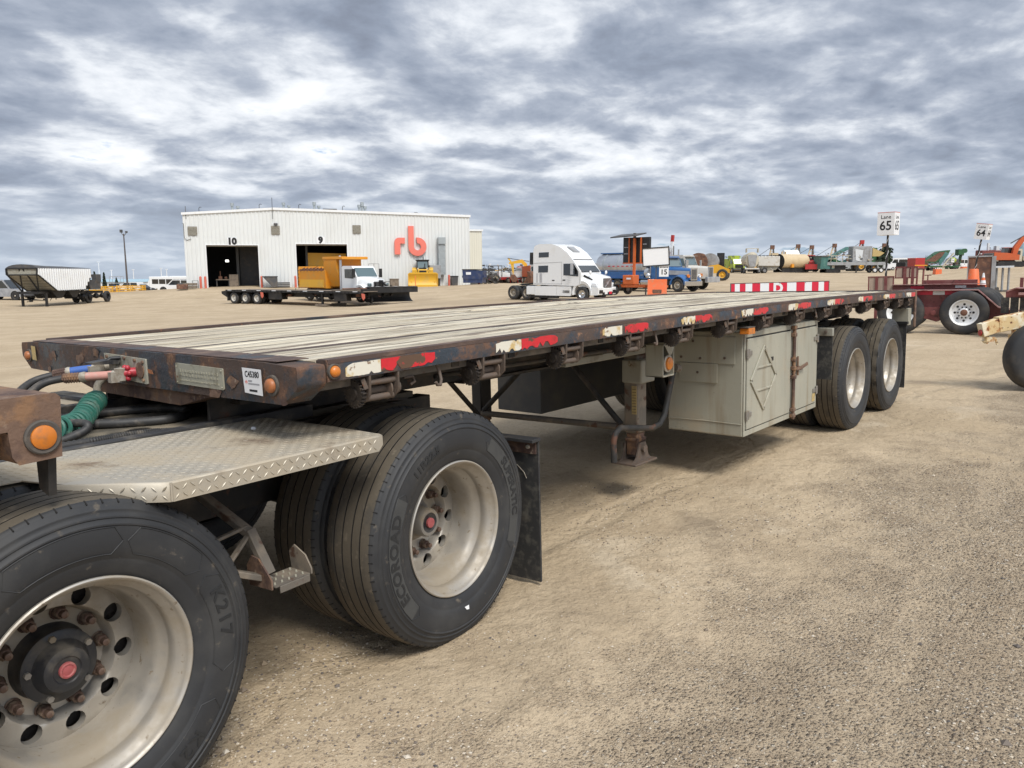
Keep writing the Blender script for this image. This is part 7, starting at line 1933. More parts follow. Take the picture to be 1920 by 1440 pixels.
def bus():
    p, yaw = at_bg('bus'); t = thing('shuttle_bus', 'white shuttle bus with dark window band at the far left', 'bus', p, yaw)
    bx(t, 'body', M_white, [(-6.0, 4.2, -1.2, 1.2, 0.55, 3.1)], 0.12); pr(t, 'cab', M_white, [(4.2, 0.55), (5.6, 0.6), (5.5, 1.45), (4.7, 1.65), (4.2, 2.6)], 'y', -1.0, 1.0, 0.08)
    for s in (-1, 1):
        for k in range(6):
            bx(t, 'window', M_winint, [(-5.6 + k * 1.55, -4.2 + k * 1.55, min(s * 1.205, s * 1.215), max(s * 1.205, s * 1.215), 1.55, 2.55)])
        for x in (4.3, -3.6):
            bg_wheel(t, x, s * 1.15, 0.42, 0.42, 0.25, M_dwhite, s, 0.05, 18)


bus()


def yellow_racks():
    p, yaw = at_bg('yellow_racks'); q = Vector(p)
    for i, (dx, lab) in enumerate(((-2.4, 'yellow steel rack frame just right of the grain trailer'), (2.1, 'yellow steel rack frame in front of the white wagon'))):
        t = thing('steel_rack', lab, 'rack', tuple(q + (rotz(yaw) @ Vector((dx, 0, 0)))), yaw + (0.15 if i else -0.1), 'yellow racks by the cars')
        mb = MB()
        for z in (0.15, 0.42, 0.70, 0.95):
            mb.box(-2.1, 2.1, -0.6, -0.5, z, z + 0.14); mb.box(-2.1, 2.1, 0.5, 0.6, z, z + 0.14)
        mb.put(t, 'rail', M_yel)
        for x in (-2.0, 0, 1.9):
            bx(t, 'post', M_yel, [(x, x + 0.1, -0.62, -0.5, 0, 1.15), (x, x + 0.1, 0.5, 0.62, 0, 1.15)])
        mb = MB()
        for k in range(5):
            mb.bar((-2.0 + k * 0.8, 0, 0.2), (-1.4 + k * 0.8, 0, 1.0), 0.08, 0.12)
        mb.put(t, 'brace', M_offw)
    t = thing('scissor_lift', 'blue scissor lift between the yellow racks', 'lift', tuple(q + (rotz(yaw) @ Vector((-0.9, 1.5, 0)))), yaw)
    bx(t, 'base', M_blue, [(-0.9, 0.9, -0.5, 0.5, 0.2, 0.6)]); bx(t, 'platform', M_grey, [(-0.9, 0.9, -0.5, 0.5, 1.5, 1.6)]); tb(t, 'guard_rail', M_grey, [([(-0.9, -0.5, 1.6), (-0.9, -0.5, 2.6), (0.9, -0.5, 2.6), (0.9, -0.5, 1.6)], 0.04), ([(-0.9, 0.5, 1.6), (-0.9, 0.5, 2.6), (0.9, 0.5, 2.6), (0.9, 0.5, 1.6)], 0.04)])
    mb = MB(); mb.bar((-0.7, -0.3, 0.6), (0.7, -0.3, 1.5), 0.06, 0.1); mb.bar((0.7, -0.3, 0.6), (-0.7, -0.3, 1.5), 0.06, 0.1); mb.put(t, 'scissor', M_blue)
    for x in (-0.65, 0.65):
        for s in (-1, 1):
            bg_wheel(t, x, s * 0.55, 0.2, 0.2, 0.15, M_grey, s, 0.03, 12)


yellow_racks()


# ---------------------------------------------------------------- light poles, trees and far buildings
CAMP = Vector((-1.5562, -2.2702, 1.5788)); CF = Vector((0.758399, 0.637271, 0)).normalized(); CR = Vector((0.64031724, -0.76766154, 0)).normalized()


def ground_at(depth, side):
    q = CAMP + CF * depth + CR * side
    return Vector((q.x, q.y, float(ground_z(np.array([q.x]), np.array([q.y]))[0])))


p, yaw = at_bg('light_pole')
t = thing('light_pole', 'tall dark yard light pole standing behind the parked cars', 'light pole', p, yaw)
mb = MB(); mb.tube([(0, 0, 0), (0, 0, 9.9)], [0.18, 0.09], 10); mb.put(t, 'pole', M_pole)
mb = MB(); mb.tube([(0, 0, 9.5), (-0.35, 0, 10.0), (-0.35, 0, 10.25)], 0.05, 6); mb.tube([(0, 0, 9.5), (0.45, 0, 10.0), (0.5, 0, 10.2)], 0.05, 6); mb.put(t, 'arm', M_pole)
bx(t, 'lamp_head', M_dgrey, [(-0.58, -0.25, -0.2, 0.3, 10.1, 10.6), (0.35, 0.6, -0.2, 0.3, 10.05, 10.35)], 0.03)
for i, (d, s, h) in enumerate(((270, -141, 9.2), (300, -152, 7.0), (330, -158, 7.6), (300, -133, 7.2), (330, -144, 7.4), (240, -5.9, 4.5), (260, -0.4, 4.7), (255, 5.0, 4.5), (250, -2.2, 3.4))):
    q = ground_at(d, s)
    t = thing('light_mast', 'slim white light mast ' + ['tallest, rising behind the big spruce', 'left of the dark yard light pole', 'just left of the dark yard light pole', 'above the white shuttle bus', 'above the white crossover car', 'right of the navy dumpster', 'left of the yellow excavator arm', 'beside the pink roofed building', 'short, behind the red farm implement'][i], 'light mast', tuple(q), 0, 'white light masts on the horizon')
    mb = MB(); mb.tube([(0, 0, 0), (0, 0, h)], [0.20, 0.15], 8); mb.put(t, 'mast', M_wpole); bx(t, 'lamp_head', M_wpole, [(-0.5, 0.5, -0.2, 0.2, h, h + 0.22)])


def crown_clumps(mb, c, rx, rz_, n, leaf, rnd, cone=False, mi=0):
    for _ in range(n):
        if cone:
            u = rnd.random(); z = u; rr_ = (1 - u) * (0.55 + 0.45 * rnd.random()); a = rnd.uniform(0, 2 * PI)
            q = Vector((c[0] + rx * rr_ * math.cos(a), c[1] + rx * rr_ * math.sin(a), c[2] + rz_ * z))
        else:
            while True:
                v = Vector((rnd.uniform(-1, 1), rnd.uniform(-1, 1), rnd.uniform(-1, 1)))
                if 0.35 < v.length < 1: break
            q = Vector((c[0] + v.x * rx, c[1] + v.y * rx, c[2] + v.z * rz_))
        d = Vector((rnd.gauss(0, 1), rnd.gauss(0, 1), rnd.gauss(0, 0.7))).normalized(); e = d.orthogonal().normalized(); f = d.cross(e)
        s = leaf * rnd.uniform(0.6, 1.4)
        mb.add([q + e * s, q + f * s * 0.8, q - e * s, q - f * s * 0.8], [(0, 1, 2), (0, 2, 3)], mi)


def tree(label, pos, h, rx, leafm, cone=False, n=340, group='trees on the horizon'):
    rnd = random.Random(int(pos[0] * 31 + pos[1] * 17 + h * 7))
    t = thing('conifer_tree' if cone else 'leafy_tree', label, 'tree', pos, rnd.uniform(0, 6), group, tilt=False)
    mb = MB(); mb.tube([(0, 0, -0.3), (0.1, 0, h * 0.4), (0, 0.1, h * 0.9)], [h * 0.022, h * 0.016, h * 0.004], 7)
    if not cone:
        for k in range(5):
            a = rnd.uniform(0, 6.28); mb.tube([(0, 0, h * (0.25 + 0.08 * k)), (rx * 0.7 * math.cos(a), rx * 0.7 * math.sin(a), h * (0.45 + 0.09 * k))], [h * 0.010, h * 0.003], 5)
    mb.put(t, 'trunk', M_bark)
    mb = MB()
    if cone:
        crown_clumps(mb, (0, 0, h * 0.1), rx, h * 0.9, n, h * 0.05, rnd, True)
    else:
        for k in range(7):
            a = rnd.uniform(0, 6.28); q = rnd.uniform(0, 0.6)
            crown_clumps(mb, (rx * q * math.cos(a), rx * q * math.sin(a), h * rnd.uniform(0.40, 0.80)), rx * rnd.uniform(0.4, 0.6), h * rnd.uniform(0.16, 0.24), n // 7, h * 0.045, rnd)
    mb.put(t, 'crown', leafm)


# spruces behind the grain trailer
for d, s, h, rx, lab in ((195, -103.0, 4.6, 1.35, 'big dark spruce just right of the white grain trailer'), (215, -111.0, 4.7, 0.7, 'slender dark spruce beside the big one'), (230, -115.2, 3.4, 0.9, 'small dark spruce left of the light pole'), (215, -92.8, 3.6, 1.7, 'ragged dull tree left of the shop corner'), (215, -89.5, 3.2, 1.4, 'low dull tree touching the shop corner')):
    tree(lab, tuple(ground_at(d, s)), h, rx, M_conifer if 'spruce' in lab else M_olive, 'spruce' in lab, 420, 'trees behind the left yard')
# autumn trees between shop and tractor
for i, (d, s, h, rx) in enumerate(((320, -3.9, 4.4, 2.3), (322, -0.9, 4.8, 2.4), (318, 1.6, 4.7, 2.2), (325, 4.6, 5.0, 2.5), (330, 7.6, 5.0, 2.4), (320, 10, 4.9, 2.3))):
    tree('golden autumn tree ' + ['at the left end of the golden row', 'second from the left end of the golden row', 'left of centre in the golden row', 'right of centre in the golden row', 'behind the yellow excavator bucket arm', 'behind the pink roofed building'][i], tuple(ground_at(d, s)), h, rx, M_autumn, False, 420, 'golden autumn trees')
for d, s, h in ((120, -4.5, 2.9), (128, -4.1, 2.3), (150, -3.6, 2.5)):
    tree({2.9: 'tallest dark spruce beside the navy dumpster', 2.3: 'small dark spruce right of the tallest by the dumpster', 2.5: 'dark spruce farthest right beyond the navy dumpster'}[h], tuple(ground_at(d, s)), h, 1.5, M_conifer, True, 260, 'spruces by the dumpster')
# far treeline: individual clumped trees along the right horizon
rnd = random.Random(3)
for k in range(46):
    d = rnd.uniform(330, 400); s = d * (0.23 + 0.46 * k / 45 + rnd.uniform(-0.004, 0.004)); h = rnd.uniform(2.6, 4.2)
    tree('dull low far tree ' + ['behind the pipe roller', 'behind the lime fire truck', 'behind the white vacuum trailer', 'behind the tan storage tank', 'behind the red tractor', 'behind the teal rock crusher', 'behind the grey crushing plant', 'behind the leafy bush', 'behind the white passenger van', 'behind the green screening plant', 'behind the brown crate', 'behind the dark red machine'][k * 12 // 46], tuple(ground_at(d, s)), h, rnd.uniform(2.2, 4.0), rnd.choice([M_olive, M_olive, M_barewood, M_autumn]), False, 150, 'far treeline trees')
for k in range(16):
    d = rnd.uniform(330, 400); s = d * (-0.64 + 0.23 * k / 15); h = rnd.uniform(1.8, 2.6)
    tree('dull low far tree ' + ['behind the grain trailer', 'behind the yellow racks', 'behind the shuttle bus', 'behind the crossover car'][k * 4 // 16], tuple(ground_at(d, s)), h, rnd.uniform(2.5, 4.5), M_olive, False, 130, 'far treeline trees')


def far_shed(label, d, s, w, dp, h, wall, roof, a=0.0, ridge=0.7):
    q = ground_at(d, s); yaw = math.atan2(CR.y, CR.x) + a
    t = thing('far_shed', label, 'building', tuple(q), yaw)
    bx(t, 'wall', wall, [(-w / 2, w / 2, 0, dp, 0, h)])
    pr(t, 'roof', roof, [(-0.3, h), (dp / 2, h + ridge), (dp + 0.3, h), (dp + 0.3, h - 0.2), (-0.3, h - 0.2)], 'x', -w / 2 - 0.3, w / 2 + 0.3)
    n = max(2, int(w / 7))
    for k in range(n):
        x = -w / 2 + w * (k + 0.5) / n
        bx(t, 'window', M_win, [(x - 1.1, x + 1.1, -0.06, 0.02, h * 0.35, h * 0.7)])


far_shed('long pale shed behind the white bus', 260, -128, 46, 14, 2.4, M_pale, M_bluepale)
far_shed('white shed behind the shuttle bus roof', 250, -105, 16, 12, 2.9, M_pale, M_white)
far_shed('pale blue shed behind the spruces', 290, -160, 30, 12, 2.9, M_bluepale, M_pale)
far_shed('pink roofed building behind the orange boom truck', 230, 5.6, 6, 10, 1.9, M_dwhite, M_pinkroof, 0, 1.7)
far_shed('long pale shed behind the lime crane truck', 320, 88, 40, 12, 1.6, M_pale, M_bluepale)
far_shed('white shed behind the golden trees', 300, -7, 12, 12, 2.4, M_white, M_white)


# ---------------------------------------------------------------- machines
def tracks(t, L, W_, r, w=0.6, m=M_black):
    for s in (-1, 1):
        pts = [(-L / 2 + r, 0.0), (L / 2 - r, 0.0), (L / 2 - r * 0.3, r * 0.35), (L / 2, r), (L / 2 - r * 0.3, r * 1.65), (L / 2 - r, 2 * r), (-L / 2 + r, 2 * r), (-L / 2 + r * 0.3, r * 1.65), (-L / 2, r), (-L / 2 + r * 0.3, r * 0.35)]
        pr(t, 'track', m, pts, 'y', min(s * W_ / 2, s * (W_ / 2 - w)), max(s * W_ / 2, s * (W_ / 2 - w)), 0.03)


def excavator(label, key, m, boom, stick, bucket, yaw=None, sc=1.0):
    p, yw = at_bg(key)
    t = thing('excavator', label, 'excavator', p, yw if yaw is None else yaw, sc=sc)
    tracks(t, 4.2, 3.0, 0.45); bx(t, 'turntable', M_black, [(-0.8, 0.8, -0.8, 0.8, 0.85, 1.1)])
    pr(t, 'house', m, [(-2.6, 1.1), (1.2, 1.1), (1.2, 1.9), (-0.6, 2.2), (-2.6, 2.3)], 'y', -1.35, 1.35, 0.06); pr(t, 'counterweight', M_dgrey, [(-3.0, 1.15), (-2.6, 1.1), (-2.6, 2.2), (-2.9, 2.1)], 'y', -1.3, 1.3, 0.05)
    pr(t, 'cab', M_win, [(-0.2, 1.9), (1.25, 1.5), (1.3, 2.4), (1.0, 3.0), (-0.2, 3.0)], 'y', 0.45, 1.35, 0.05); bx(t, 'cab_roof', m, [(-0.25, 1.1, 0.42, 1.38, 3.0, 3.08)])
    mb = MB(); mb.prism(boom, 'y', -0.28, 0.28); mb.put(t, 'boom', m, 0.03); mb = MB(); mb.prism(stick, 'y', -0.22, 0.22); mb.put(t, 'stick', m, 0.03); mb = MB(); mb.prism(bucket, 'y', -0.6, 0.6); mb.put(t, 'bucket', M_rusty)
    a = boom[2]; mb = MB(); mb.bar((boom[1][0] - 0.5, 0, boom[1][1] + 0.5), (stick[0][0], 0, stick[0][1] + 0.1), 0.14, 0.14); mb.put(t, 'cylinder', M_dgrey)
    return t


excavator('yellow excavator with raised boom behind the white highway tractor', 'yellow_excavator', M_dozy, [(0.7, 1.6), (1.4, 4.2), (2.4, 5.15), (5.3, 4.55), (5.25, 4.1), (2.6, 4.35), (1.9, 3.6), (1.2, 1.6)], [(5.6, 5.3), (5.0, 4.6), (4.9, 4.1), (4.45, 1.9), (4.25, 1.9), (4.2, 4.1), (5.2, 5.3)], [(4.0, 1.9), (4.8, 1.9), (5.1, 1.2), (4.6, 0.35), (3.8, 0.3), (3.3, 0.9)], sc=0.68)
excavator('orange red excavator with arched boom at the right edge', 'jumbo_excavator', M_orm, [(0.6, 1.7), (0.9, 3.2), (1.9, 4.6), (3.2, 5.3), (4.6, 5.6), (4.6, 5.1), (3.2, 4.7), (2.2, 3.9), (1.6, 2.9), (1.3, 1.7)], [(4.2, 5.9), (4.9, 5.8), (5.4, 2.8), (5.0, 2.8)], [(4.8, 2.9), (5.6, 2.8), (5.6, 1.6), (4.9, 1.4), (4.5, 2.1)], yaw=-0.95, sc=0.9)


def generic_truck(name, label, cat, pos, yaw, cabm, bodym, body_pts, L=7.0, W_=2.4, group=None, r=0.5, extra=None, flat=True):
    t = thing(name, label, cat, pos, yaw, group)
    bx(t, 'frame', M_black, [(-L, 0.6, -0.45, 0.45, 0.7, 0.95)])
    pr(t, 'cab', cabm, [(-1.3, 0.8), (-1.3, 2.55), (-1.1, 2.7), (0.2, 2.65), (0.65, 1.7), (0.75, 0.8)] if flat else [(-2.2, 0.8), (-2.2, 2.6), (-1.0, 2.6), (-0.6, 1.8), (0.8, 1.6), (0.9, 0.8)], 'y', -W_ / 2 + 0.05, W_ / 2 - 0.05, 0.06)
    x0 = -1.0 if flat else -2.0
    for s in (-1, 1):
        y0, y1 = sorted((s * (W_ / 2 - 0.048), s * (W_ / 2 - 0.04)))
        pr(t, 'door_window', M_win, [(x0, 1.75), (x0 + 1.1, 1.75), (x0 + 1.0, 2.4), (x0, 2.4)], 'y', y0, y1)
        bg_wheel(t, 0, s * W_ / 2, r, r, 0.28, M_dwhite, s, 0.05, 18)
        bg_wheel(t, -L + 1.6, s * W_ / 2, r, r, 0.28, M_dwhite, s, 0.10, 18); bg_wheel(t, -L + 0.5, s * W_ / 2, r, r, 0.28, M_dwhite, s, 0.10, 18)
    mb = MB(); xa, za, xb, zb = (0.24, 2.55, 0.63, 1.78) if flat else (-0.96, 2.5, -0.62, 1.86)
    mb.add([(xa + 0.03, -W_ / 2 + 0.2, za), (xa + 0.03, W_ / 2 - 0.2, za), (xb + 0.03, W_ / 2 - 0.2, zb), (xb + 0.03, -W_ / 2 + 0.2, zb)], [(0, 1, 2, 3)]); mb.put(t, 'windshield', M_win)
    bx(t, 'bumper', M_dgrey, [(0.72, 0.95, -W_ / 2, W_ / 2, 0.5, 0.85)], 0.03)
    if body_pts:
        pr(t, 'body', bodym, body_pts, 'y', -W_ / 2, W_ / 2, 0.04)
    return t


# behind the tractor: a row of small yard machines between shop and tractor
def gp(d, px):
    """ground point at a depth (metres) and a bearing given as a slope right of the view axis"""
    return tuple(ground_at(d, px))


AW = math.atan2(CR.y, CR.x)
t = generic_truck('boom_truck', 'white cab orange bodied truck beside the yellow excavator bucket', 'truck', gp(112, 4.6), AW - 1.2, M_white, M_orm, [(-4.5, 0.95), (-1.5, 0.95), (-1.5, 2.6), (-4.5, 2.4)], 4.8)
t = thing('yellow_grader', 'yellow machine with tall front mast just left of the highway tractor', 'grader', gp(110, 6.0), AW - 1.3)
pr(t, 'body', M_yel, [(-2.5, 1.0), (1.2, 1.0), (1.2, 2.0), (-0.4, 2.9), (-2.5, 2.6)], 'y', -0.9, 0.9, 0.05); mb = MB(); mb.bar((1.2, -0.5, 0.2), (1.4, -0.5, 3.1), 0.25, 0.25); mb.bar((1.4, -1.2, 0.1), (1.4, 0.9, 0.5), 0.1, 0.9); mb.put(t, 'front_arm', M_yel)
for s in (-1, 1):
    for x in (-1.8, 0.8):
        bg_wheel(t, x, s * 1.1, 0.6, 0.6, 0.4, M_yel, s, 0.08, 18)
t = thing('farm_tractor', 'white and red utility tractor with canopy right of the dumpster', 'tractor', gp(118, -1.5), AW + 0.4)
pr(t, 'hood', M_white, [(-0.2, 0.9), (1.6, 0.8), (1.6, 1.5), (-0.2, 1.75)], 'y', -0.4, 0.4, 0.05); bx(t, 'canopy', M_dgrey, [(-1.6, 0.2, -0.8, 0.8, 2.5, 2.62)])
for x in (-1.5, 0.1):
    bx(t, 'canopy_post', M_black, [(x, x + 0.08, -0.75, -0.67, 0.9, 2.5), (x, x + 0.08, 0.67, 0.75, 0.9, 2.5)])
bx(t, 'frame', M_redm, [(-1.6, 1.6, -0.45, 0.45, 0.5, 0.9)])
for s in (-1, 1):
    bg_wheel(t, -1.0, s * 0.95, 0.7, 0.7, 0.4, M_offw, s, 0.08, 18); bg_wheel(t, 1.2, s * 0.8, 0.42, 0.42, 0.25, M_offw, s, 0.05, 16)
t = thing('red_harrow', 'red farm implement beside the white utility tractor', 'implement', gp(117, 1.2), AW)
mb = MB(); mb.bar((-1.2, 0, 0.7), (1.2, 0, 0.7), 0.25, 0.25); mb.bar((-0.3, -0.8, 0.7), (-0.3, 0.8, 0.7), 0.2, 0.2)
for k in range(5):
    mb.bar((-1.1 + k * 0.55, -0.3, 0.7), (-1.0 + k * 0.55, -0.5, 0.0), 0.08, 0.12)
mb.put(t, 'frame', M_redm); pr(t, 'hopper', M_white, [(-0.8, 0.95), (0.8, 0.95), (1.0, 1.8), (-1.0, 1.8)], 'y', -0.3, 0.5)
t = thing('loader_bucket', 'large rusty loader bucket lying by the yellow excavator', 'bucket', gp(111, 3.3), AW - 0.9)
mb = MB(); mb.prism([(0.0, 0.0), (0.9, 0.1), (1.1, 0.9), (0.8, 1.6), (0.2, 1.75), (0.3, 1.1), (-0.6, 0.15)], 'y', -1.2, 1.2); mb.put(t, 'shell', M_rusty); bx(t, 'teeth', M_dgrey, [(-0.75, -0.45, -1.1 + 0.5 * k, -0.95 + 0.5 * k, 0.05, 0.2) for k in range(5)])
t = thing('scrap_heap', 'dark heap of farm implements beside the dumpster', 'implement', gp(112, -3.4), AW)
mb = MB(); rnd = random.Random(9)
for k in range(26):
    a = Vector((rnd.uniform(-2.2, 2.4), rnd.uniform(-0.8, 0.8), rnd.uniform(0.1, 1.8))); b = a + Vector((rnd.uniform(-1.2, 1.2), rnd.uniform(-0.6, 0.6), rnd.uniform(-0.9, 0.4))); b.z = max(b.z, 0)
    mb.bar(a, b, 0.10, 0.14)
mb.put(t, 'bars', M_dgrey)
for k in range(3):
    bg_wheel(t, -1.4 + k * 1.4, -0.9, 0.45, 0.45, 0.25, M_black, -1, 0.05, 16)
t = thing('bollard', 'faded red bollard right of the navy dumpster', 'bollard', gp(93, -3.6), 0, 'bollards along the shop wall')
mb = MB(); mb.cyl((0, 0, -0.1), (0, 0, 1.15), 0.14, 12); mb.ball((0, 0, 1.15), 0.14, 10, 6); mb.put(t, 'post', M_bollard)


# message board trailer, speed sign in an orange barrier
p, yaw = at_bg('vms')
t = thing('message_trailer', 'orange message board trailer seen from behind with tilted solar panel', 'message trailer', p, yaw)
fr = MB(); fr.box(-1.5, 1.6, -0.75, -0.62, 0.55, 0.72); fr.box(-1.5, 1.6, 0.62, 0.75, 0.55, 0.72); fr.box(-1.5, -1.35, -0.75, 0.75, 0.55, 0.72); fr.box(1.45, 1.6, -0.75, 0.75, 0.55, 0.72); fr.box(1.6, 2.8, -0.07, 0.07, 0.56, 0.70); fr.put(t, 'frame', M_vms)
bx(t, 'battery_box', M_vms, [(-0.3, 0.55, -0.80, 0.0, 0.75, 1.40)], 0.04); bx(t, 'box_label', M_whrefl, [(0.05, 0.4, -0.862, -0.852, 1.10, 1.22)])
bx(t, 'mast', M_vms, [(0.05, 0.20, -0.06, 0.10, 0.7, 3.95)]); mb = MB(); mb.box(-0.92, 1.22, 0.20, 0.42, 2.20, 4.02); bd = mb.put(t, 'sign_board', M_black, 0.02)
bx(bd, 'board_channel', M_vms, [(-0.42, -0.34, 0.10, 0.20, 2.22, 4.0), (0.52, 0.60, 0.10, 0.20, 2.22, 4.0), (-0.9, 1.2, 0.12, 0.20, 2.18, 2.26)])
bx(bd, 'paper_panel', M_whrefl, [(0.72, 0.95, 0.185, 0.199, 2.55, 3.2)]); bx(bd, 'board_label', M_greyink, [(-0.85, -0.5, 0.185, 0.199, 3.3, 3.36), (-0.85, -0.5, 0.185, 0.199, 2.85, 2.91), (0.68, 0.98, 0.185, 0.199, 3.5, 3.56)])
mb = MB(); mb.X = Matrix.Translation((-0.3, -0.1, 4.15)) @ Matrix.Rotation(math.radians(9), 4, 'X') @ Matrix.Rotation(math.radians(-2), 4, 'Y'); mb.box(-1.05, 1.0, -0.75, 0.75, -0.04, 0.04); mb.put(t, 'solar_panel', M_dgrey)
bx(t, 'panel_post', M_dgrey, [(0.05, 0.2, -0.05, 0.1, 3.9, 4.3)])
for s in (-1, 1):
    bg_wheel(t, -0.9, s * 0.98, 0.36, 0.36, 0.20, M_dwhite, s, 0.04, 20); pr(t, 'fender', M_black, [(-1.4, 0.55), (-1.3, 0.78), (-0.5, 0.78), (-0.4, 0.55), (-0.5, 0.72), (-1.3, 0.72)], 'y', min(s * 0.76, s * 1.02), max(s * 0.76, s * 1.02))
for x in (-1.45, 1.5):
    bx(t, 'jack_leg', M_dgrey, [(x - 0.04, x + 0.04, -0.72, -0.64, 0.02, 0.6)])
p, yaw = at_bg('barrier15')
t = thing('road_barrier', 'orange plastic road barrier with scuffed foot in front of the blue truck', 'barrier', p, yaw)
mb = MB(); mb.prism([(-0.30, 0), (0.30, 0), (0.30, 0.18), (0.14, 0.62), (0.12, 1.07), (-0.12, 1.07), (-0.14, 0.62), (-0.30, 0.18)], 'x', -0.63, 0.63); mb.put(t, 'shell', M_safety, 0.03); bx(t, 'fork_opening', M_rusty, [(-0.3, 0.3, -0.305, -0.2, 0.12, 0.40)], 0.03)
t = thing('speed_sign', 'white blank speed display above a MAXIMUM 15 sign on a dark post', 'sign', tuple(Vector(p) + (rotz(yaw) @ Vector((-0.10, 0.0, 0)))), yaw)
bx(t, 'post', M_dgrey, [(-0.03, 0.03, -0.03, 0.03, 1.0, 2.9)])
b1 = bx(t, 'display', M_sign, [(-0.86, 0.80, -0.16, -0.06, 2.02, 3.12)]); bx(b1, 'display_frame', M_black, [(-0.92, 0.86, -0.19, -0.02, 3.12, 3.19), (-0.92, 0.86, -0.19, -0.02, 1.95, 2.02), (-0.92, -0.86, -0.19, -0.02, 2.02, 3.12), (0.80, 0.86, -0.19, -0.02, 2.02, 3.12)])
b1.rotation_euler = (0, math.radians(-3.5), 0); b1.location = (0.155, 0, 0)
b2 = bx(t, 'limit_sign', M_sign, [(0.20, 0.82, -0.12, -0.10, 1.25, 1.98)]); text_on(b2, 'sign_number', M_ink, '15', 0.46, (0.51, -0.122, 1.54), (1, 0, 0), (0, 0, 1), 0.001, 0.012); text_on(b2, 'sign_word', M_ink, 'MAXIMUM', 0.115, (0.51, -0.122, 1.86), (1, 0, 0), (0, 0, 1), 0.001, 0.002)
p, yaw = at_bg('compactor')
t = thing('pipe_roller', 'yellow wheeled machine carrying rusty drums behind the white work truck', 'machine', p, yaw)
mb = MB(); mb.lathe([(-0.9, 0), (-0.9, 1.0), (0.9, 1.0), (0.9, 0)], 24, o=(-2.4, 0, 2.0)); mb.put(t, 'drum', M_rusty); mb = MB(); mb.lathe([(-0.8, 0), (-0.8, 0.9), (0.8, 0.9), (0.8, 0)], 24, o=(-1.2, 0.2, 2.05)); mb.put(t, 'drum', M_grey)
bx(t, 'guard', M_black, [(-0.6, 0.2, 0.9, 1.0, 0.9, 3.0)]); pipework(t, -3.2, 0.8, -1.1, 1.1, 0.7, 1.6, 40, [M_yel, M_black, M_dgrey], 25, 0.16); pr(t, 'frame', M_yel, [(-3, 0.8), (0.8, 0.8), (0.9, 1.2), (-0.3, 1.75), (-1.2, 1.6), (-3, 1.1)], 'y', -1.0, -0.7, 0.04); pr(t, 'frame', M_yel, [(-3, 0.8), (0.8, 0.8), (0.9, 1.2), (-3, 1.1)], 'y', 0.7, 1.0, 0.04)
for s in (-1, 1):
    for x in (0.2, -3.0):
        bg_wheel(t, x, s * 1.15, 0.62, 0.62, 0.45, M_yel, s, 0.08, 20)

# right-hand row of machines
p, yaw = at_bg('lime_truck')
t = generic_truck('rescue_truck', 'lime yellow fire truck facing the camera in the far row', 'fire truck', p, yaw, M_lime, M_lime, [(-6.5, 0.9), (-1.5, 0.9), (-1.5, 2.7), (-6.5, 2.7)], 6.8)
bx(t, 'roof_box', M_lime, [(-3.0, -1.6, -0.9, 0.9, 2.7, 3.3)]); pipework(t, -6.3, 0.8, -1.25, 1.25, 1.0, 3.1, 70, [M_lime, M_black, M_dgrey], 29, 0.18); bx(t, 'grille', M_black, [(0.76, 0.80, -0.8, 0.8, 0.95, 1.6)])
p, yaw = at_bg('mixer')
t = thing('cement_truck', 'cream bulk trailer with open grey rear end in the far row', 'trailer', p, yaw)
mb = MB(); mb.loft([[(x, w * math.cos(2 * PI * k / 14), 2.3 + h * math.sin(2 * PI * k / 14)) for k in range(14)] for x, w, h in ((1.2, 0.3, 1.1), (1.0, 1.1, 1.4), (-2, 1.25, 1.3), (-5, 1.25, 1.2))]); mb.put(t, 'drum', M_offw); bx(t, 'top_frame', M_offw, [(-0.6, 1.2, -1.0, -0.9, 3.6, 4.3), (-0.6, 1.2, 0.9, 1.0, 3.6, 4.3), (1.1, 1.2, -1.0, 1.0, 4.2, 4.3)]); pr(t, 'chute', M_grey, [(-0.8, 3.2), (0.8, 3.2), (0.5, 1.2), (-0.5, 1.2)], 'x', 1.2, 1.35)
bx(t, 'frame', M_black, [(-5.5, 1.2, -0.9, 0.9, 0.7, 0.95)]); pipework(t, -5.0, 1.3, -1.1, 1.1, 0.6, 2.0, 60, [M_offw, M_grey, M_dgrey, M_black], 27, 0.2)
bx(t, 'tail_bar', M_dwhite, [(1.15, 1.3, -1.2, 1.2, 0.75, 1.0)])
for s in (-1, 1):
    for x in (0.2, -1.1, -4.5):
        bg_wheel(t, x, s * 1.2, 0.5, 0.5, 0.28, M_grey, s, 0.08, 18)
p, yaw = at_bg('tanker_white')
t = thing('vacuum_trailer', 'white ribbed vacuum trailer behind the black tank end', 'trailer', p, yaw)
bx(t, 'body', M_dwhite, [(-1.9, 1.8, -1.2, 1.2, 1.2, 2.95)], 0.12); bx(t, 'top_rail', M_black, [(-1.8 + k * 0.62, -1.68 + k * 0.62, -1.22, 1.22, 2.97, 3.1) for k in range(6)]); pr(t, 'slope', M_beiged, [(1.8, 1.2), (-1.9, 1.2), (-1.3, 0.55), (1.2, 0.55)], 'y', -0.9, 0.9)
bx(t, 'band', M_offw, [(-1.9, 1.8, -1.215, -1.2, 2.55, 2.7)]); bx(t, 'hatch', M_tan, [(-1.7, -0.6, -0.6, 0.6, 3.1, 3.5)]); pipework(t, -1.9, 1.8, -1.3, 1.3, 0.5, 1.2, 36, [M_grey, M_black, M_dwhite], 26, 0.16)
for s in (-1, 1):
    for x in (0.6, 1.6):
        bg_wheel(t, x, s * 1.2, 0.48, 0.48, 0.28, M_grey, s, 0.08, 18)
p, yaw = at_bg('tank_tan')
t = thing('storage_tank', 'tan horizontal storage tank with black round end in the far row', 'tank', p, yaw)
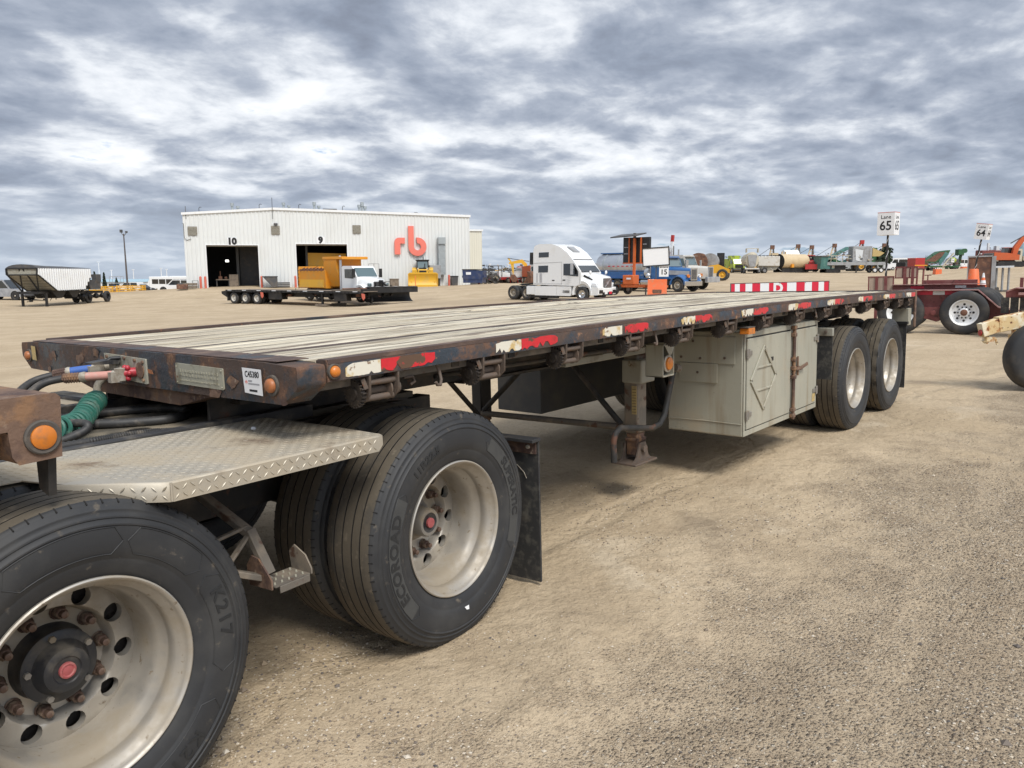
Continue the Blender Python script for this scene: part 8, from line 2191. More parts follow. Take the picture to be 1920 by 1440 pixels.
mb = MB(); mb.lathe([(-3.6, 0), (-3.6, 1.0), (-3.4, 1.32), (3.2, 1.34), (3.2, 0)], 32, o=(0, 0, 1.95), ax='x', smooth=False); mb.put(t, 'shell', M_tan); mb = MB(); mb.lathe([(3.2, 0), (3.205, 1.36), (3.26, 1.36), (3.26, 0)], 32, o=(0, 0, 1.95), ax='x', smooth=False); mb.put(t, 'end_plate', M_black)
bx(t, 'skid', M_black, [(-3.6, 3.3, -1.0, -0.7, 0.05, 0.75), (-3.6, 3.3, 0.7, 1.0, 0.05, 0.75)]); bx(t, 'valve_box', M_orange, [(0.8, 1.4, 1.1, 1.45, 0.9, 1.5)]); bx(t, 'nozzle', M_tan, [(2.3, 2.5, -0.1, 0.1, 3.2, 3.7), (1.4, 1.6, -0.1, 0.1, 3.2, 3.7)]); pipework(t, -5.5, -3.5, -1.0, 1.0, 0.3, 2.9, 50, [M_offw, M_dgrey, M_black], 28, 0.2)
for k, (bm, hh, ln) in enumerate(((M_tan, 6.0, 0.2), (M_tan, 6.1, 1.2), (M_tan, 5.8, 0.6), (M_tan, 6.0, 0.6), (M_orm, 6.7, 0.9), (M_tan, 5.8, 0.5))):
    p, yaw = at_bg('pipelayer%d' % k)
    lab = ['boom straight up behind the white vacuum trailer', 'boom leaning right behind the tan tank', 'boom behind the red tractor', 'boom behind the teal crusher', 'tall red tipped boom behind the grey plant', 'short tan boom behind the green brush heap'][k]
    t = thing('pipelayer', 'yellow tracked pipelayer with ' + lab, 'pipelayer', p, yaw + PI / 2, 'pipelayers with raised booms')
    pipework(t, -1.8, 1.8, -1.4, 1.4, 0.9, 2.6, 24, [M_dozy, M_dgrey, M_black], 40 + k, 0.2); tracks(t, 4.6, 3.6, 0.55, 0.8, M_dgrey); bx(t, 'body', M_dozy, [(-1.6, 1.6, -0.8, 0.9, 1.0, 2.5)], 0.06); bx(t, 'counterweight', M_tan, [(-1.2, 1.2, 1.4, 2.2, 0.9, 2.2)], 0.05)
    mb = MB()
    for x in (-0.85, 0.85):
        mb.bar((x * 0.9, -1.6, 1.0), (ln + x * 0.28, -1.9, hh - 0.4), 0.26, 0.30)
    for q in range(6):
        f = 0.15 + 0.15 * q; mb.bar((ln * f - 0.75 * (1 - f) - 0.1, -1.65 - 0.25 * f, 1 + (hh - 1.4) * f), (ln * f + 0.75 * (1 - f) + 0.1, -1.65 - 0.25 * f, 1 + (hh - 1.4) * f), 0.14, 0.14)
    mb.put(t, 'boom', bm); mb = MB(); mb.box(ln - 0.45, ln + 0.45, -2.2, -1.6, hh - 0.9, hh); mb.put(t, 'boom_head', M_rusty if bm is not M_orm else M_redm); mb = MB(); mb.bar((ln + 0.2, -1.9, hh - 0.8), (ln + 0.35, -2.1, hh - 2.2), 0.30, 0.30); mb.put(t, 'hook_block', M_dgrey); tb(t, 'cable', M_dgrey, [([(ln, -1.9, hh - 0.3), (-4.0, 1.2, 2.2)], 0.05)])
p, yaw = at_bg('red_tractor')
t = thing('red_tractor', 'bright red tractor facing the camera in the far row', 'tractor', p, yaw)
pr(t, 'hood', M_redm, [(-0.3, 1.0), (1.9, 0.9), (1.9, 1.9), (-0.3, 2.2)], 'y', -0.5, 0.5, 0.06); bx(t, 'canopy', M_redm, [(-1.6, 0.1, -0.85, 0.85, 2.9, 3.05)]); pipework(t, -1.4, 2.5, -1.1, 1.1, 0.5, 1.9, 40, [M_redm, M_black, M_dgrey], 31, 0.16); bx(t, 'loader_arm', M_redm, [(-0.5, 2.6, -1.1, -0.9, 1.0, 1.3), (-0.5, 2.6, 0.9, 1.1, 1.0, 1.3), (2.5, 2.7, -1.3, 1.3, 0.5, 1.4)]); pr(t, 'cab', M_win, [(-1.6, 1.3), (0, 1.6), (0, 2.9), (-1.6, 2.9)], 'y', -0.75, 0.75, 0.04)
for s in (-1, 1):
    bg_wheel(t, -1.0, s * 1.2, 0.85, 0.85, 0.5, M_redm, s, 0.1, 18); bg_wheel(t, 1.4, s * 1.0, 0.5, 0.5, 0.35, M_redm, s, 0.06, 18)
t = thing('storage_dome', 'small white dome tent behind the red tractor', 'tent', gp(175, 62.5), AW)
mb = MB(); mb.loft([[(x, 2.2 * math.cos(PI * k / 10), 4.6 * math.sin(PI * k / 10) + 0.0) for k in range(11)] for x in (-1.6, 1.6)]); mb.put(t, 'cover', M_white); bx(t, 'door', M_grey, [(-1.63, -1.6, -0.8, 0.8, 0, 2.2)])
p, yaw = at_bg('teal_crusher')
t = thing('rock_crusher', 'teal tracked rock crusher with wide feed hopper', 'crusher', p, yaw, sc=0.68)
tracks(t, 4.5, 2.8, 0.45); pr(t, 'body', M_teal, [(-3.5, 1.0), (2.2, 1.0), (2.2, 2.4), (0.2, 3.0), (-3.5, 2.2)], 'y', -1.1, 1.1, 0.05); pr(t, 'hopper', M_teal, [(-1.7, 4.2), (1.7, 4.2), (1.25, 1.0), (-1.25, 1.0)], 'x', 2.0, 4.0, 0.05); bx(t, 'hopper_rim', M_dgrey, [(1.8, 4.2, -1.85, 1.85, 4.15, 4.45)]); mb = MB(); mb.bar((-2.8, 0, 2.2), (-6.0, 0, 3.9), 1.1, 0.3); mb.put(t, 'conveyor', M_teal); bx(t, 'panel', M_offw, [(-0.5, 0.3, 1.1, 1.13, 1.2, 1.9)]); pipework(t, -3.5, 3.5, -1.3, 1.3, 1.0, 3.2, 60, [M_teal, M_dgrey, M_black], 23, 0.22); pr(t, 'lid', M_green, [(-3.4, 2.3), (0, 3.1), (0.3, 3.9), (-3.4, 2.7)], 'y', -1.0, 1.0)
p, yaw = at_bg('grey_plant')
t = thing('crushing_plant', 'grey portable crushing plant trailer with yellow tarp', 'plant trailer', p, yaw)
bx(t, 'deck', M_grey, [(-4.5, 6.2, -1.3, 1.3, 1.35, 1.9)], 0.03); bx(t, 'machine_box', M_grey, [(-2.2, 1.2, -1.1, 1.1, 1.9, 4.7)], 0.06); mb = MB(); mb.bar((6.2, 0, 2.0), (1.8, 0, 4.4), 1.2, 0.5); mb.put(t, 'feed_chute', M_teal)
for x in (2.0, 3.0, 4.0, 5.0):
    bx(t, 'rail_post', M_offw, [(x, x + 0.07, 1.2, 1.28, 1.9, 3.1), (x, x + 0.07, -1.28, -1.2, 1.9, 3.1)])
bx(t, 'hand_rail', M_offw, [(1.6, 5.6, 1.2, 1.28, 3.05, 3.13), (1.6, 5.6, 1.2, 1.28, 2.45, 2.52), (1.6, 5.6, -1.28, -1.2, 3.05, 3.13), (1.6, 5.6, -1.28, -1.2, 2.45, 2.52)]); pr(t, 'yellow_tarp', M_yst, [(-2.3, 4.4), (-2.3, 2.9), (-3.6, 2.9), (-4.4, 3.5)], 'y', -1.0, 1.0, 0.1)
mb = MB(); mb.prism([(-0.6, 4.0), (0.8, 4.2), (0.6, 2.2), (-0.4, 2.0)], 'y', 1.1, 1.14); mb.put(t, 'flapping_tarp', M_pale); bx(t, 'support_leg', M_black, [(0.3, 0.5, 0.9, 1.1, 0, 1.35), (4.8, 5.0, 0.9, 1.1, 0, 1.35), (2.2, 4.6, -0.8, 0.8, 0.5, 1.3)]); pipework(t, -2.4, 5.5, -1.2, 1.25, 1.9, 3.6, 80, [M_grey, M_dgrey, M_offw, M_rusty], 21, 0.22); pipework(t, -4, 6, -1, 1, 0.5, 1.3, 40, [M_black, M_dgrey], 22, 0.2)
for s in (-1, 1):
    for x in (-3.9, -2.8):
        bg_wheel(t, x, s * 1.3, 0.48, 0.48, 0.28, M_white, s, 0.05, 18)
p, yaw = at_bg('green_heap')
t = thing('leafy_bush', 'dark green bushy shrub behind the Lane 65 post', 'shrub', p, 0, tilt=False)
mb = MB(); rnd = random.Random(21)
for k in range(9):
    crown_clumps(mb, (rnd.uniform(-1.6, 1.6), rnd.uniform(-1, 1), rnd.uniform(1.0, 4.2)), 1.1, 1.0, 60, 0.35, rnd)
mb.put(t, 'foliage', M_conifer); mb = MB(); mb.tube([(0, 0, 0), (0.1, 0, 3.5)], [0.2, 0.08], 8); mb.tube([(0, 0, 0.5), (1.2, 0, 3.0)], [0.12, 0.05], 6); mb.tube([(0, 0, 0.5), (-1.1, 0.2, 2.8)], [0.12, 0.05], 6); mb.put(t, 'stem', M_bark)
t = thing('green_combine', 'green harvester seen behind the grey plant', 'harvester', tuple(ground_at(152, 68.5)), AW)
bx(t, 'body', M_green, [(-1.2, 2.0, -1.2, 1.2, 1.2, 4.4)], 0.1); pipework(t, -1.2, 2.0, -1.3, 1.3, 1.5, 4.7, 40, [M_green, M_dgrey, M_black], 20, 0.25); bx(t, 'cab', M_win, [(-2.0, -1.2, -0.9, 0.9, 1.6, 3.4)], 0.05)
for s in (-1, 1):
    bg_wheel(t, -1.0, s * 1.4, 0.9, 0.9, 0.5, M_yel, s, 0.1, 18); bg_wheel(t, 1.6, s * 1.2, 0.6, 0.6, 0.4, M_yel, s, 0.1, 18)
p, yaw = at_bg('white_van')
t = thing('passenger_van', 'white passenger van with dark window band in the far row', 'van', p, yaw)
pr(t, 'body', M_white, [(-3.2, 0.4), (-3.2, 2.4), (-2.9, 2.65), (2.2, 2.6), (2.9, 1.5), (3.4, 1.3), (3.4, 0.4)], 'y', -1.0, 1.0, 0.08); bx(t, 'door_print', M_greyink, [(0.2, 1.6, 1.001, 1.01, 0.9, 1.1), (-1.6, -0.2, 1.001, 1.01, 0.9, 1.05)])
for s in (-1, 1):
    y0, y1 = sorted((s * 1.002, s * 1.01)); pr(t, 'window', M_winint, [(-2.9, 1.55), (1.1, 1.55), (1.1, 2.3), (-2.9, 2.3)], 'y', y0, y1); pr(t, 'window', M_winint, [(1.3, 1.55), (2.6, 1.55), (2.15, 2.3), (1.3, 2.3)], 'y', y0, y1)
    for x in (-2.1, 2.3):
        bg_wheel(t, x, s * 1.02, 0.38, 0.38, 0.22, M_grey, s, 0.04, 16)
p, yaw = at_bg('green_screen')
t = thing('screening_plant', 'green mobile screening plant with tilted belt and raised wheel arm', 'screening plant', p, yaw, sc=0.66)
bx(t, 'chassis', M_green, [(-4.5, 3.5, -1.1, 1.1, 0.95, 1.4)]); pr(t, 'screen_box', M_green, [(-6.0, 2.4), (-2.0, 5.2), (1.0, 5.6), (0.2, 4.0), (-2.6, 2.2)], 'y', -1.2, 1.2, 0.04); mb = MB(); mb.add([(-5.8, -1.23, 2.6), (-2.0, -1.23, 5.0), (0.3, -1.23, 5.2), (-2.9, -1.23, 2.5)], [(0, 1, 2, 3)]); mb.put(t, 'belt_mesh', M_rusty)
pr(t, 'green_tarp', M_teal, [(-0.4, 5.2), (0.6, 4.6), (-1.6, 1.4), (-2.0, 2.6)], 'y', -1.3, -1.2); mb = MB(); mb.bar((-1.0, -1.4, 1.2), (1.8, -1.4, 4.8), 0.18, 0.3); mb.bar((-0.8, -1.4, 1.2), (0.9, -1.4, 1.9), 0.15, 0.2); mb.put(t, 'ladder_arm', M_offw); mb = MB(); mb.ball((1.9, -1.3, 2.9), 0.75, 12, 8); mb.put(t, 'yellow_drum', M_lime); text_plate = bx(t, 'number_plate', M_sign, [(0.9, 1.7, -2.1, -2.06, 2.3, 3.3)])
text_on(text_plate, 'plate_number', M_ink, '24', 0.5, (1.3, -2.105, 2.8), (1, 0, 0), (0, 0, 1), 0.002, 0.01)
mb = MB(); mb.bar((4.0, 0, 1.2), (4.6, 0, 4.6), 0.7, 0.5); mb.box(3.4, 4.9, -0.9, 0.9, 4.2, 5.8); mb.put(t, 'side_tower', M_green); mb = MB(); mb.lathe([(-0.5, 0), (-0.5, 0.6), (0.5, 0.6), (0.5, 0)], 16, o=(5.4, 0, 5.4)); mb.put(t, 'head_pulley', M_green)
bx(t, 'control_box', M_dgrey, [(2.6, 3.6, -1.0, 0.2, 1.4, 3.2)]); pipework(t, -5.0, 5.2, -1.4, 1.3, 1.0, 4.4, 110, [M_green, M_dgrey, M_black, M_rusty], 24, 0.24)
for s in (-1, 1):
    for x in (-3.6, -2.6):
        bg_wheel(t, x, s * 1.2, 0.5, 0.5, 0.3, M_black, s, 0.05, 18)
t = thing('red_skip', 'bright red steel skip box behind the red lowboy gates', 'skip', gp(60, 31.0), AW)
mb = MB(); mb.prism([(-0.32, 1.50), (0.34, 1.50), (0.38, 2.22), (-0.36, 2.22)], 'y', -0.6, 0.6); mb.put(t, 'box', M_redm, 0.02); bx(t, 'stand', M_maroon, [(-0.45, 0.5, -0.6, 0.6, 1.40, 1.49), (-0.4, -0.3, -0.5, -0.4, 0, 1.4), (0.35, 0.45, -0.5, -0.4, 0, 1.4), (-0.4, -0.3, 0.4, 0.5, 0, 1.4), (0.35, 0.45, 0.4, 0.5, 0, 1.4)]); bx(t, 'stripe', M_orange, [(-0.38, 0.56, -0.605, -0.6, 1.62, 1.70)])
for k in 'ab':
    p, yaw = at_bg('orange_barrier_' + k)
    t = thing('traffic_barrel', 'small orange block barrier on the open sand ' + ('near the screening plant' if k == 'a' else 'beside the white pickup'), 'barrier', p, yaw, 'orange block barriers')
    mb = MB(); mb.prism([(-0.45, 0), (0.45, 0), (0.40, 0.75), (-0.40, 0.75)], 'y', -0.4, 0.4); mb.put(t, 'block', M_safety, 0.04); bx(t, 'post_tip', M_whrefl, [(-0.35 + 0.25 * q, -0.27 + 0.25 * q, -0.1, 0.0, 0.75, 0.92) for q in range(4)])
car('pickup_truck', 'small white pickup in the far row beside the brown crate', 'pickup truck', 'white_pickup', M_white, 5.2, 1.9, 1.8, 1.3, 1.6, -0.9, 0.8, 0.38)
p, yaw = at_bg('flat_cream_truck')
t = generic_truck('stake_truck', 'cream flat deck truck with red striped side under the orange excavator', 'truck', p, yaw, M_offw, M_offw, [(-5.5, 0.95), (-1.5, 0.95), (-1.5, 1.6), (-5.5, 1.6)], 6.0)
bx(t, 'red_stripe', M_redm, [(-5.4, -1.6, 1.205, 1.215, 1.0, 1.25)]); bx(t, 'white_screen', M_pale, [(-4.2, -2.4, 0.9, 1.0, 2.0, 3.3)]); bx(t, 'crate', M_offw, [(1.0, 2.2, -1.0, 1.0, 0.2, 1.9)])
t = thing('red_machine', 'dark red tank machine behind the brown crate', 'machine', gp(130, 79.3), AW)
bx(t, 'body', M_maroon, [(-1.8, 2.2, -1.0, 1.0, 0.9, 3.2)], 0.06); bx(t, 'stack', M_pale, [(-0.5, -0.2, -0.2, 0.1, 3.2, 4.4), (0.8, 1.3, -0.4, 0.4, 3.2, 3.9)]); bx(t, 'skid', M_black, [(-1.9, 2.3, -0.9, 0.9, 0.1, 0.9)]); pipework(t, -1.9, 2.3, -1.1, 1.1, 1.0, 3.6, 40, [M_maroon, M_dgrey, M_pale], 30, 0.2)
tree('dull round tree behind the dark red machine', gp(300, 188.5), 5.2, 2.3, M_olive, False, 300, 'far treeline trees')
t = thing('blue_cylinders', 'tall blue grey plastic tanks by the orange excavator', 'tank', gp(122, 79.6), AW)
for k in range(2):
    mb = MB(); mb.cyl((k * 1.5, 0, 0), (k * 1.5, 0, 3.6), 0.7, 16); mb.cyl((k * 1.5, 0, 3.6), (k * 1.5, 0, 3.9), 0.7, 16, 0, 0.3); mb.put(t, 'tank', M_bluepale)

# ---------------------------------------------------------------- things close behind and beside the trailer
t = thing('barricade', 'long red and white striped barricade board standing behind the trailer deck', 'barricade', (24.31, 7.65, 0), math.radians(-50), tilt=False)
wd = [43, 59, 68, 80, 95, 105, 215, 110, 100, 85, 80, 65, 55]; tot = sum(wd); x = -1.63; WB = 3.26
b = bx(t, 'board', M_whrefl, [(-1.63, 1.63, -0.02, 0.02, 0.72, 1.145)])
for i, w_ in enumerate(wd):
    w = WB * w_ / tot
    bx(b, 'stripe', M_redrefl if i % 2 == 0 else M_whrefl, [(x + 0.001, x + w - 0.001, -0.0245, -0.0205, 0.722, 1.143)])
    if i == 6:
        text_on(b, 'letter', M_whrefl, 'D', 0.44, (x + w / 2, -0.0255, 0.955), (1, 0, 0), (0, 0, 1), 0.001, 0.02); mb = MB(); mb.bar((x + w / 2 + 0.02, -0.0265, 1.10), (x + w / 2 + 0.09, -0.0265, 1.14), 0.003, 0.03, 0, (0, 1, 0)); mb.put(b, 'letter_flick', M_whrefl)
    x += w
bx(b, 'edge_trim', M_dgrey, [(-1.65, 1.65, -0.03, 0.03, 1.145, 1.165), (-1.65, -1.631, -0.03, 0.03, 0.70, 1.145), (1.631, 1.65, -0.03, 0.03, 0.70, 1.145)])
mb = MB()
for xx in (-0.72, 0.0, 0.85, 1.5):
    mb.ball((xx, -0.026, 1.125), 0.014, 6, 4)
mb.put(b, 'bolt', M_dgrey)
for xx in (-1.2, 1.2):
    bx(t, 'leg', M_dgrey, [(xx - 0.03, xx + 0.03, 0.022, 0.07, 0.0, 1.1), (xx - 0.04, xx + 0.04, -0.45, 0.5, 0.0, 0.06)])


def lane_sign(num, pos, yaw, lean, sz, zb, h, lab):
    t = thing('lane_sign', lab, 'lane sign', pos, yaw, 'lane number signs', tilt=False)
    t.matrix_world = Matrix.Translation(pos) @ rotz(yaw) @ Matrix.Rotation(lean, 4, 'Y')
    mb = MB(); mb.cyl((0, 0, 0), (0, 0, zb + 0.1), 0.042, 10); mb.put(t, 'post', M_black)
    hel = []
    for i in range(90):
        z = 0.3 + (zb - 0.35) * i / 89; a = i * 2 * PI / 22; hel.append((0.042 * math.cos(a), 0.042 * math.sin(a), z))
    mb = MB(); mb.tube(hel, 0.011, 4); mb.put(t, 'spiral_stripe', M_whrefl)
    b = bx(t, 'sign_box', M_sign, [(-sz / 2, sz / 2, -sz / 2, sz / 2, zb, zb + h)])
    bx(b, 'red_edge', M_bollard, [(-sz / 2 - 0.004, sz / 2 + 0.004, -sz / 2 - 0.004, sz / 2 + 0.004, zb + h, zb + h + 0.022)])
    for org, xd in (((0, -sz / 2 - 0.002, 0), (1, 0, 0)), ((sz / 2 + 0.002, 0, 0), (0, 1, 0)), ((0, sz / 2 + 0.002, 0), (-1, 0, 0)), ((-sz / 2 - 0.002, 0, 0), (0, -1, 0))):
        text_on(b, 'lane_number', M_ink, num, sz * 0.78, (org[0], org[1], zb + h * 0.40), xd, (0, 0, 1), 0.0008, 0.011, squeeze=0.92)
        text_on(b, 'lane_word', M_ink, 'Lane', sz * 0.32, (org[0], org[1], zb + h * 0.80), xd, (0, 0, 1), 0.0008, 0.002)


lane_sign('65', (34.35, 6.93, 0.0), math.radians(-93), math.radians(0.5), 0.68, 2.90, 0.92, 'white box sign reading Lane 65 on a black and white post')
lane_sign('64', (46.75, 5.85, 0.0), math.radians(-97), math.radians(8.5), 0.60, 2.92, 0.80, 'white box sign reading Lane 64 on a leaning post')
t = thing('traffic_barrel', 'orange road barrel holding the Lane 64 post', 'barrel', (46.75, 5.70, 0.0), -0.9, tilt=False)
mb = MB(); mb.lathe([(0, 0.0), (0, 0.42), (0.10, 0.42), (0.12, 0.36), (1.30, 0.22), (1.34, 0.19), (1.34, 0)], 20, ax='z'); mb.put(t, 'shell', M_safety); bx(t, 'band', M_safety, [(-0.5, 0.5, -0.5, 0.5, 0.0, 0.08)])
t = thing('traffic_cone', 'orange and white traffic cone right of the Lane 64 barrel', 'cone', (43.6, 4.75, 0.12), -0.6, tilt=False)
mb = MB(); mb.lathe([(0.03, 0.20), (0.80, 0.070)], 18, ax='z'); mb.put(t, 'body', M_safety); bx(t, 'foot', M_safety, [(-0.25, 0.25, -0.25, 0.25, 0.0, 0.035)]); mb = MB(); mb.lathe([(0.45, 0.133), (0.66, 0.098)], 18, ax='z'); mb.put(t, 'white_band', M_whrefl); mb = MB(); mb.lathe([(0.80, 0.072), (1.02, 0.035), (1.03, 0.0)], 18, ax='z'); mb.put(t, 'white_band', M_whrefl)
t = thing('equipment_crate', 'tall brown framed equipment crate beyond the Lane 64 barrel', 'crate', (50.4, 6.0, 0.0), math.radians(-78), tilt=False)
bx(t, 'panel', M_rusty, [(-0.62, 0.52, -0.5, 0.5, 0.25, 1.98)]); bx(t, 'frame', M_grey, [(-0.66, 0.56, -0.55, -0.50, 1.98, 2.06), (-0.66, -0.61, -0.55, -0.5, 0.1, 1.98), (0.53, 0.74, -0.55, 0.5, 0.1, 2.02)]); bx(t, 'skid', M_dgrey, [(-0.8, 0.95, -0.5, -0.35, 0, 0.25), (-0.8, 0.95, 0.35, 0.5, 0, 0.25)])
t = thing('pipe_stand', 'grey pipe stand with white top beside the brown crate', 'stand', (50.6, 4.9, 0.0), math.radians(-75), tilt=False)
for xx in (-0.3, 0.0, 0.3):
    mb = MB(); mb.cyl((xx, 0, 0), (xx, 0, 1.35), 0.06, 10); mb.put(t, 'pipe', M_grey)
bx(t, 'top', M_pale, [(-0.45, 0.5, -0.3, 0.3, 1.35, 1.45)]); bx(t, 'base', M_dgrey, [(-0.45, 0.5, -0.3, 0.3, 0, 0.08)])

# red lowboy dolly
YL = math.radians(-82)
t = thing('lowboy_dolly', 'faded maroon lowboy dolly with white wheel right of the trailer tail', 'dolly', (18.55, 1.2, 0.0), YL, tilt=False)
mb = MB(); mb.prism([(-1.6, 1.005), (0.22, 1.0), (0.30, 0.985), (0.66, 0.60), (1.3, 0.44), (1.9, 0.36), (1.9, 0.20), (1.2, 0.22), (0.5, 0.30), (-0.5, 0.34), (-0.95, 0.40), (-1.1, 0.70), (-1.6, 0.74)], 'y', 0.30, 0.36); bm_ = mb.put(t, 'side_beam', M_maroon, 0.006)
mb = MB()
for a_, b_ in (((-1.6, 1.012), (0.25, 1.006)), ((0.25, 1.006), (0.66, 0.612)), ((0.66, 0.612), (1.9, 0.40))):
    mb.bar((a_[0], 0.25, a_[1]), (b_[0], 0.25, b_[1]), 0.26, 0.02)
mb.put(t, 'top_flange', M_maroonl); pr(t, 'lower_arm', M_maroon, [(-1.15, 0.62), (-0.25, 0.62), (-0.2, 0.42), (-0.55, 0.28), (-0.95, 0.40)], 'y', 0.18, 0.29, 0.01)
mb = MB(); mb.lathe([(0.18, 0.0), (0.175, 0.06), (0.12, 0.06), (0.115, 0)], 14, o=(-0.62, 0, 0.50)); mb.put(t, 'pivot_pin', M_maroon)
bx(bm_, 'reflector', M_redrefl, [(-1.5, -0.66, 0.292, 0.299, 0.90, 0.985), (-0.41, 0.10, 0.292, 0.299, 0.90, 0.985)]); bx(bm_, 'reflector', M_whrefl, [(-0.655, -0.415, 0.292, 0.299, 0.90, 0.985)])
for xx in (0.0, -1.30):
    for yy, rm in ((0.0, M_white), (2.05, M_maroon)):
        bg_wheel(t, xx, yy, 0.5, 0.5, 0.27, rm, -1, 0.10, 40, 0.60) if yy == 0 else bg_wheel(t, xx, yy + 0.27, 0.5, 0.5, 0.27, rm, 1, 0.10, 32, 0.60)
for yy in (0.62, 0.98, 1.34):
    bg_wheel(t, 0.10 + 0.16 * yy, yy, 0.52, 0.52, 0.26, M_maroon, -1, 0.10, 32, 0.6)
mb = MB(); mb.lathe([(0.16, 0.075), (0.02, 0.072), (0.005, 0.06), (0.0, 0.03), (0.0, 0)], 20, o=(0, 0, 0.5)); mb.put(t, 'hub_cap', M_rusty)
mb = MB()
for k in range(10):
    a = 2 * PI * k / 10; mb.lathe([(0.095, 0.016), (0.06, 0.016), (0.06, 0)], 8, o=(0.125 * math.cos(a), 0, 0.5 + 0.125 * math.sin(a)))
mb.put(t, 'lug_nuts', M_black)
mb = MB(); mb.prism([(-1.75, 1.09), (0.36, 1.06), (0.36, 0.96), (-1.75, 0.92)], 'y', 2.55, 2.62); fb_ = mb.put(t, 'cross_rail', M_maroon, 0.005); bx(fb_, 'flange', M_maroonl, [(-1.75, 0.36, 2.45, 2.66, 1.09, 1.105)]); bx(fb_, 'reflector', M_whrefl, [(-0.30, -0.06, 2.540, 2.548, 1.0, 1.06)]); bx(fb_, 'reflector', M_redrefl, [(-1.32, -1.0, 2.540, 2.548, 0.99, 1.06)])
bx(t, 'cross_beam', M_maroon, [(-1.05, 0.18, 2.75, 2.95, 1.04, 1.20)], 0.01); tb(t, 'screw_jack', M_maroon, [([(-0.95, 2.85, 1.2), (-0.95, 2.85, 1.33)], 0.015), ([(-1.03, 2.85, 1.33), (-0.87, 2.85, 1.33)], 0.012)])
bx(t, 'axle', M_black, [(-0.08, 0.08, 0.3, 2.2, 0.42, 0.58), (-1.38, -1.22, 0.3, 2.2, 0.42, 0.58)])


def gate(label, base, x0, x1, z0, z1, nb, posts, yaw, tilt_):
    t = thing('ramp_gate', label, 'ramp gate', base, yaw, 'wooden ramp gates of the lowboy', tilt=False)
    for k in range(nb):
        a = x0 + (x1 - x0) * k / nb; b_ = x0 + (x1 - x0) * (k + 1) / nb
        bx(t, 'wood_panel', M_bwood, [(a + 0.03, b_ - 0.01, -0.02, 0.02, z0 + 0.03, z1 - 0.03)])
    mb = MB(); mb.box(x0 - 0.02, x1 + 0.02, -0.03, 0.03, z1 - 0.03, z1); mb.box(x0 - 0.02, x1 + 0.02, -0.03, 0.03, z0, z0 + 0.03)
    for k in range(nb + 1):
        a = x0 + (x1 - x0) * k / nb; mb.box(a - 0.012, a + 0.018, -0.022, 0.022, z0, z1)
    mb.put(t, 'steel_frame', M_maroon)
    for xx, zz in posts:
        bx(t, 'post', M_maroon, [(xx - 0.035, xx + 0.035, -0.05, 0.05, zz, z1)])


gate('wooden ramp gate standing low behind the trailer tail', (18.55 + 0.9903 * 2.6, 1.2 + 0.1392 * 2.6, 0), -2.34, -1.74, 0.92, 1.33, 3, [(-2.14, 0.0), (-1.92, 0.0)], YL, 0)
gate('taller wooden ramp gate left of the red skip box', (18.55 + 0.9903 * 2.7, 1.2 + 0.1392 * 2.7, 0), -1.70, -1.20, 1.26, 1.57, 3, [(-1.48, 0.0), (-1.30, 0.0)], YL, 0)
t = thing('lowboy_neck', 'maroon lowboy neck with black mud flaps at the right edge', 'trailer', (18.55 + 0.9903 * -0.6, 1.2 + 0.1392 * -0.6, 0.0), YL, tilt=False)
mb = MB(); mb.prism([(0.78, 0.98), (0.95, 1.04), (2.5, 1.05), (2.5, 0.86), (0.95, 0.84), (0.78, 0.86)], 'y', 0, 0.5); mb.put(t, 'beam', M_maroon, 0.01); mb = MB(); mb.bar((0.80, -0.01, 0.995), (0.95, -0.01, 1.05), 0.02, 0.03); mb.bar((0.95, -0.01, 1.055), (2.5, -0.01, 1.065), 0.5, 0.02); mb.put(t, 'flange', M_maroonl)
mb = MB()
for k in range(4):
    mb.box(0.70 + k * 0.17, 0.85 + k * 0.17, -0.02 + 0.01 * (k % 2), 0.02 + 0.01 * (k % 2), 0.52 - 0.03 * k, 0.86)
mb.put(t, 'mud_flap', M_flap); bx(t, 'top_plate', M_maroonl, [(1.0, 1.8, -0.35, 0.0, 0.92, 0.97)]); bx(t, 'winch_post', M_maroon, [(1.05, 1.12, 1.6, 1.7, 1.0, 1.25)])
for yy in (0.2, 0.6):
    bg_wheel(t, 1.9, yy, 0.5, 0.5, 0.27, M_maroon, -1, 0.10, 32, 0.6)
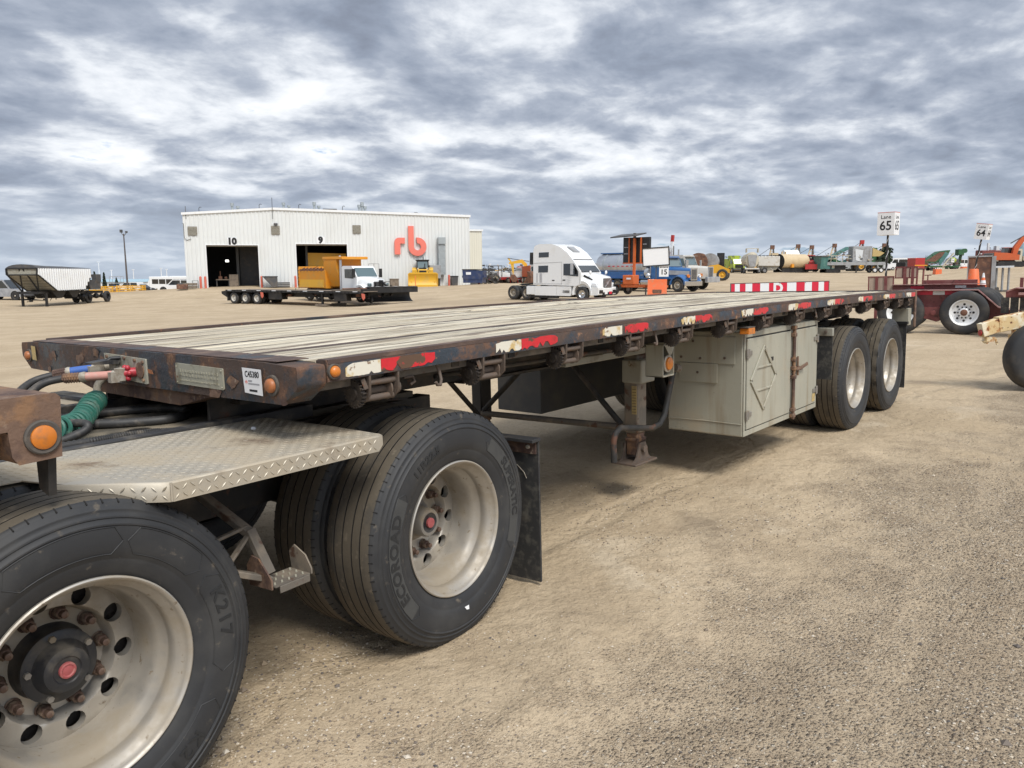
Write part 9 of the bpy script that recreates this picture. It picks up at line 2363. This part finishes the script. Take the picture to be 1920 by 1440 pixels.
# rusty cream trailer at the right edge
t = thing('implement_trailer', 'rusty cream yellow trailer corner with red tail lamp at the right edge', 'trailer', (10.25, -1.15, 0.0), math.radians(-52), tilt=False)
mb = MB(); mb.bar((-0.83, -0.04, 0.755), (-0.62, -0.02, 0.815), 0.10, 0.17); mb.bar((-0.62, -0.02, 0.82), (-0.30, 0.0, 0.875), 0.11, 0.19); mb.bar((-0.30, 0.0, 0.88), (1.6, 0.0, 0.885), 0.11, 0.20)
yb = mb.put(t, 'frame_rail', M_rustyel, 0.006)
mb = MB(); mb.lathe([(-0.845, 0.0), (-0.842, 0.036), (-0.83, 0.040)], 18, o=(0, -0.04, 0.725), ax='x'); mb.put(yb, 'tail_lamp', M_redm)
mb = MB(); mb.box(-0.76, -0.66, -0.06, 0.04, 0.61, 0.67); mb.bar((-0.76, -0.01, 0.60), (-0.70, -0.01, 0.66), 0.08, 0.05); mb.bar((-0.64, -0.02, 0.66), (-0.60, -0.02, 0.57), 0.02, 0.02); mb.put(yb, 'hitch_bracket', M_rustyel)
mb = MB(); mb.box(-0.40, -0.34, -0.05, 0.05, 0.66, 0.80); mb.bar((-0.44, 0, 0.66), (-0.36, 0, 0.67), 0.08, 0.06); mb.put(yb, 'latch', M_rustyel)
bx(t, 'axle', M_black, [(-0.21, -0.11, -0.1, 0.3, 0.36, 0.47)])
bg_wheel(t, -0.16, -0.30, 0.425, 0.425, 0.24, M_rustyel, -1, 0.08, 40, 0.55)


rnd = random.Random(77)
CLUT = ['grey compressor skid', 'rusty attachment frame', 'dark generator skid', 'pale storage box on skids', 'yellow tool carrier', 'black pipe bundle on a skid']
for k in range(22):
    sl_ = -0.025 + 0.058 * k / 8 if k < 8 else 0.285 + 0.40 * (k - 8) / 13
    d = 118 + rnd.uniform(0, 12) if k < 8 else 158 + rnd.uniform(0, 14)
    kind = rnd.randrange(6); near = ['right of the navy dumpster', 'behind the white highway tractor'][k // 4] if k < 8 else ['behind the lime fire truck', 'behind the tan storage tank', 'behind the grey crushing plant', 'behind the white passenger van', 'behind the green screening plant', 'behind the brown crate', 'behind the dark red machine'][(k - 8) // 2]
    t = thing('yard_equipment', CLUT[kind] + [' standing low ', ' standing tall '][k % 2] + near, 'equipment', gp(d, d * sl_), AW + rnd.uniform(-1, 1), 'small equipment in the far rows')
    m1 = [M_grey, M_rusty, M_dgrey, M_pale, M_yel, M_black][kind]; L = rnd.uniform(1.2, 2.4); H = rnd.uniform(1.2, 2.3)
    bx(t, 'body', m1, [(-L, L * rnd.uniform(0.1, 0.9), -0.9, 0.9, 0.4, H)], 0.06); bx(t, 'skid', M_black, [(-L, L, -0.8, -0.6, 0, 0.4), (-L, L, 0.6, 0.8, 0, 0.4)])
    pipework(t, -L, L, -1.0, 1.0, 0.5, H + 0.5, 26, [m1, M_dgrey, M_black], 60 + k, 0.2)
